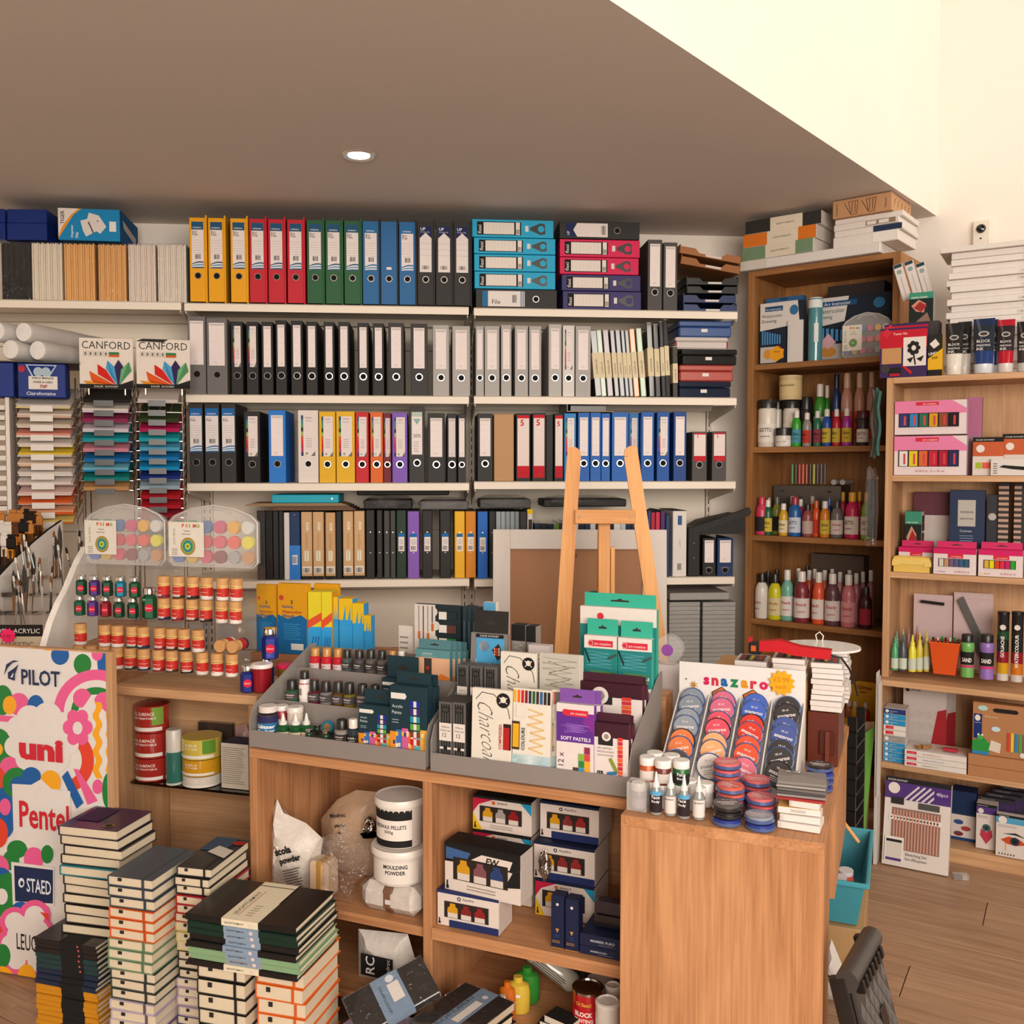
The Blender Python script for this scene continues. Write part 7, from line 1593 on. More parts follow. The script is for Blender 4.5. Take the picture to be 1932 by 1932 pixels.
def pr_ink(q,w,h):q.rect(0,0,w,h,'23201f',lift=.0003);q.rect(0,h*.15,w,h*.42,'d8a41e',lift=.0005);q.poly([(0,h*.42),(w,h*.66),(w,h*.42)],'d8a41e',lift=.0005);q.text('LINO',w*.06,h*.5,w*.6,h*.09,'e8e0d8',rot=8,bold=.02);q.text('INK',w*.3,h*.4,w*.44,h*.08,'23201f',rot=8,bold=.02);q.poly([(w*.1,h*.78),(w*.5,h*.9),(w*.8,h*.76),(w*.4,h*.66)],'d8cfc6');q.rect(0,0,w,h*.13,'1a1817')
rbox(R3,1310,1404,935,RO+.014,z3[0],lambda w,h:hang(w,h,.03,{'':'23201f','r':'d8a41e'},0,pr_ink),'lino_ink_box','yellow and black lino ink box beside the kit','ink box')
zc_=z3[0]+.001
a=R3.hit(AX(1440),AY(700),RO+.13)[0]
n=0;ztarget=R3.hit(AX(1700),AY(375),RO+.13)[1]
while zc_<ztarget-.012:
 h=.0235;c=B('board');dx=R.uniform(-.01,.012);d0=R.uniform(-.006,.01)
 c.box(dx,.44+dx,d0,.2,0,h,{'':'d8cfc8'},b=.002);q=B('paper');q.on(FRONT(d0-.0005));q.rect(dx+.24,h*.25,dx+.34,h*.75,'c9c0ba');q.text('40 x 100 cm',dx+.25,h*.35,.07,h*.28,'6a625e')
 thing('canvas',f'white stretched canvas, {nth(n)} from the bottom of the pile behind the tubes' if n<20 else 'topmost white canvas of the pile','canvas',[('canvas',c),('label',q)],R3.M(a,RO+.13,zc_),'white canvases piled on the right bookcase')
 zc_+=h+.001;n+=1
c=B('board');c.box(-.03,.5,-.02,.22,0,.02,'d4cbc2',b=.002)
thing('canvas','wide white canvas lying across the whole pile at the right','canvas',[('canvas',c)],R3.M(a,RO+.13,zc_))
def pr_hand(q,w,h):
 q.rect(0,0,w,h,'1c2422',lift=.0003);q.rect(0,h*.78,w,h,'3a8a70',lift=.0005);q.text('LINOCUT SAFETY',w*.06,h*.88,w*.86,h*.07,'e8e4dc',bold=.015);q.text('HAND GUARD',w*.1,h*.8,w*.66,h*.06,'e8e4dc',bold=.015)
 q.poly([(w*.1,h*.55),(w*.4,h*.75),(w*.7,h*.6),(w*.62,h*.3),(w*.3,h*.35)],'c08a74');q.poly([(w*.2,h*.48),(w*.45,h*.68),(w*.75,h*.52),(w*.5,h*.32)],'9a2a2a');q.poly([(w*.3,0),(w*.75,h*.3),(w*.9,0)],'8a6a5a')
z_h=R3.hit(AX(1290),AY(848),RO+.17)[1]
c=B('board');aa=R3.hit(AX(1150),AY(900),RO+.17)[0];c.box(aa,aa+.13,RO+.16,RO+.24,0,z_h-z3[0]-.002,'3a3432',b=.002)
thing('carton','dark carton under the hand guard box behind the kit','carton',[('carton',c)],R3.M(0,0,z3[0]+.001))
rbox(R3,1186,1344,660,RO+.17,z_h,lambda w,h:hang(w,h,.06,{'':'d8d0c8','t':'2f6a58','r':'d8d0c8'},h*.0,pr_hand),'hand_guard_box','green linocut hand guard box on top of the bookcase','box','hand guard boxes')
for i,(x,y)in enumerate(((1140,470),(1212,468),(1288,480))):
 s_,zz=R3.hit(AX(x),AY(y),RO+.20);L=.15
 c=B('paper');c.box(0,.034,0,.012,0,L,'d2cac4',b=.001);q=B('paper');q.on(FRONT(-.0004));q.rect(.002,L*.9,.032,L*.99,'2a3a44');q.disc(.017,L*.78,.009,'8a9a9a');q.stroke([(.017,L*.1),(.017,L*.65)],.002,'c09a9a')
 z0=zz-L*math.cos(math.radians(18))+(.012 if i else 0)
 thing('card_pack',f'slim white card pack leaning behind the hand guard, {nth(i, 3)} from left','card pack',[('pack',c),('print',q)],R3.M(s_,RO+.245,z0)@Matrix.Rotation(math.radians(-16),4,'Y'),'slim leaning packs')
def acr_set(w,h,d,cols,txt):
 c=B('board');c.box(0,w,0,d,0,h,{'':'d8c8c8','r':'d0b8c0','t':'c83a78'},b=.001)
 q=B('paper');q.on(FRONT(-.0004));q.rect(0,h*.62,w,h,'d87aa0',lift=.0005);scrib(q,w,h,'c0306a',0,1,.64,.9,13,w*.02,3);q.poly([(w*.8,h),(w,h),(w,h*.75)],'d8c8c8');q.rect(w*.3,h*.86,w*.62,h*.96,'c8283a');q.text('art creation',w*.4,h*.88,w*.2,h*.05,'f0dcd8');q.text(txt,w*.3,h*.08,w*.4,h*.07,'b0606a')if txt else None
 q.rect(w*.06,h*.22,w*.9,h*.64,'2a1a22')
 ps=[('carton',c),('print',q)]
 for i,cc in enumerate(cols):
  t=B('gloss');x=w*(.075+.138*i);t.box(x,x+w*.118,-.004,-.0015,h*.23,h*.62,cc,b=.0012);t.on(FRONT(-.0042));t.rect(x+w*.06,h*.28,x+w*.09,h*.55,'c8404a');ps.append(('paint_tube',t))
 return ps
rbox(R3,1090,1560,1592,RO+.02,z3[1],lambda w,h:acr_set(w,h,.06,['d8d4cc','d8c01e','d2602a','c01c34','a81a34','2a2a5a'],'ACRYLIC 12 x 75 ml'),'acrylic_set','pink and white acrylic set with warm tubes, lower of two','paint set','pink and white acrylic sets')
zz=R3.hit(AX(1300),AY(1588),RO+.02)[1]
rbox(R3,1094,1560,1362,RO+.02,zz+.003,lambda w,h:acr_set(w,h,.06,['1f2c6a','2a7ab0','1f6a4a','c8981e','8a4a2a','1c1c1e'],''),'acrylic_set','pink and white acrylic set with dark tubes, upper of two','paint set','pink and white acrylic sets')
rbox(R3,1180,1480,1275,RO+.06,zz+.003+.12,lambda w,h:hang(w,max(h,.02),.03,'b8285e',0,lambda q,w,h:None),'pink_box','bright pink flat box on top of the acrylic sets','box')if False else None
rbox(R3,1565,1660,1340,RO+.12,z3[1],lambda w,h:hang(w,h,.05,'9a7a84',0,lambda q,w,h:q.rect(0,h*.5,w,h,'b06a8a')),'acrylic_set','narrow pink acrylic box standing behind the sets','paint set','pink and white acrylic sets')
def pr_simply(q,w,h):q.rect(0,h*.88,w,h,'1a1817');q.text('DALER ROWNEY',w*.1,h*.91,w*.6,h*.05,'d8d0c8');q.disc(w*.25,h*.7,w*.14,'d8cfc6');q.text('Acrylic',w*.1,h*.42,w*.5,h*.07,'d8cfc6');q.rect(0,0,w,h*.5,'d0c4bc',lift=.0004);q.rect(w*.1,h*.18,w*.3,h*.34,'9ab02a');q.rect(w*.32,h*.18,w*.6,h*.34,'d25a44')
rbox(R3,1600,1800,1600,RO+.035,z3[1],lambda w,h:hang(w,h,.04,'b8501e',0,pr_simply),'acrylic_set','orange acrylic set beside the pink boxes','paint set','orange acrylic sets')
rbox(R3,1792,1990,1578,RO+.05,z3[1],lambda w,h:hang(w,h,.04,'b8501e',0,pr_simply),'acrylic_set','orange acrylic set at the picture edge','paint set','orange acrylic sets')
rbox(R3,1715,1990,1740,RO+.012,z3[1],lambda w,h:hang(w,h,.02,'d0c8c2',0,lambda q,w,h:(q.poly([(w*.2,h*.5),(w*.3,h*.62),(w*.95,h*.5),(w*.9,h*.3),(w*.5,h*.38)],'1c1a19'),[q.rect(w*.06,h*(.12+.14*i),w*.16,h*(.16+.14*i),'2a2624')for i in range(5)])),'tool_card','white card with a black cutting tool in front','tool pack')
zz=z3[1]+.165
rbox(R3,1450,1680,362,RO+.12,z3[2],lambda w,h:hang(w,h,.03,'1a2c4c',0,lambda q,w,h:(q.rect(w*.24,h*.56,w*.74,h*.88,'b8b4ac'),q.text('WINSOR',w*.3,h*.72,w*.38,h*.05,'3a3a44',bold=.01),q.text('NEWTON',w*.3,h*.64,w*.38,h*.05,'3a3a44',bold=.01),q.text('Cotman',w*.3,h*.49,w*.34,h*.04,'c8ccd4'),q.lines(w*.3,h*.34,w*.7,h*.46,4,'7a88a0'),scrib(q,w,h,'24406a',.05,.95,.02,.28,16,w*.02,4))),'watercolour_box','navy watercolour box with pale label','paint set',Y=CY_)
def guard_small(w,h):
 ps=hang(w,h,.07,{'':'2a4a40','r':'cfc6be','t':'2f6a58'},0,pr_hand);q=B('paper');q.on(RIGHT(w+.0004))
 for i in range(6):q.rect(.006+.031*(i%2),h*(.06+.3*(i//2)),.033+.031*(i%2),h*(.33+.3*(i//2)),'3a2a28');q.disc(.02+.031*(i%2),h*(.2+.3*(i//2)),.008,'b02a34')
 return ps+[('side_print',q)]
rbox(R3,1160,1268,500,RO+.142,z3[2],guard_small,'hand_guard_box','small green hand guard box on the middle shelf','box','hand guard boxes',Y=CY_)
rbox(R3,1690,1765,392,RO+.14,z3[2],lambda w,h:hang(w,h,.03,'2a2a30',0,lambda q,w,h:q.disc(w*.5,h*.72,w*.35,'b9b0aa')),'dark_box','dark box with round white mark beside the navy one','box',Y=CY_)
for i in range(2):
 x0,x1=((1768,1838),(1870,1990))[i]
 rbox(R3,x0,x1,312,RO+.13,z3[2],lambda w,h:hang(w,h,.06,'2a2422',0,lambda q,w,h:[q.rect(0,h*(.03+.06*k),w*(.95 if i==0 else.4),h*(.06+.06*k),'b99a88')for k in range(16)]),'striped_pack',f'tall pack with pale stripes, {("left", "right")[i]} of two','pack','striped packs',Y=CY_)
rbox(R3,1215,1450,375,RO+.2,z3[2],lambda w,h:hang(w,h,.03,'5a2430',0,lambda q,w,h:(q.rect(0,0,w,h*.7,'c0b4ae',lift=.0004),q.poly([(0,0),(w,0),(w,h*.4)],'7a8a3a'))),'art_set','maroon and white art set at the back','art set',Y=CY_)
def pink_set(cols):
 def f(w,h):
  ps=hang(w,h,.06,{'':'d8c8c6','t':'c81e5e'},h*.2,lambda q,w,h:(q.rect(0,h*.8,w,h,'c81e5e',lift=.0004),q.rect(w*.34,h*.64,w*.7,h*.8,'c8283a'),q.text('art creation',w*.42,h*.68,w*.24,h*.07,'f0dcd8'),q.text('ACRYLIC 8',w*.5,h*.08,w*.34,h*.08,'b05a6a'),q.rect(w*.12,h*.3,w*.85,h*.62,'3a2a30'),[q.disc(w*(.06+.05*i),h*.1,w*.014,cols[i],n=8)for i in range(5)]),'c81e5e')
  for i,cc in enumerate(cols):t=B('gloss');x=w*(.14+.118*i);t.box(x,x+w*.1,-.003,-.0012,(h*.8)*.31,(h*.8)*.6,cc,b=.0008);ps.append(('paint_tube',t))
  return ps
 return f
GP='pink boxed acrylic sets'
rbox(R3,1345,1622,702,RO+.012,z3[2],pink_set(['c8c4bc','b98a6a','6a5a74','4a5a86','3a5a7a','2f5a74']),'acrylic_set','pink acrylic set with metallic tubes, middle of three','paint set',GP,Y=CY_)
rbox(R3,1636,1925,708,RO+.012,z3[2],pink_set(['d0a83a','d8d01e','d2401e','d8284a','c81e6a','2f9a2a']),'acrylic_set','pink acrylic set with neon tubes, right of three','paint set',GP,Y=CY_)
rbox(R3,1118,1340,696,RO+.075,z3[2],pink_set(['c8c4bc','b98a6a','6a5a74','4a5a86','3a5a7a','2f5a74']),'acrylic_set','pink acrylic set behind the yellow crate, left of three','paint set',GP,Y=CY_)
def crate(w,h):
 c=B('plastic');t=.003;d=.05
 for bx in((0,w,0,t,0,h),(0,w,d-t,d,0,h),(0,t,t,d-t,0,h),(w-t,w,t,d-t,0,h),(t,w-t,t,d-t,0,t)):c.box(*bx,'dcb95a')
 r=B('plastic');r.box(-.004,w+.004,-.004,0,h*.5,h*.86,'e0c068',b=.001);r.box(-.006,w*.16,-.005,.012,h*.4,h*.7,'e0c068',b=.001);r.box(w*.84,w+.006,-.005,.012,h*.4,h*.7,'e0c068',b=.001)
 return[('crate',c),('rim',r)]
rbox(R3,1085,1318,797,RO+.014,z3[2],crate,'mini_crate','small pale yellow plastic crate on the shelf','crate',Y=CY_)
for i,(x,y0,wz,off,col,nm)in enumerate(((1095,1310,56,.02,'4a9a6a','green'),(1150,1300,58,.018,'4a4a54','dark grey'),(1210,1300,58,.02,'d8d03a','yellow'),(1257,1285,50,.035,'c8b83a','pale yellow'),(1302,1265,46,.05,'b8a84a','mustard'),(1105,1275,44,.08,'6a9a84','pale green rear'),(1150,1262,44,.1,'8aa89a','mint rear'),(1185,1245,44,.11,'9a6a64','rose rear'),(1240,1245,44,.11,'a8603a','orange rear'))):
 rb(R3,x,y0,wz,RO+off+.012,z3[3],col,col,'cone',f'small {nm} cone-tipped glue bottle on the right bookcase','glue_bottle','glue bottle','cone-tipped glue bottles',CY_,label='c0c8b8' if i<5 else None,capk=.28,lz=(.08,.5))
def bucket(w,h):
 c=B('plastic');n=4
 lo,hi=w*.36,w*.5;d0,d1=w*.3,w*.42
 V=[(-lo,-d0,0),(lo,-d0,0),(lo,d0,0),(-lo,d0,0),(-hi,-d1,h),(hi,-d1,h),(hi,d1,h),(-hi,d1,h)]
 c.add(V,[(0,1,5,4),(1,2,6,5),(2,3,7,6),(3,0,4,7),(3,2,1,0)],'d2501a');c.tube([(-hi,-d1,h),(hi,-d1,h),(hi,d1,h),(-hi,d1,h)],.003,'dc5a1e',6,closed=True)
 return[('bucket',c)]
a=R3.hit(AX(1423),CY_(1450),RO+.06)[0];w=R3.hit(AX(1520),CY_(1350),RO+.06)[0]-R3.hit(AX(1326),CY_(1350),RO+.06)[0];h=R3.hit(AX(1423),CY_(1352),RO+.04)[1]-z3[3]
thing('bucket','small orange square bucket of pens','bucket',bucket(w,h),R3.M(a,RO+.062,z3[3]+.001))
for i in range(7):
 q=B('gloss');q.tube([(0,0,0),(0,0,.12)],.0032,['1c1a19','2a2624','14502c','1c1a19','3a3634','16603a','1c1a19'][i],6);q2=B('plastic');q2.tube([(0,0,.121),(0,0,.135)],.0042,['1c1a19','c8c0b8','1c8a3a','1c1a19','c8c0b8','1c8a3a','3a3634'][i],6)
 thing('pen',f'pen standing in the orange bucket, {nth(i)} from left','pen',[('barrel',q),('cap',q2)],R3.M(a-.022+.0075*i,RO+.05+.01*(i%3),z3[3]+.003)@Matrix.Rotation(math.radians(-9+3*i),4,'Y'),'pens in the orange bucket')
for i,(x,y0,wz,col,nm)in enumerate(((1566,1300,90,'6aa858','green'),(1692,1300,96,'8a6ab0','purple'))):
 s_,zt=R3.hit(AX(x),CY_(y0),RO+.03);r=(R3.hit(AX(x+wz/2),CY_(1400),RO+.03)[0]-R3.hit(AX(x-wz/2),CY_(1400),RO+.03)[0])/2;h=zt-z3[3]
 b_=B('plastic');b_.lathe([(r,0),(r,h*.2),(r*.92,h*.3),(r*.92,h*.62),(r,h*.68),(r,h*.78),(r*.85,h*.82)],col,20);c=B('plastic');c.lathe([(r*.9,h*.82),(r*.9,h*.98),(r*.8,h)],'23201f',20);q=lab_wrap(r*.95,h*.3,h*.6,'1f1c1c');wrap_text(q,'SAND',r*.955,h*.36,h*.1,'e8e0dc',1.5,.03);q2=lab_wrap(r,h*.235,h*.29,'c83a6a')
 thing('sand_shaker',f'{nm} coloured sand shaker with black lid','sand shaker',[('shaker',b_),('lid',c),('label',q),('stripe',q2)],R3.M(s_,RO+.04,z3[3]+.001),'coloured sand shakers')
for i,(x,txt)in enumerate(((1800,'GOUACHE'),(1893,'WATERCOLOUR'))):
 s_,zt=R3.hit(AX(x),CY_(1152),RO+.04);r=(R3.hit(AX(x+40),CY_(1300),RO+.04)[0]-R3.hit(AX(x-40),CY_(1300),RO+.04)[0])/2;h=zt-z3[3]
 b_=B('gloss');b_.lathe([(r,0,'c8c0b8'),(r,h*.1,['c8961e','c8701e'][i]),(r,h*.26,'8a1c2a'),(r,h*.42,'1f2420'),(r,h*.6,['1f4a30','2a2422'][i]),(r,h*.72,'23201f'),(r,h*.96,'23201f')],'23201f',20);q=B('paper')
 q.on(((0,-r-.001,0),(1,0,0),(0,0,1)));q.text(txt,r*.28,h*(.34 if i==0 else.2),h*(.34 if i==0 else.48),r*.6,'e8e4e0',rot=90,bold=.02);q.disc(0,h*.78,r*.5,'d8cfc8');c=B('plastic');c.lathe([(r*1.03,h*.96),(r*1.03,h)],'1a1817',20)
 thing('paint_tube_set',f'tall black clear tube of {txt.lower()} paints','paint set',[('tube',b_),('lettering',q),('lid',c)],R3.M(s_,RO+.045,z3[3]+.001),'tall paint tubes')
def glue_pack(w,h):
 c=B('paper');c.box(0,w,.006,.009,0,h,'c8b0b0');g=B('plastic');g.prism([(w*.1,h*.9),(w*.25,h*.95),(w*.9,h*.3),(w*.85,h*.1),(w*.6,h*.25),(w*.5,h*.5)],-.012,.002,'5a5a58','y');g2=B('plastic');g2.tube([(w*.12,-.006,h*.3),(w*.25,-.006,h*.4),(w*.2,-.006,h*.2),(w*.3,-.006,h*.1)],.002,'23201f',6);f=B('acrylic');f.box(.003,w-.003,-.018,.005,.004,h-.02,'');return[('card',c),('gun',g),('cable',g2),('blister',f)]
def glue_pack2(w,h):
 ps=glue_pack(w,h);b_=B('plastic');b_.tube([(w*.2,-.01,h*.9),(w*.8,-.01,h*.88)],.006,'1c1a19',8);return ps[:1]+[('tool',b_)]+ps[2:]
rbox(R3,1215,1468,1040,RO+.19,z3[3],glue_pack2,'glue_gun_pack','blister pack with black tools behind the glue bottles','tool pack','blister packed tools',Y=CY_)
rbox(R3,1476,1730,1030,RO+.18,z3[3],glue_pack,'glue_gun_pack','blister pack with a grey glue gun','tool pack','blister packed tools',Y=CY_)
EX,EY=mm(1532,.23295),mm(1250,.23295)
def lo(x0,x1,y0,off,z,mk,name,lab,cat,grp=None,rot=0,tilt=0,h=None):return place(x0,x1,y0,off,z,mk,name,lab,cat,grp,EX,EY,rot,tilt,R3,h)
bs=[('1f86b8','blue'),('1f86b8','blue'),('1f86b8','blue'),('1f86b8','blue'),('8f8a84','grey'),('d8d0c8','white'),('d8d0c8','white'),('1f86b8','blue'),('1f86b8','blue'),('1c2c6a','navy')]
z=R3L;tops=(770,722,680,645,592,548,508,462,418,372)
for j,(col,nm)in enumerate(bs):
 zt=R3.hit(EX(640),EY(tops[j]),.02)[1];h=zt-z-.001
 a=max(.025,R3.hit(EX(533+(3 if j%2 else 0)),EY(600),.02)[0]);w=R3.hit(EX(758),EY(600),.02)[0]-a
 c=B('board');c.box(0,w,0,.09,0,h,{'':'d0c8c2','f':col},b=.0006);q=B('paper');q.on(FRONT(-.0004))
 if nm=='white':q.rect(w*.1,h*.2,w*.45,h*.85,'c8283a');q.text('art creation',w*.2,h*.35,w*.2,h*.3,'f0dcd8')
 else:q.disc(w*.16,h*.5,h*.3,'d8dce0');q.text('watercolour',w*.28,h*.45,w*.35,h*.22,'d8e0e8');q.text('12 ml',w*.28,h*.15,w*.14,h*.2,'d8e0e8')
 thing('paint_box',f'small {nm} paint box, {nth(j)} from the bottom of the blue pile','paint box',[('box',c),('print',q)],R3.M(a,.02+R.uniform(-.002,.002),z+.0005),'piled small paint boxes')
 z=zt
z=R3L;tops=(870,795,730)
for j,(y,tx,cc)in enumerate(((812,'GOUACHE 24 x 12 ml','2f6a4a'),(765,'WATER COLOUR 24 x 12 ml','2f6a9a'),(718,'OIL COLOUR 24 x 12 ml','b02a3a'))):
 zt=R3.hit(EX(870),EY(y),-.005)[1];h=zt-z-.001;a=R3.hit(EX(748),EY(800),-.005)[0];w=R3.hit(EX(1250),EY(860),-.005)[0]-a
 c=B('board');c.box(0,w,0,.13,0,h,'d8cec6',b=.0008);q=B('paper');q.on(FRONT(-.0004));q.rect(w*.04,h*.3,w*.2,h*.8,'c8283a');q.text('art creation',w*.07,h*.42,w*.1,h*.22,'f0dcd8');q.text(tx,w*.3,h*.42,w*.36,h*.2,cc)
 thing('paint_box',f'long white art creation box, {("lowest", "middle", "top")[j]} of three','paint box',[('box',c),('print',q)],R3.M(a,-.005,z+.0005),'long white paint boxes')
 z=zt
zw=z
c=B('paper');c.prism([(0,0),(.05,.01),(.11,0),(.1,.07),(.02,.06)],0,.002,'c8a08a','z');c2=B('paper');c2.box(.03,.075,-.005,.01,.003,.014,'b02a3a')
thing('paper_scraps','torn paper wrapper and red strip on the white boxes','wrapper',[('wrapper',c),('red_strip',c2)],R3.M(R3.hit(EX(1000),EY(700),.03)[0],.03,zw+.002))
for i in range(4):
 c=B('board');c.box(0,.02,0,.012,0,.012,'9a6a34',b=.0006);c.on(TOP(.0123));c.rect(.002,.002,.018,.01,'c8c0b4')
 thing('tiny_box',f'tiny brown box on the white paint boxes, {nth(i)} from left','box',[('box',c)],R3.M(R3.hit(EX(830+i*34),EY(680),.02)[0],.02+.016*(i%2),zw+.002,25*i-30),'tiny brown boxes')
def kraft(w,h,d):
 c=B('board');c.box(0,w,0,d,0,h,'a8744a',b=.001);return[('carton',c)]
zt2=R3.hit(EX(1500),EY(770),-.004)[1];zmid=(R3L+zt2)/2
a=R3.hit(EX(1262),EY(850),-.004)[0]
for j in range(2):thing('carton',f'flat brown carton, {("lower", "upper")[j]} of two at the right','carton',kraft(.30,(zt2-R3L)/2-.001,.12),R3.M(a,-.004,R3L+.0005+j*(zt2-R3L)/2),'flat brown cartons')
def pr_frog(q,w,h):
 q.rect(w*.02,h*.3,w*.17,h*.78,'1a2c6a');q.disc(w*.09,h*.7,w*.05,'d8d4cc',ry=h*.06);q.text('STAEDTLER',w*.03,h*.6,w*.12,h*.025,'d0d4e0');q.text('Buddy Jumbo',w*.22,h*.72,w*.24,h*.04,'d8c8b0')
 q.poly([(0,0),(w*.3,0),(w*.34,h*.2),(w*.2,h*.34),(0,h*.25)],'2a8a3a');q.disc(w*.14,h*.33,w*.05,'4aa04a');q.disc(w*.11,h*.38,w*.02,'e0dcd0');q.disc(w*.18,h*.38,w*.02,'e0dcd0');q.rect(0,0,w*.3,h*.06,'2f7ab0');q.poly([(w*.3,h*.1),(w*.5,h*.06),(w*.52,h*.25),(w*.34,h*.3)],'d0c4b4')
 q.disc(w*.42,h*.52,w*.08,'b8d0d8',ry=h*.05)
 for i in range(5):q.rect(w*(.62+.07*i),h*.12,w*(.67+.07*i),h*.48,['c83a2a','d8b83a','2a7ab0','4a9a3a','8a4a8a'][i])
 q.disc(w*.9,h*.08,w*.05,'d8d0c8')
def frog(w,h):
 ps=hang(w,h,.03,'a8744a',0,pr_frog);q=B('paper');q.on(FRONT(-.0006));q.poly([(w*.35,h*.88),(w*.4,h*.92),(w*.78,h*.92),(w*.82,h*.88),(w*.78,h*.84),(w*.4,h*.84)],'1c1614');q.disc(w*.18,h*.9,w*.09,'a8c8c0',ry=h*.05);return ps+[('handle_slot',q)]
lo(1302,1760,345,.01,zt2,frog,'modelling_kit','brown card kit with frog picture and black handle slot','kit','brown kits')
lo(1330,1790,340,.06,zt2,frog,'modelling_kit','second brown kit behind the frog one','kit','brown kits')
def blister(w,h):
 c=B('paper');c.box(0,w,.004,.0055,0,h,'b5aaa4');q=B('paper');q.on(FRONT(.0036));q.poly([(w*.6,0),(w,0),(w,h*.7),(w*.8,h*.66)],'9a1f26');q.disc(w*.1,h*.92,w*.05,'2a2624');q.text('JAKAR',w*.18,h*.9,w*.26,h*.04,'4a4442');ps=[('card',c),('print',q)]
 for r_ in range(4):
  for i in range(3):b_=B('acrylic');b_.lathe([(w*.09,-.012),(w*.1,.0035)],'',14,c=(w*(.36+.22*i),0,h*(.12+.16*r_)),axis='y');ps.append(('blister',b_))
 return ps
lo(738,1090,190,.14,R3L,blister,'tool_card','grey and red blister card with clear cups, front of two','tool pack','blister cards')
lo(850,1165,225,.19,R3L,blister,'tool_card','grey and red blister card with clear cups, rear of two','tool pack','blister cards')
zb=.056
def sketch(w,h):
 ps=hang(w,h,.035,{'':'cfc4bc','t':'1a1817'},0,lambda q,w,h:(q.rect(0,h*.95,w,h,'1a1817'),q.text('DALER ROWNEY',w*.04,h*.963,w*.36,h*.02,'d8d0c8'),q.rect(0,h*.76,w,h*.95,'4a2f6e',lift=.0004),q.poly([(w*.12,h*.95),(0,h*.8),(0,h*.76),(w*.5,h*.76),(w*.2,h*.95)],'4a2f6e'),[q.stroke([(w*(.3+.09*i),h*.76),(w*(.52+.09*i),h*.93)],w*.03,'c8bcc0')for i in range(5)],q.disc(w*.14,h*.88,w*.09,'d2c8c0'),q.rect(w*.75,h*.82,w*.98,h*.94,'4a2670'),q.text('40pcs',w*.78,h*.85,w*.18,h*.05,'dcd4dc'),q.rect(w*.1,h*.7,w*.3,h*.78,'2a2624'),q.rect(w*.52,h*.68,w*.84,h*.75,'4a4644'),q.rect(w*.12,h*.19,w*.86,h*.66,'8a6a60',lift=.0005),q.rect(w*.08,h*.52,w*.88,h*.575,'d8d0c8'),[q.disc(w*(.12+.05*i),h*.548,w*.014,'2a2624',n=8)for i in range(15)],q.rect(w*.04,h*.05,w*.33,h*.33,'d8d0c8'),q.rect(w*.06,h*.07,w*.3,h*.3,'c8beb4'),q.rect(w*.06,h*.27,w*.3,h*.3,'1c1a19'),q.rect(w*.06,h*.06,w*.3,h*.09,'4a2f6e'),q.text('Sketching Set',w*.36,h*.13,w*.34,h*.04,'4a4442'),q.text("Set d'Esquisse",w*.36,h*.08,w*.34,h*.04,'4a4442')))
 for i in range(15):
  p_=B('satin');x=w*(.15+.047*i);p_.box(x,x+w*.022,-.004,-.0012,h*.2,h*.64,'c08a74',b=.0006);ps.append(('pencil',p_))
 return ps
def fl(px0,px1,ytop,ybot,mk,name,lab,cat,tilt,zb=.001,grp=None,rot=0):
 s0_,o0=R3.onz(EX(px0),EY(ybot),zb);s1_,_=R3.onz(EX(px1),EY(ybot)+(px1-px0)*.233*.2,zb)
 ht=R3.hit(EX((px0+px1)/2),EY(ytop),o0+.03)[1]-zb
 thing(name,lab,cat,mk(s1_-s0_,ht/math.cos(math.radians(tilt))),R3.M(s0_,o0,zb+.003,rot)@Matrix.Rotation(math.radians(-tilt),4,'X'),grp)
fl(562,1100,985,1632,sketch,'sketching_set','large purple and white sketching set of pencils leaning on the shelf','art set',12)
def feather(q,w,h):q.rect(0,h*.93,w,h,'1a1817');q.text('DALER ROWNEY',w*.06,h*.95,w*.5,h*.02,'d8d0c8');q.rect(0,h*.78,w,h*.93,'4a3070',lift=.0004);q.disc(w*.22,h*.84,w*.14,'d2c8c0');q.poly([(w*.2,h*.3),(w*.5,h*.12),(w*.8,h*.3),(w*.75,h*.45),(w*.5,h*.38),(w*.25,h*.45)],'b0324a');q.disc(w*.5,h*.48,w*.2,'3a5a5a');q.disc(w*.5,h*.48,w*.1,'23302f');q.lines(w*.08,h*.68,w*.7,h*.74,2,'8a827c')
def eye(q,w,h):
 q.rect(0,h*.94,w,h,'1a1817');q.text('DALER ROWNEY',w*.08,h*.955,w*.6,h*.02,'d8d0c8');q.rect(0,h*.8,w,h*.94,'4a94b8',lift=.0004);q.disc(w*.2,h*.87,w*.13,'d8cfc6');q.lines(w*.06,h*.7,w*.8,h*.76,2,'8a929a')
 q.poly([(w*.15,h*.4),(w*.4,h*.5),(w*.7,h*.47),(w*.95,h*.36),(w*.6,h*.3),(w*.35,h*.32)],'b8481e');q.disc(w*.58,h*.4,w*.14,'1c2c3a');q.disc(w*.58,h*.4,w*.06,'0f1214');q.poly([(w*.2,h*.55),(w*.6,h*.6),(w*.95,h*.5),(w*.6,h*.55)],'23201f');q.rect(w*.3,h*.15,w*.32,h*.34,'d8982a');[q.rect(w*(.1+.09*i),h*.05,w*(.13+.09*i),h*.09,'2a2624')for i in range(6)]
def navy(q,w,h):q.rect(0,h*.55,w,h,'14284c',lift=.0004);q.rect(0,h*.06,w,h*.52,'c8bcb4',lift=.0004);[q.disc(w*(.3+.3*(i%2)),h*(.13+.12*i),w*.2,['7a2430','9a3a3a','2a4a7a'][i],ry=h*.05)for i in range(3)];q.rect(0,0,w,h*.06,'1c3a6a')
lo(1130,1330,1050,.10,zb,lambda w,h:hang(w,h,.08,'14284c',0,navy),'art_set','navy art set with small pictures behind the sketching set','art set','boxed sets on the lowest shelf')
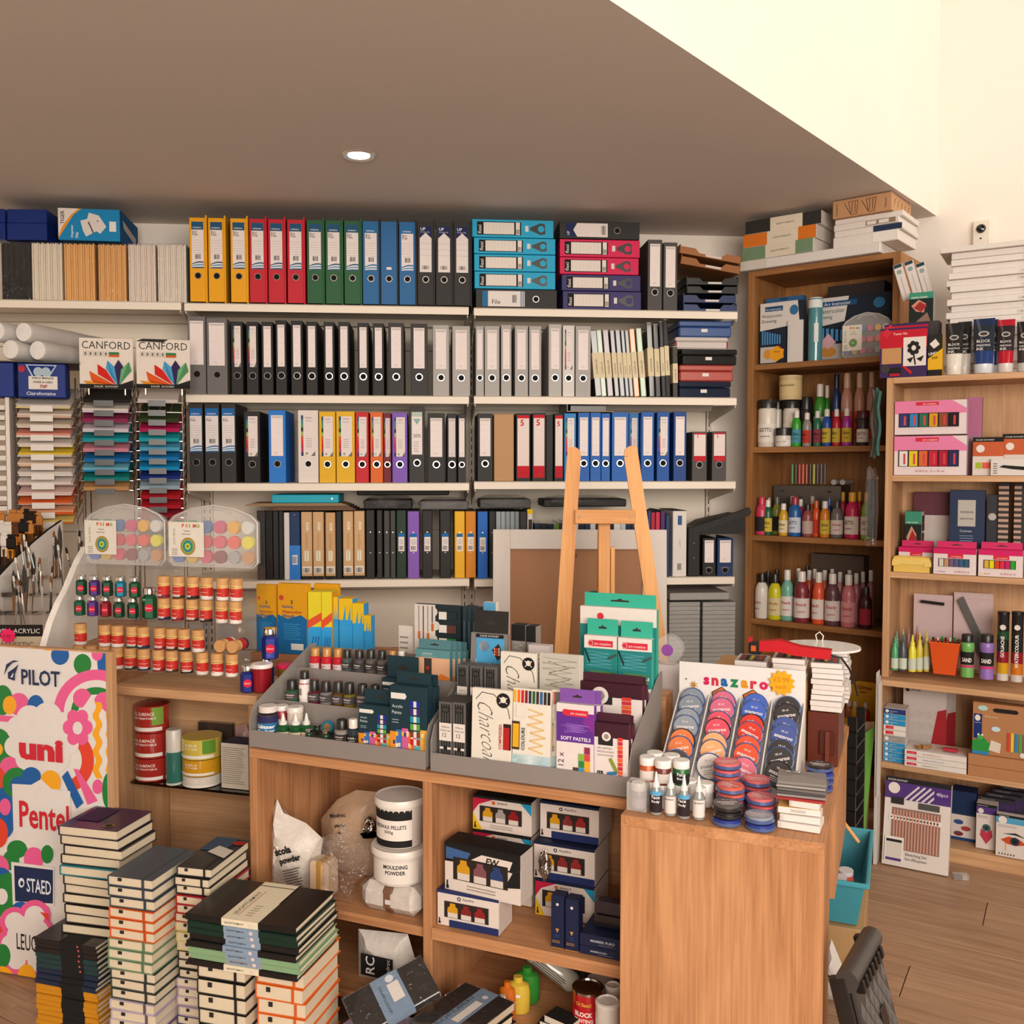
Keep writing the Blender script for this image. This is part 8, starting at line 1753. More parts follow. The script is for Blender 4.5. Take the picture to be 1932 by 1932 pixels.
lo(1330,1500,1150,.05,zb,lambda w,h:hang(w,h,.05,{'':'cfc4bc'},0,feather),'art_set','purple topped set with a red feather picture','art set','boxed sets on the lowest shelf')
lo(1490,1760,1245,.012,zb,lambda w,h:hang(w,h,.03,{'':'cfc4bc'},0,eye),'art_set','blue topped watercolour set with a painted eye','art set','boxed sets on the lowest shelf')
lo(606,660,1020,.12,zb,lambda w,h:hang(w,h,.05,{'':'cfc4bc'},0,lambda q,w,h:(q.rect(0,h*.95,w,h,'1a1817'),q.rect(0,h*.8,w,h*.95,'c8581e'))),'art_set','orange topped set half hidden behind the sketching set','art set','boxed sets on the lowest shelf')
for i in range(4):lo(1340+i*60,1640+i*60,1105-i*30,.12+.03*i,zb,lambda w,h:hang(w,h,.02,'2a2630',0,lambda q,w,h:(q.text('DALER ROWNEY',w*.1,h*.95,w*.4,h*.025,'9a928a'),q.rect(0,h*.7,w,h*.92,'3a2a54'))),'art_set',f'dark art set in the row behind, {nth(i, 4)} from the front','art set','boxed sets on the lowest shelf')
q=B('frosted');q.box(0,.05,0,.025,0,.018,'');q2=B('plastic');q2.box(.004,.03,.004,.02,.002,.012,'3a3634');p_=R3.onz(EX(1150),EY(1760),.001)
thing('eraser_pack','small clear pack lying on the floor by the sketching set','pack',[('pack',q),('eraser',q2)],R3.M(p_[0],p_[1],.001,20))
for i,(px,y0,y1,col,nm)in enumerate(((1651,735,862,'1f6a86','blue'),(1657,732,865,'1f8a86','teal'),(1663,738,860,'2a9a9a','turquoise'))):
 off=RO+.02-.012*i;s_,zt=R3.hit(px,y0,off);zb_=R3.hit(px,y1,off)[1];c=B('gloss');w=.016
 g=[[(-w*.5+.004*math.sin(k*1.3+i),-.03+.06*t,zt-(zt-zb_)*k/8)for k in range(9)]for t in(0,.5,1)]
 c.sheet(g,col);h2=[[(p[0]+.002,p[1],p[2])for p in r_]for r_ in g][::-1];c.sheet(h2,col)
 thing('hanging_pack',f'{nm} plastic pack hanging between the two bookcases','hanging pack',[('pack',c)],R3.M(min(s_,uS-.008-.006*(2-i)),off,0),'plastic packs hanging between the bookcases')
c=crumple(.05,.06,.30,'','film',3,amp=.2);s_,zt=R3.hit(1640,1035,RO-.05)
c2=B('plastic');c2.box(.012,.04,.02,.03,.04,.26,'2a2a2a',b=.003)
thing('hanging_bag','clear plastic bag hanging beside the corner bookcase','bag',[('film',c),('contents',c2)],R3.M(uS-.075,RO-.02,zt))
wp=RW.hit(1848,440,0);q=B('plastic');q.box(-.022,.05,-.03,0,-.06,.05,'e6dccc',b=.004);q2=B('gloss');q2.lathe([(.004,-.044),(.016,-.04),(.02,-.0305)],'141210',16,c=(.012,0,.012),axis='y');q3=B('plastic');q3.lathe([(.004,-.032),(.004,-.0302)],'2a2624',8,c=(.012,0,-.03),axis='y')
thing('wall_sensor','small white wall sensor with a black dome','sensor',[('housing',q),('dome',q2),('led',q3)],RW.M(wp[0],.002,wp[1]))
# easel and canvas behind the counter
EF=Frame(0,3.38,-3)
def beam(pts,w,d,y0,y1):
 """tapered timber along a front-view line: pts two (s,z) ends"""
 (a,za_),(b_,zb_)=pts;q=B('beech_z');L=math.hypot(b_-a,zb_-za_);nx,nz=(zb_-za_)/L*w/2,-(b_-a)/L*w/2
 V=[]
 for(x,z,y)in((a,za_,y0),(b_,zb_,y1)):V+=[(x-nx,y,z-nz),(x+nx,y,z+nz),(x+nx,y+d,z+nz),(x-nx,y+d,z-nz)]
 q.add(V,[(0,1,5,4),(1,2,6,5),(2,3,7,6),(3,0,4,7),(4,5,6,7),(3,2,1,0)],'');return q
def E(px,py):return EF.hit(px,py,0)
ps=[]
def leg(pt,pb,w):
 a,z=E(*pt);b_,z2=E(*pb);t=z/(z-z2);bx=a+(b_-a)*t
 q=beam([(bx,.0),(a,z-.03)],w,.022,-.03,.0)
 q.prism([(a-w/2,z-.031),(a+w/2,z-.031),(a+w*.45,z-.008),(a+w*.12,z+.004),(a-w*.42,z+.004)]if pt[0]<1130 else[(a-w/2,z-.031),(a+w/2,z-.031),(a+w*.42,z+.004),(a-w*.12,z+.004),(a-w*.45,z-.008)],.0,.022,'','y');return q
ps.append(('front_leg',leg((1083,846),(1059,1225),.050)));ps.append(('front_leg',leg((1191,844),(1240,1185),.050)))
a,z=E(1087,988);b_,z1=E(1196,962);q=B('beech_x');q.box(a-.005,b_+.005,-.020,.0,z,z1,'',b=.002);sc=[]
for x in(a+.012,b_-.012):m=B('metal');m.lathe([(.005,-.0225),(.005,-.0205)],'6a5a4a',10,c=(x,0,(z+z1)/2),axis='y');sc.append(('bolt',m))
ps.append(('cross_bar',q,sc))
a,z=E(1129,1140);b_,z1=E(1152,985);q=B('beech_z');q.box(a,b_,.022,.045,.25,z1+.02,'',b=.002);ps.append(('mast',q))
a,_=E(1153,1100);q=B('beech_z');q.box(a,a+.014,.0225,.04,E(1160,1135)[1],E(1160,1033)[1],'',b=.001);ps.append(('mast_slide',q))
m=B('chrome');c_,z=E(1120,1118);m.tube([(c_-.012,.03,z),(c_+.014,.03,z)],.005,'b9b0a4',8);ps.append(('wing_bolt',m))
a,z=E(1140,975);q=B('beech_z');q.add([(a-.02,.05,z),(a+.02,.05,z),(a+.02,.072,z),(a-.02,.072,z),(a-.02,.30,.0),(a+.02,.30,.0),(a+.02,.322,.0),(a-.02,.322,.0)],[(0,1,2,3),(4,7,6,5),(0,4,5,1),(1,5,6,2),(2,6,7,3),(3,7,4,0)],'');ps.append(('rear_leg',q))
q=B('beech_x');q.box(E(1040,1240)[0]-.02,E(1250,1240)[0]+.02,-.055,-.031,.62,.65,'',b=.002);ps.append(('ledge',q))
thing('easel','tall beech wood artist easel behind the counter','easel',ps,EF.M(0,0,0))
KF=Frame(0,3.86,-2)
def K(px,py):return KF.hit(px,py,0)
a,zt=K(928,1002);b_,_=K(1263,1002);w=b_-a;t=.022;bl,bt,br=.072,.082,.10
parts=[]
for nm,bx in(('frame_side',(0,bl,0,t,0,zt)),('frame_side',(w-br,w,0,t,0,zt)),('frame_top',(bl,w-br,0,t,zt-bt,zt)),('frame_bottom',(bl,w-br,0,t,0,bt))):
 q=B('board');q.box(*bx,'d3c9c0',b=.002);parts.append((nm,q))
q=B('board');q.box(bl,w-br,.010,.016,bt,zt-bt,'9a6a44');parts.append(('backing_board',q))
q=B('paper');q.on(FRONT(.0095));q.text('91B',w*.57-.1,zt-bt-.035,.04,.02,'5a3c24');q.text('91B',bl+.03,zt-bt-.36,.05,.02,'5a3c24',rot=90);parts.append(('stencil_marks',q))
thing('framed_canvas','large white framed canvas seen from its brown back behind the easel','canvas',parts,KF.M(a,0,.004)@Matrix.Rotation(math.radians(-4),4,'X'))
z0=.142
for i,(x0,x1)in enumerate(((1262,1321),(1325,1388))):
 a=BW.hit(x0,1180,.04)[0];w=BW.hit(x1,1180,.04)[0]-a
 top_=BW.hit((x0+x1)/2,1136,.04)[1];n=9;h=(top_-z0)/n
 for j in range(n):
  c=B('paper')
  for k in range(4):c.box(.002+.001*(k%2),w-.002,.001+.0015*(k%2),.29,h*k/4+.0004,h*(k+1)/4-.0012,'a5a19c')
  f=B('film');f.box(0,w,-.001,.292,0,h-.0008,'')
  thing('paper_ream',f'grey wrapped ream, {nth(j)} from the bottom of the {("left", "right")[i]} pile under the shelf','paper',[('sheets',c),('clear_wrap',f)],BW.M(a,.04,z0+j*h),'grey wrapped reams')
a=BW.hit(1264,1112,.03)[0];w=BW.hit(1376,1112,.03)[0]-a;zz=BW.hit(1330,1134,.04)[1]+.006;zt_=BW.hit(1330,1118,.04)[1]
c=B('board');c.box(0,w,0,.3,0,zt_-zz,'a09c97',b=.002)
thing('grey_box','flat grey box lying on the wrapped reams','box',[('box',c)],BW.M(a,.03,zz))
# glass cabinet contents
HX,HY=mm(200,.2588),mm(1280,.2588)
CO=LO+.045
def spindle(x0,x1,ys,cols,nm,bottom):
 z=lgz+.0008
 for j in range(3):
  y0=ys[j];off=CO+.032
  a=LC.hit(HX(x0),HY(600),off)[0];b_=LC.hit(HX(x1),HY(600),off)[0];r=(b_-a)/2;zt=LC.hit(HX((x0+x1)/2),HY(y0),off-r*.4)[1];h=zt-z-.001
  c=B('gloss');c.lathe([(r*.97,0),(r,.001),(r,h-.001),(r*.3,h)],cols[j],28);q=lab_wrap(r,h*.08,h*.22,'e0d8d0',20,-1.2,1.2);wrap_text(q,'FULL SURFACE' if bottom=='r' else 'DVD-R',r,h*.66,h*.12,'e8dcd4',1.5 if bottom=='r' else.7);wrap_text(q,'INKJET PRINTABLE' if bottom=='r' else '4.7 GB',r,h*.5,h*.1,'e8dcd4',1.7 if bottom=='r' else.7)
  q2=lab_wrap(r,h*.3,h*.95,'7a9a3a' if bottom=='r' else '5a8a2a',8,-1.55 if j<2 else.6,-1.0 if j<2 else 1.3)
  thing('disc_spindle',f'{nm} pack of discs, {("bottom", "middle", "top")[j]} of three in the glass cabinet','disc pack',[('pack',c),('label',q),('logo_patch',q2)],LC.M((a+b_)/2,off,z),'disc packs in the cabinet')
  z=zt
spindle(240,448,(572,388,192),['a02c26','a02c26','a02c26'],'red','r')
spindle(580,826,(698,578,430),['d4cabc','c8921e','c8b04a'],'yellow and white','y')
s_,zt=LC.hit(HX(492),HY(372),CO);r=(LC.hit(HX(540),HY(600),CO)[0]-LC.hit(HX(440),HY(600),CO)[0])/2;h=zt-lgz
c=B('gloss');c.lathe([(r,0,'c8c8c0'),(r,h*.04,'2f6a60'),(r,h*.6,'c8c8c0'),(r*.95,h*.64,'c8c8c0')],'2f6a60',22);c2=B('plastic');c2.lathe([(r*.96,h*.64),(r*.96,h*.97),(r*.85,h)],'d2cac0',22)
thing('spray_can','white and green aerosol can between the disc packs','spray can',[('can',c),('cap',c2)],LC.M(s_,CO,lgz+.001))
place(838,1040,478,CO+.005,lgz,lambda w,h:hang(w,h,.07,{'':'23304a','f':'c4b8a8'},0,lambda q,w,h:q.lines(w*.06,h*.1,w*.9,h*.92,18,'8a8070')),'printed_carton','cream printed carton with navy edges in the cabinet','carton',None,HX,HY,0,0,LC)
c=B('gloss');c.box(0,.12,0,.02,0,.15,'3a302c',b=.002);thing('dark_folder','dark folder at the back of the cabinet shelf','folder',[('folder',c)],LC.M(l0+.16,LO+.185,lgz+.001))
c=sack([(0,0),(.06,0),(.07,.10),(.05,.16),(.015,.15)],.03,'b08a88','cloudy',17);thing('pink_bag','pinkish plastic bag at the back of the cabinet shelf','bag',[('bag',c)],LC.M(l0+.29,LO+.175,lgz+.001))
for i,(x,col,h,nm)in enumerate(((.10,'3a2a4a',.10,'dark purple'),(.2,'4a3a2a',.16,'brown'),(.3,'2a2a30',.08,'black'))):
 c=B('gloss');c.box(0,.09,0,.1,0,h,col,b=.002);q=B('paper');q.on(FRONT(-.0005));q.lines(.01,h*.3,.08,h*.8,4,'8a8078')
 thing('stock_box',f'{nm} box on the cabinet floor behind the glass','box',[('box',c),('print',q)],LC.M(l0+x+.0,LO+.06,.061),'boxes low in the cabinet')
# left cubby: bags and buckets
JX,JY=mm(460,.19669),mm(1420,.19669)
def J(x,y,off):return CT.hit(JX(x),JY(y),off)
def bagpts(P,off,z0):
 L=[J(x,y,off)for x,y in P];a0=min(p[0]for p in L);return a0,[(p[0]-a0,max(0.0,p[1]-z0))for p in L]
zq=zl+.001
off=SEC+.07;a0,pts=bagpts([(275,1560),(270,1250),(275,900),(285,700),(300,670),(275,550),(320,445),(380,580),(600,680),(760,830),(720,1100),(640,1300),(620,1560)],off,zq)
bag=sack(pts,.10,'d3c7bb','cloudy',4);q=B('paper');W=max(p[0]for p in pts);H=max(p[1]for p in pts)
q.on(((0,-.053,0),(math.cos(.35),0,math.sin(.35)),(-math.sin(.35),0,math.cos(.35))));q.text('scola',W*.52,H*.34,W*.32,H*.1,'1c1a19',bold=.04);q.text('powder',W*.56,H*.22,W*.42,H*.11,'1c1a19',bold=.04);q.lines(W*.56,-H*.22,W*.92,H*.18,14,'3a3634');q.bars(W*.5,-H*.3,W*.7,-H*.24,10)
thing('powder_bag','white paper sack of scola powder in the counter cubby','bag',[('sack',bag),('print',q)],CT.M(a0,off,zq),'bags in the counter cubby')
off=SEC+.22;a0,pts=bagpts([(760,1300),(740,640),(820,540),(900,450),(1080,360),(1290,380),(1300,1000),(1250,1300)],off,zq)
q=B('paper');q.on(((.0,-.052,0),(1,0,.2),(-.2,0,1)));W=max(p[0]for p in pts);H=max(p[1]for p in pts);q.text('Modroc',W*.5,H*.62,W*.26,H*.05,'1c1a19',bold=.02);q.text('plaster',W*.55,H*.5,W*.2,H*.05,'1c1a19',bold=.02)
thing('powder_bag','brownish clear bag lying behind the scola sack','bag',[('sack',sack(pts,.1,'b8987c','cloudy',8)),('print',q)],CT.M(a0,off,zq),'bags in the counter cubby')
off=SEC+.06;a0,pts=bagpts([(690,1450),(650,1000),(760,800),(900,760),(960,640),(1050,760),(1200,840),(1225,1000),(1200,1150),(1060,1250),(1060,1450)],off,zq)
c=B('board');c.box(W*.0+.014,.075,-.03,.03,.01,.11,'c9ad92',b=.008);tp=B('plastic');tp.box(.036,.062,-.032,.032,.008,.112,'b0803c',b=.007);tg=B('paper');tg.box(.012,.07,-.044,-.043,.0,.03,'c8c0ba');tg.on(FRONT(-.0445));tg.text('MOULDING',.018,.012,.045,.006,'3a3634');tg.rect(.012,.024,.035,.028,'1c1a19')
thing('plaster_pack','clear bag of plaster blocks with brown tape in the cubby','bag',[('block',c),('tape',tp),('label',tg),('clear_bag',sack(pts,.085,'','film',9))],CT.M(a0,off-.01,zq),'bags in the counter cubby')
def tub2(r,h,col,lidh=.2):
 c=B('plastic');c.lathe([(r*.86,0),(r*.88,.003),(r*.97,h*(1-lidh))],col,28);l=B('plastic');l.lathe([(r*.98,h*(1-lidh)),(r*1.04,h*(1-lidh)+.002),(r*1.04,h*.96),(r*1.0,h),(r*.9,h*.985)],'ddd4ca',28);return c,l
off=SEC+.085
zb1=J(1500,1190,off)[1];zm1=J(1500,850,off)[1];zt2_=J(1500,385,off)[1]
a=J(1270,1050,off)[0];b_=J(1745,1050,off)[0];r=(b_-a)/2;cxs=min((a+b_)/2,sd0-r*1.06)
W=2*r*1.2;c=B('cloudy');c.box(-W*.52,W*.46,-.055,.06,0,zb1-zq-.006,'d6ccc2',b=.022);tp=B('board');tp.box(-W*.2,W*.12,-.057,.062,-.0002,zb1-zq-.004,'7a5236',b=.02);q=B('paper');q.on(FRONT(-.0575));q.rect(-W*.06,.03,W*.03,.042,'e0d8d4');f=B('film');f.box(-W*.55,W*.48,-.06,.065,-.0004,zb1-zq-.002,'',b=.02)
cx2=min(cxs,sd0-W*.49)
thing('plaster_pack','white wrapped pack with wide brown tape under the buckets','pack',[('pack',c),('tape',tp),('price_label',q),('clear_wrap',f)],CT.M(cx2-.004,off,zq+.001),'bags in the counter cubby')
h1=zm1-zb1-.002;c,l=tub2(r,h1,'d8cec4');q=lab_wrap(r*.95,h1*.1,h1*.7,'dcd2c8',16,-.9,1.2);wrap_text(q,'MOULDING',r*.96,h1*.52,h1*.11,'1c1a19',.9,.02,.3);wrap_text(q,'POWDER',r*.96,h1*.36,h1*.11,'1c1a19',.75,.02,.3)
thing('bucket','white bucket labelled moulding powder, lower of two','bucket',[('tub',c),('lid',l),('label',q)],CT.M(cxs,off,zb1),'white buckets in the cubby')
h2=zt2_-zm1-.004;r2=r*.88;c,l=tub2(r2,h2,'d8cec4',.16);q=lab_wrap(r2*.95,h2*.04,h2*.18,'1c1a19',16,-1.0,1.0);q2=lab_wrap(r2*.955,h2*.6,h2*.8,'1c1a19',16,-1.0,1.0);q3=lab_wrap(r2*.95,h2*.18,h2*.6,'e0d6cc',16,-1.0,1.0);wrap_text(q3,'BEESWAX PELLETS',r2*.955,h2*.42,h2*.08,'2a2624',1.5,.015);wrap_text(q3,'500g',r2*.955,h2*.31,h2*.08,'2a2624',.4,.01)
thing('bucket','white bucket labelled beeswax pellets, upper of two','bucket',[('tub',c),('lid',l),('upper_label',q2),('lower_label',q),('label',q3)],CT.M(cxs,off,zm1+.001),'white buckets in the cubby')
def foil_ball(w,h,d,seed):
 q=B('foil');r=random.Random(seed);rows=[]
 for i in range(7):
  t=i/6;row=[]
  for j in range(10):a=2*math.pi*j/10;k=math.sin(math.pi*(t*.9+.05))*r.uniform(.55,1.1);row.append((w*.5+w*.5*k*math.cos(a),d*.5*k*math.sin(a),h*t+r.uniform(-.1,.1)*h*.5))
  row.append(row[0]);rows.append(row)
 q.sheet(rows,'b9b4ac',smooth=False);return q
a,z=J(1060,830,SEC+.12);thing('foil_bag','crumpled silver foil neck of a dark bag in the cubby','bag',[('foil',foil_ball(.045,.05,.05,3)),('bag',sack([(.0,-.12),(.05,-.12),(.055,-.01),(-.005,-.01)],.05,'3a342f','gloss',5))],CT.M(a,SEC+.16,max(z,zq+.125)),'bags in the counter cubby')
zk=.092;off=SEC+.08;SX,SY=mm(580,.3209),mm(1740,.3209)
L=[CT.hit(SX(x),SY(y),off)for x,y in((300,40),(590,70),(640,240),(640,420),(300,420))];a0=L[0][0];pts=[(p[0]-a0,max(0,p[1]-zk))for p in L];pts[3]=(pts[3][0],0);pts[4]=(0,0)
q=B('paper');W=pts[2][0];H=pts[0][1];q.on(FRONT(-.046));q.rect(W*.2,H*.28,W*.75,H*.72,'1a1817');q.text('RC',W*.44,H*.33,H*.35,W*.2,'e0d8d0',rot=90,bold=.01);q.text('modroc',W*.70,H*.3,H*.4,W*.22,'e0d8d0',rot=90)
thing('modroc_bag','white plastic bag with a black printed square under the shelf','bag',[('sack',sack(pts,.085,'cfc6bc','cloudy',12)),('print',q)],CT.M(a0,off,zk),'bags in the counter cubby')
# right cubby: ink sets
VX,VY=mm(780,.21739),mm(1460,.21739)
def ink(w,h,d,top_,style,rotlab=None):
 c=B('board');c.box(0,w,0,d,0,h,{'':'d4c6bc','t':top_,'r':'c8bab0'},b=.0008);q=B('paper');q.on(FRONT(-.0004));q.rect(0,h*.93,w,h,top_,lift=.0006);q.text('DALER ROWNEY',w*.36,h*.945,w*.28,h*.035,'d8d0c8')
 if style=='sys':q.poly([(0,h*.93),(w*.35,h*.93),(w*.1,h*.75),(0,h*.5)],'b81a3c');q.poly([(0,0),(w*.17,0),(w*.08,h*.25),(0,h*.5)],'d8b01e');q.poly([(w*.82,h*.93),(w,h*.93),(w,h*.6)],'1f8ab0');q.text('system3',w*.42,h*.8,w*.22,h*.09,'3a3230');q.disc(w*.36,h*.84,w*.03,'c8602a')
 if style=='aqua':q.disc(w*.36,h*.83,w*.03,'1c2a54');q.disc(w*.36,h*.83,w*.015,'d4c6bc');q.text('Aquafine',w*.42,h*.79,w*.22,h*.09,'4a4a5a');q.rect(w*.2,0,w,h*.2,'1f2a5a');q.lines(w*.25,h*.06,w*.75,h*.16,2,'c8c4d0')
 if style=='fw':q.poly([(0,h*.93),(0,h*.6),(w*.25,h*.62),(w*.4,h*.7),(w*.9,h*.62),(w,h*.7),(w,h*.93)],'1a1817');q.poly([(w*.02,h*.9),(w*.35,h*.85),(w*.3,h*.68),(w*.02,h*.66)],'3a5a8a');q.poly([(w*.3,h*.66),(w*.5,h*.86),(w*.9,h*.84),(w*.86,h*.66)],'d4c6bc');q.text('FW.',w*.55,h*.68,w*.2,h*.14,'1c1a19',bold=.03,shear=.2);q.poly([(w*.8,h*.3),(w*.9,h*.62),(w,h*.7),(w,h*.35)],'1a1817')
 q.rect(w*.12,h*.26,w*.84,h*.72,'2a1f1c',lift=.0012);q.lines(w*.3,h*.08,w*.8,h*.2,2,'8a7e78')if style!='aqua' else None;q.rect(w*.03,h*.1,w*.05,h*.22,'1c1a19');q.rect(w*.025,h*.05,w*.06,h*.12,'1c1a19')
 ps=[('carton',c),('print',q)]
 for i,cc in enumerate(('c8901e','7a4a50' if style=='fw' else('9a948e' if style=='sys' else '7a1f24'),'1f3a6a' if style=='fw' else '8a1c22')):
  b_=B('gloss');x=w*(.26+.22*i);b_.lathe([(w*.075,h*.28),(w*.09,h*.32),(w*.09,h*.5),(w*.07,h*.55),(w*.05,h*.6)],cc,14,c=(x,-.0012-.0))if False else None
  b_.prism([(x-w*.085,h*.42),(x+w*.085,h*.42),(x+w*.08,h*.55),(x+w*.045,h*.6),(x+w*.04,h*.68),(x-w*.04,h*.68),(x-w*.045,h*.6),(x-w*.08,h*.55)],-.0035,-.0016,cc,'y');b_.box(x-w*.08,x+w*.08,-.003,-.0016,h*.28,h*.42,'cfc4ba');ps.append(('ink_bottle',b_))
 return ps
def cub(x0,x1,y0,off,z,mk,name,lab,cat,grp='ink sets in the counter cubby',rot=0):return place(x0,x1,y0,off,z,mk,name,lab,cat,grp,VX,VY,rot)
zq2=zr+.001
def topz(x,y,off):return CT.hit(VX(x),VY(y),off)[1]
ob=SEC+.19
zA1=topz(780,960,ob);zA2=topz(780,480,ob)
za_,zb_=zq2,topz(780,985,ob)
hs=(topz(780,215,ob)-zq2)/3
for j in range(3):
 cub(518,1026,215,ob,zq2+j*hs,lambda w,h:ink(w,hs-.002,.12,'1a1817','sys'),'ink_set',f'white ink set with red and blue corners, {("bottom", "middle", "top")[j]} of the back left pile','ink set')
hs2=(topz(1350,262,ob)-zq2)/3
for j in range(3):
 if j<1:cub(1060,1575,560,ob-.03,zq2,lambda w,h:ink(w,hs2-.002,.12,'141c3a','sys'),'ink_set','white ink set at the bottom of the back right pile','ink set')
 elif j==1:cub(1045,1575,560,ob-.03,zq2+hs2,lambda w,h:ink(w,hs2-.002,.12,'141c3a','aqua'),'ink_set','aqua ink set in the middle of the back right pile','ink set')
 else:cub(1100,1610,270,ob,zq2+2*hs2,lambda w,h:ink(w,hs2-.002,.12,'141c3a','aqua'),'ink_set','aqua ink set on top of the back right pile','ink set')
ofr=SEC+.016
zf_=topz(480,1080,ofr)
cub(208,742,1055,ofr,zq2,lambda w,h:ink(w,h,.085,'232c58','aqua'),'ink_set','aqua ink set with navy top at the shelf edge','ink set')
cub(272,950,640,ofr+.012,zf_+.004,lambda w,h:ink(w,h,.07,'171413','fw'),'ink_set','black and white FW ink set on top of the front one','ink set',rot=-4)
a,z=CT.hit(VX(1000),VY(960),SEC+.09);thing('foil_wrap','crumpled silver foil hanging beside the FW ink set','foil',[('foil',foil_ball(.035,.075,.04,21))],CT.M(a+.012,SEC+.125,topz(1090,960,SEC+.1)))
def tall(w,h,d=.035):
 c=B('board');c.box(0,w,0,d,0,h,'141c3c',b=.001);q=B('paper');q.on(FRONT(-.0004));q.disc(w*.5,h*.84,w*.12,'c8c4c0',n=6);q.poly([(w*.35,h*.38),(w*.65,h*.38),(w*.5,h*.3)],'b08040');q.rect(w*.3,h*.2,w*.7,h*.28,'1f2a54');q.lines(w*.1,h*.1,w*.9,h*.16,2,'b08040');q.rect(0,h*.0,w,h*.02,'a06a2a');return[('carton',c),('print',q)]
cub(1195,1305,1065,ofr,zq2,tall,'tall_carton','tall navy carton with gold print, left of two','carton','tall navy cartons')
cub(1318,1432,1098,ofr,zq2,tall,'tall_carton','tall navy carton with gold print, right of two','carton','tall navy cartons')
z=zq2;
for j,y in enumerate((1515,1408)):
 zt=topz(1600,y,ofr);a=CT.hit(VX(1442),VY(1500),ofr)[0];w=sM-.006-a;h=zt-z-.001
 c=B('board');c.box(0,w,0,.11,0,h,'161d3c',b=.001);q=B('paper');q.on(FRONT(-.0004));q.text('MAIMERI PURO',w*.22,h*.42,w*.62,h*.22,'c0c0c4',bold=.005);q.rect(w*.38,h*.26,w*.66,h*.29,'8a8a90')
 thing('paint_carton',f'navy maimeri puro carton, {("lower", "upper")[j]} of two','carton',[('carton',c),('lettering',q)],CT.M(a,ofr,z),'navy flat cartons')
 z=zt
a=CT.hit(VX(1545),VY(1200),ofr+.03)[0];w=sM-.008-a
c=B('acrylic');c.box(0,w,0,.06,0,.075,'');c2=B('gloss');c2.box(.004,w-.004,.006,.05,.002,.03,'1c1a1c',b=.002);c3=B('gloss');c3.box(.006,w-.006,.008,.045,.032,.062,'2a2430',b=.004)
thing('clear_case','clear case with dark bottles on the navy cartons','case',[('case',c),('bottle',c2),('bottle',c3)],CT.M(a,ofr+.03,z+.001))
def flatb(w,h,col,capc):
 b_=B('plastic');b_.lathe([(w*.42,0),(w*.5,.006),(w*.5,h*.62),(w*.44,h*.8),(w*.2,h*.86)],col,16);b_.v=[(x,y*.62,z)for x,y,z in b_.v];c=B('plastic');c.lathe([(w*.2,h*.86),(w*.19,h)],capc,12);c.v=[(x,y*.8,z)for x,y,z in c.v];q=B('paper');q.on(((0,-w*.315,0),(1,0,0),(0,0,1)));q.rect(-w*.12,h*.5,w*.14,h*.58,'e0d8d4');return[('bottle',b_),('cap',c),('price_label',q)]
for x0,x1,y0,off,col,nm in((1222,1362,262,.12,'2c7a2a','green'),(1172,1306,318,.07,'c8a83a','yellow'),(1128,1222,350,.04,'c8681e','orange'),(1108,1190,430,.015,'d4cabe','white')):
 o=SEC+off+.02;a=CT.hit(SX(x0),SY(480),o)[0];b_=CT.hit(SX(x1),SY(480),o)[0];zt=CT.hit(SX((x0+x1)/2),SY(y0),o)[1]
 thing('paint_flask',f'{nm} oval plastic paint bottle at the bottom of the cubby','paint bottle',flatb(b_-a,zt-zk,col,col),CT.M((a+b_)/2,o,zk,12),'oval bottles at the bottom of the cubby')
def tin(x0,x1,y0,off,body,lid,nm,txt,name='ink_tin',cat='tin'):
 o=SEC+off;a=CT.hit(SX(x0),SY(480),o)[0];b_=CT.hit(SX(x1),SY(480),o)[0];r=(b_-a)/2;zt=CT.hit(SX((x0+x1)/2),SY(y0),o-r*.5)[1];h=zt-zk
 c=B('gloss');c.lathe([(r,0),(r,h*.93)],body,24);l=B('chrome' if txt else 'plastic');l.lathe([(r*1.02,h*.93),(r*1.02,h*.98),(r*.85,h),(r*.8,h*.97)],lid,24);ps=[('body',c),('lid',l)]
 if txt:
  q=lab_wrap(r,h*.3,h*.62,'c01c24');wrap_text(q,'Oil Based',r,h*.72,h*.08,'e0b04a',1.0,.01);wrap_text(q,'BLOCK',r,h*.5,h*.1,'e8dcd4',1.2,.04);wrap_text(q,'PRINTING',r,h*.38,h*.08,'e8dcd4',1.3,.03);ps.append(('label',q))
 thing(name,nm,cat,ps,CT.M(min((a+b_)/2,sM-r-.004),o,zk),'tins and jars at the bottom of the cubby')
tin(1562,1738,400,.07,'b01820','b9b2a8','red tin of oil based block printing ink',True);tin(1696,1835,480,.015,'d2c8bc','d8cec4','white jar with wide lid at the counter corner',False,'white_jar','jar')
tin(1752,1840,380,.10,'d0c4b8','d4c8bc','white jar behind the front white jar',False,'white_jar','jar');tin(1650,1800,350,.17,'c8bcb0','cfc3b7','pale jar behind the red tin',False,'white_jar','jar');tin(1720,1838,300,.26,'c4b8ac','c8bcb0','pale jar at the back beside the panel',False,'white_jar','jar')
a,z=CT.hit(SX(1440),SY(300),SEC+.2);c=B('gloss');c.lathe([(.024,0),(.026,.01),(.026,.13),(.02,.14)],'b9b0a4',18,axis='x');c2=B('plastic');c2.lathe([(.02,.14),(.022,.145),(.022,.17)],'2a2624',18,axis='x');q=B('paper');q.on(((0,-.0268,0),(1,0,0),(0,0,1)));q.lines(.02,-.012,.12,.012,4,'3a3634')
c.fins=['gloss']
thing('paint_can','grey aerosol can lying tilted on the pile in the cubby','spray can',[('can',c),('cap',c2),('print',q)],CT.M(a-.06,SEC+.2,zk+.10)@Matrix.Rotation(math.radians(28),4,'Y'))
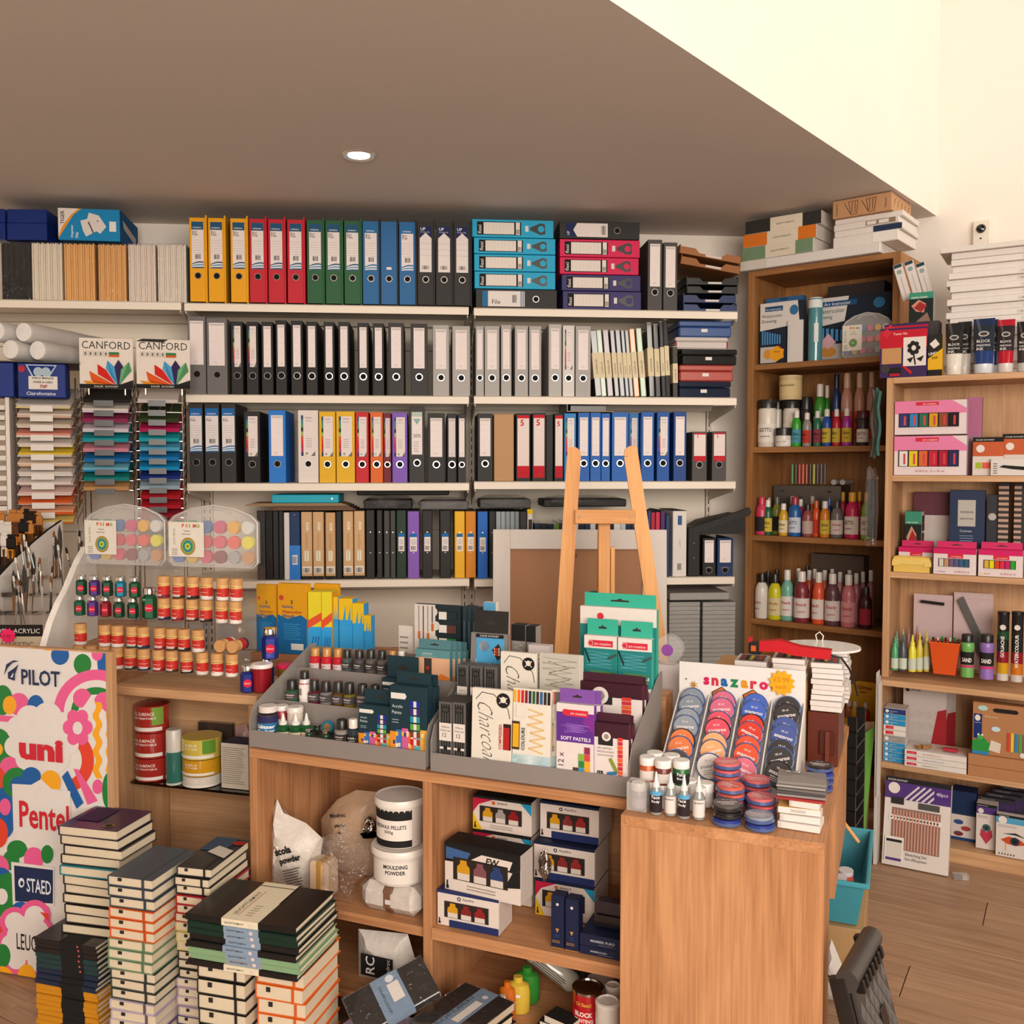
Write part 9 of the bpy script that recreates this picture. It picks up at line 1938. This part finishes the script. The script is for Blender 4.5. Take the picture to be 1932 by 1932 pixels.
c=B('cloudy');c.box(0,.11,0,.1,0,.085,'5a5248',b=.015);q=B('paper');q.on(FRONT(-.0005))
for i in range(10):q.rect(.006+.0095*i,.01+.006*(i%3),.012+.0095*i,.06+.005*(i%2),'3a362f')
a=CT.hit(SX(1390),SY(450),SEC+.13)[0]
thing('printed_sack','dark printed sack of stones behind the bottles','sack',[('sack',c),('print',q)],CT.M(a,SEC+.27,zk))
for j in range(3):
 c=B('board');c.box(0,.075,0,.05,0,.016,{'':'d0c4b4','t':'1c1a19'},b=.0005);a=CT.hit(SX(1340),SY(560),SEC+.02)[0]
 thing('small_notebook',f'small black notebook, {nth(j, 3)} from the bottom by the red tin','notebook',[('book',c)],CT.M(a+.012*j,SEC+.018,zk+.0175*j,-8*j),'small black notebooks')
# piles of notebooks on the floor
NB=Frame(*atY(353,1722,2.16).to_2d(),-16)
PG='d3c3a8'
def book(L,D,T,cov,face='edge',elastic=None,pages=PG,band=None,txt=None,tab=True,badge=None,topart=None):
 """hard-cover notebook lying flat. face: 'edge' shows page edges and elastic to the front, 'spine' shows the spine"""
 t=.0018;c=B('plastic');c.box(0,L,0,D,0,t,cov,b=.0006);c.box(0,L,0,D,T-t,T,cov,b=.0006)
 p=B('paper')
 if face=='spine':c.box(0,L,0,t,t,T-t,cov);p.box(.004,L-.004,t,D-.003,t,T-t,pages)
 else:c.box(0,t,0,D,t,T-t,cov);p.box(t,L-.004,.004,D-.004,t,T-t,pages)
 ps=[('cover',c),('pages',p)]
 if elastic:
  e=B('plastic')
  if face=='edge':e.box(L*.76,L*.80,.0,.0045,-.0004,T+.0004,elastic);e.box(L*.76,L*.80,.0,D,T+.0001,T+.0008,elastic)
  ps.append(('elastic',e))
 if tab and face=='edge':r_=B('paper');r_.box(L*.22,L*.30,.0015,.0042,T*.5,T*.8,'2a2624');ps.append(('ribbon',r_))
 if band:
  q=B('paper');bx0,bx1,bc=band;q.box(L*bx0,L*bx1,-.0008,D*.5 if T<.05 else D,-.0003,T+.0008,bc)if face=='spine' else q.box(L*bx0,L*bx1,.003,D+.0006,T-.0022,T+.0006,bc)
  if txt and face=='spine':q.on(FRONT(-.0012));q.text(txt,L*(bx0+.03),T*.35,L*(bx1-bx0)*.6,T*.28,'2a2a2e',bold=.01);q.rect(L*(bx1-.08),T*.25,L*(bx1-.05),T*.75,'d8c4be')
  ps.append(('paper_band',q))
 if badge:q=B('paper');q.on(FRONT(-.0012));q.disc(L*badge[0],T*.5,T*.22,badge[1],n=10);ps.append(('badge',q))
 if topart:q=B('paper');q.on(TOP(T+.0012));topart(q,L,D);ps.append(('cover_print',q))
 return ps
def pile(px,py,Y,L,D,seq,where,grp,jit=.004,rot=0,z_end=.0):
 """seq from the top down: (thickness, colour name, parts-builder)"""
 p=atY(px,py,Y);q=p-NB.o;s_,o=q.dot(NB.u),q.dot(NB.w);z=p.z;k=0;r=random.Random(int(px))
 tot=sum(t for t,*_ in seq);n=len(seq)
 z-=0
 for i,(t,nm,mk)in enumerate(seq):
  z-=t
  thing('notebook',f'{nm} notebook, {nth(i) if i < 20 else "lower"} from the top of the {where}','notebook',mk(L,D,t-.0012),NB.M(s_+r.uniform(-jit,jit),o+r.uniform(-jit,jit),z,rot+r.uniform(-1.2,1.2)),grp)
 return z
def ed(col,el):return lambda L,D,T:book(L,D,T,col,'edge',el)
def sp(col,band,txt=None,badge=None,topart=None):return lambda L,D,T:book(L,D,T,col,'spine',None,band=band,txt=txt,badge=badge,topart=topart)
LT='LEUCHTTURM1917'
def art(q,L,D):q.text(LT,L*.42,D*.12,D*.6,None,'2a2624',rot=90,bold=.005);q.rect(L*.44,D*.1,L*.445,D*.75,'b03a34');q.lines(L*.5,D*.1,L*.58,D*.4,5,'a59a88');q.rect(L*.335,D*.88,L*.665,D*.9,'6a6258')
BG='8394a8'
big=[(.0165,'black cream-banded',lambda L,D,T:book(L,D,T,'1b1918','spine',None,band=(.335,.665,'dccfb4'),txt=LT,topart=lambda q,L,D:(q.rect(L*.335,0,L*.665,D,'dccfb4'),art(q,L,D)))),(.0155,'dark green blue-banded',sp('0f2c22',(.34,.66,BG),LT)),(.0155,'dark green lower blue-banded',sp('0f2c22',(.34,.66,BG),LT)),(.0155,'black blue-banded',sp('1b1918',(.34,.66,BG),LT)),(.0155,'black lower blue-banded',sp('1b1918',(.34,.66,BG),LT)),(.0155,'pale green blue-banded',sp('7f9f78',(.34,.66,BG),LT)),(.0155,'pale green lower blue-banded',sp('7f9f78',(.34,.66,'8a93a0'),LT)),(.0150,'black lowest cream-banded',sp('1b1918',(.34,.66,'dccfb4'),LT))]
zb=pile(353,1722,2.16,.284,.195,big,'large spine-out pile','large notebooks in the spine-out pile',.005)
nA=int(zb//.0245);tA=zb/nA
p=atY(372,1840,2.37)-NB.o
def under(px,Y,L,D,cols,where,grp,rot=0):
 p=atY(px,1840,Y)-NB.o;s_,o=p.dot(NB.u),p.dot(NB.w);n=len(cols);t=(zb-.002)/n;r=random.Random(px)
 for i,(col,el,nm)in enumerate(cols):thing('notebook',f'{nm} notebook, {nth(i)} from the top of the {where}','notebook',book(L,D,t-.0014,col,'edge',el),NB.M(s_+r.uniform(-.003,.003),o+r.uniform(-.004,.004),zb-(i+1)*t,rot+r.uniform(-1.5,1.5)),grp)
bk=[('1b1918','1b1918','black elastic-banded')]*8
under(372,2.17,.127,.185,bk,'pile under the big one at left','small notebooks under the big pile')
og=[('d8621c','c8581c','orange')]*8
under(484,2.152,.123,.185,og,'orange pile under the big one','small notebooks under the big pile',1)
def purple(q,L,D):q.disc(L*.75,D*.18,L*.085,'b08a3a',ry=L*.06);q.disc(L*.75,D*.18,L*.07,'1c1614',ry=L*.048);q.rect(L*.1,D*.3,L*.5,D*.9,'3a2040')
up=[(.0265,'purple-covered',lambda L,D,T:book(L,D,T,'3a2440','edge',None,topart=purple,tab=False))]+[(.0265,'dark-edged',lambda L,D,T:book(L,D,T,'231c1c','edge',None,tab=False))]*3+[(.026,'teal-edged',lambda L,D,T:book(L,D,T,'1f7a86','edge',None,tab=False))]*1+[(.026,'dark lower',lambda L,D,T:book(L,D,T,'1f1a1a','edge',None,tab=False))]*6
Y1_=2.44
z=pile(114,1556,Y1_,.176,.15,up,'tall left pile','notebooks in the tall left pile',.006,2)
lowc=[('231f1e','black')]*3+[('1f3a3c','teal')]*3+[('1c2a42','navy blue')]*3+[('c8861c','ochre')]*8
p=atY(66,1750,Y1_-.02)-NB.o;s_,o=p.dot(NB.u),p.dot(NB.w);n=len(lowc);t=z/n
if t>.0245:lowc+=[('c8861c','ochre')]*int((z/.0232)-n);n=len(lowc);t=z/n
for i,(col,nm)in enumerate(lowc):
 zz=z-(i+1)*t
 thing('notebook',f'{nm} spine-out journal, {nth(i) if i < 20 else "lower"} below the page-edge books at left','notebook',book(.19,.135,t-.0012,col,'spine',None,band=(.42,.78,'1c1a1a'),txt=None,badge=(.72,'c8605a')if i<6 else None),NB.M(s_+R.uniform(-.003,.003),o+R.uniform(-.003,.003),zz+.0003,R.uniform(-1,1)),'journals in the tall left pile')
c2=[('3a4650','3a4048','slate')]*3+[('d0571c','b84a1c','orange-edged')]*3+[('6f8a6a','5a7256','sage-edged')]*3+[('2f3a36','2a322f','dark green')]*3+[('b8a8b8','5a4a5a','lilac-edged')]*3+[('7a5a72','5a4454','plum-edged')]*3
p=atY(203,1652,2.27);z0=p.z;n=len(c2);t=z0/n
pile(203,1652,2.27,.126,.19,[(t,nm,ed(c,e))for c,e,nm in c2],'second pile from the left','notebooks in the second pile',.004,1)
def slate(q,L,D):q.rect(0,D*.55,L*.7,D,'3a4a5c');q.poly([(L*.3,D*.5),(L*.95,D*.35),(L*.95,D*.6),(L*.4,D*.72)],'c8beb0');q.disc(L*.85,D*.85,L*.2,'9a2a24',ry=D*.07)
c3=[('23262c','1c1a1c','charcoal')]*1+[('1c1a1a','1c1a1a','black')]*2+[('a81e28','9a1c26','red-edged')]*3+[('d8c88a','c8b87a','pale yellow')]*3+[('2a2826','2a2826','dark')]*3+[('b8a4b4','8a7a88','lilac')]*4+[('3a3a6a','8a1c3a','indigo')]*3+[('c8b01e','2a2624','yellow')]*1
p=atY(330,1634,2.3);n=len(c3);t=p.z/n
pile(330,1634,2.3,.096,.19,[(t,nm,(lambda L,D,T:book(L,D,T,'23262c','edge','1c1a1c',topart=slate))if i==0 else ed(c,e))for i,(c,e,nm)in enumerate(c3)],'third pile from the left','notebooks in the third pile',.004,2)
LF=Frame(*atY(640,1900,2.12).to_2d(),0)
def wrapped(L,D,T,col,bc,txt=True):
 c=B('gloss');c.box(0,L,0,D,0,T,{'':col,'f':col,'l':'d3c3a8','r':'d3c3a8','k':'d3c3a8'},b=.002);q=B('paper');q.box(L*.34,L*.68,-.001,D*1.0,-.0004,T+.0008,bc);q.on(TOP(T+.0014))
 if txt:q.text(LT,L*.44,D*.1,D*.7,None,'3a4450',rot=90);q.rect(L*.5,D*.3,L*.64,D*.75,'d0c8c0');q.disc(L*.56,D*.86,L*.05,'c8c8cc')
 f=B('film');f.box(-.001,L+.001,-.002,D+.001,-.0006,T+.0018,'');return[('cover',c),('paper_band',q),('clear_wrap',f)]
p=atZ(770,1905,.19);y0=p.y-.05
tt=.0235
for j in range(8):
 L,D=.150,.21;z=.002+j*tt
 M=Matrix.Translation((p.x+.004*(j%3),y0+.004*(j%2),z))@Matrix.Rotation(math.radians(-38+2*(j%2)),4,'Z')
 c=B('gloss');
 thing('notebook',f'black wrapped notebook, {nth(7 - j)} from the top of the loose pile at the counter foot','notebook',wrapped(L,D,tt-.0026,'1d1b1b','7f95ac')if j==7 else book(L,D,tt-.002,'1d1b1b','edge',None,band=None,tab=False),M,'black notebooks at the counter foot')
zt_=.002+8*tt
q=atZ(600,1985,.12)
for j in range(5):
 c=B('gloss');h=.024;c.box(0,.155,0,.215,0,h-.002,{'':'d8ccc4','t':'a58fae','f':'a58fae'},b=.001);qq=B('paper');qq.on(TOP(h-.0016));qq.rect(.05,.0,.11,.21,'5a6a78');qq.disc(.08,.03,.012,'a58fae')
 thing('notebook',f'lilac notebook with grey band, {nth(4 - j)} from the top beside the black pile','notebook',[('book',c),('band',qq)],Matrix.Translation((q.x-.02,q.y+.02,.002+j*h))@Matrix.Rotation(math.radians(-32),4,'Z'),'lilac notebooks at the counter foot')
M=Matrix.Translation(atY(677,1905,y0+.02)+Vector((0,0,.0)))
pz=atY(680,1895,2.1)
M=Matrix.Translation((pz.x,pz.y,zt_-.045))@Matrix.Rotation(math.radians(24),4,'Z')@Matrix.Rotation(math.radians(-18),4,'Y')@Matrix.Rotation(math.radians(20),4,'X')
thing('notebook','black wrapped notebook lying tilted on top of the loose pile','notebook',wrapped(.205,.115,.02,'211f1e','7f95ac'),M,'black notebooks at the counter foot')
# right of the counter: folding step, basket, boards
SF=Frame(*CT.P(.155,.06,0).to_2d(),57)
Wd,Ht=.225,.425
ps=[]
c=B('plastic');c.box(0,Wd,0,.012,.0,Ht-.03,'3a3735',b=.003);ps.append(('panel',c))
for nm,x in(('leg',-.004),('leg',Wd-.016)):
 l=B('plastic');l.box(x,x+.02,.0125,.05,0,Ht-.02,'24211f',b=.004);ps.append((nm,l))
rim=B('plastic');rim.tube([(-.002,.012,Ht-.028),(Wd+.002,.012,Ht-.028)],.024,'3f3b39',12);ps.append(('top_edge',rim))
for i in range(7):
 t=B('plastic');x=Wd*(.06+.125*i);t.box(x,x+Wd*.07,-.016,-.0,Ht-.06,Ht-.035,'0f0d0c',b=.002);ps.append(('slot',t))
dia=B('plastic').mesh if False else None
dm=B('plastic');dw,dh=Wd/6,.052;dm.add([(-dw*.45,0,0),(0,0,-dh*.45),(dw*.45,0,0),(0,0,dh*.45),(0,-.005,0)],[(0,1,4),(1,2,4),(2,3,4),(3,0,4)],'5a5654');dmesh=dm.mesh('tread_stud')
e=thing('step_stool','black folding plastic step stool leaning beside the counter','step stool',ps,SF.M(0,0,.004)@Matrix.Rotation(math.radians(-15),4,'X'))
for r_ in range(7):
 for i in range(6):
  x=dw*(i+.5+(.5 if r_%2 else 0));z=Ht-.10-r_*dh*.5
  if x>Wd-dw*.3:continue
  if 2<=r_<=4 and Wd*.5<x<Wd*.68:continue
  o=put('tread_stud',dmesh,e);o.location=(x,-.0003,z)
for j in range(14):
 q=B('plastic');z=.01+j*((Ht-.30)/14)if Ht>.34 else.01+j*.004;q.box(.006,Wd-.006,-.0035,-.0002,z,z+.006,'54504e');o=put('rib',q,e)
hs=B('plastic');hs.box(Wd*.5,Wd*.7,-.004,-.0004,Ht-.2,Ht-.14,'0d0b0b',b=.002);put('handle_slot',hs,e)
sa,oa=CT.onz(1592,1662,.30);sb,ob_=CT.onz(1641,1568,.30)
bw,bd,bh=.20,max(.26,ob_-oa),.20
c=B('plastic');V=[]
x1=sb;x0=x1-bw
for(z,k)in((.17,.02),(.30,0)):V+=[(x0+k,oa+k,z),(x1-k,oa+k,z),(x1-k,oa+bd-k,z),(x0+k,oa+bd-k,z)]
c.add(V,[(0,1,5,4),(1,2,6,5),(2,3,7,6),(3,0,4,7),(3,2,1,0)],'3f8c9a');rim=B('plastic')
for bx in((x0-.012,x1+.012,oa-.012,oa),(x0-.012,x1+.012,oa+bd,oa+bd+.012),(x0-.012,x0,oa,oa+bd),(x1,x1+.012,oa,oa+bd)):rim.box(*bx,.288,.302,'459aa8',b=.003)
thing('basket','turquoise plastic basket on a carton behind the counter side','basket',[('basket',c),('rim',rim)],CT.M(0,0,0))
q=B('board');q.box(x0-.0,x1+.0,oa+.0,oa+bd,0,.165,'b08a5e',b=.002)
thing('carton','open brown carton under the turquoise basket','carton',[('carton',q)],CT.M(0,0,.001))
for i,(col,nm,dx,dy,h)in enumerate((('4a3a6a','purple',.10,.16,.13),('d2604a','coral',.145,.10,.11),('3a2a44','dark',.06,.2,.14),('b8b0a8','clear',.13,.045,.11))):
 c=B('gloss');c.lathe([(.02,0),(.024,.004),(.024,h*.8),(.02,h)],col,16);l=B('plastic');l.lathe([(.021,h),(.021,h+.012)],'c8c0c4' if i!=2 else '23201f',14)
 thing('paint_pot',f'{nm} pot standing in the turquoise basket','pot',[('pot',c),('lid',l)],CT.M(x0+dx,oa+dy,.173)@Matrix.Rotation(math.radians(4),4,'X'),'pots in the basket')
hn=B('beech_x');hn.tube([(x0+.02,oa+bd-.02,.25),(x0+.05,oa+bd-.03,.33),(x0+.12,oa+bd-.05,.34),(x0+.17,oa+bd-.06,.28)],.006,'',8)
thing('wooden_hoop','pale wooden hoop sticking out of the basket','hoop',[('hoop',hn)],CT.M(0,0,0))
q=B('plastic');q.box(0,.05,0,.02,0,.012,'d8d81e',b=.002)
thing('yellow_tag','small yellow plastic tag behind the folding step','tag',[('tag',q)],CT.M(-.012,oa-.05,.001))
c=sack([(0,0),(.05,0),(.06,.10),(.03,.17),(.0,.12)],.05,'d2cac2','cloudy',31)
thing('white_bag','white plastic bag slumped behind the folding step','bag',[('bag',c)],CT.M(-.055,oa-.09,.001))
GF=Frame(*atY(1606,1560,3.45).to_2d(),-22.3);z1=atY(1640,1366,3.5).z
c=B('plastic');c.add([(0,0,0),(.04,.0,0),(.075,.05,z1),(.02,.05,z1-.05),(0,.004,0),(.04,.004,0),(.075,.054,z1),(.02,.054,z1-.05)],[(0,1,2,3),(7,6,5,4),(0,4,5,1),(1,5,6,2),(2,6,7,3),(3,7,4,0)],'5f9a34')
thing('green_board','bright green board leaning between counter and bookcase','board',[('board',c)],GF.M(0,0,.001))
c=B('board');c.add([(0,0,0),(.10,.0,0),(.12,.05,z1+.0),(.0,.05,z1-.02),(0,.004,0),(.10,.004,0),(.12,.054,z1),(.0,.054,z1-.02)],[(0,1,2,3),(7,6,5,4),(0,4,5,1),(1,5,6,2),(2,6,7,3),(3,7,4,0)],'8a6a4a')
thing('card_board','brown card sheet leaning behind the green board','board',[('board',c)],GF.M(-.05,.06,.001))
p=atY(1632,1480,3.25);c=B('plastic')
for i in range(10):c.box(0,.03,.0,.16,.05+i*.055,.056+i*.055,'1c1a19')
c.box(0,.03,0,.01,0,.60,'1c1a19');c.box(0,.03,.15,.16,0,.60,'1c1a19')
thing('black_rack','black slotted rack standing beside the right bookcase','rack',[('rack',c)],Matrix.Translation((p.x-.075,3.22,.001))@Matrix.Rotation(math.radians(-31),4,'Z'))
p=atY(1643,1270,3.42);c=B('paper')
for i in range(3):c.box(.004*i,.004*i+.002,0,.06,.25,p.z-.02*i,['cfc8c0','c4bcb4','d4ccc4'][i])
c.box(0,.012,0,.06,0,.25,'c0b8b0')
thing('paper_sheets','white sheets standing on edge against the right bookcase','paper',[('sheets',c)],Matrix.Translation((p.x+.02,3.42,.001))@Matrix.Rotation(math.radians(-31),4,'Z'))
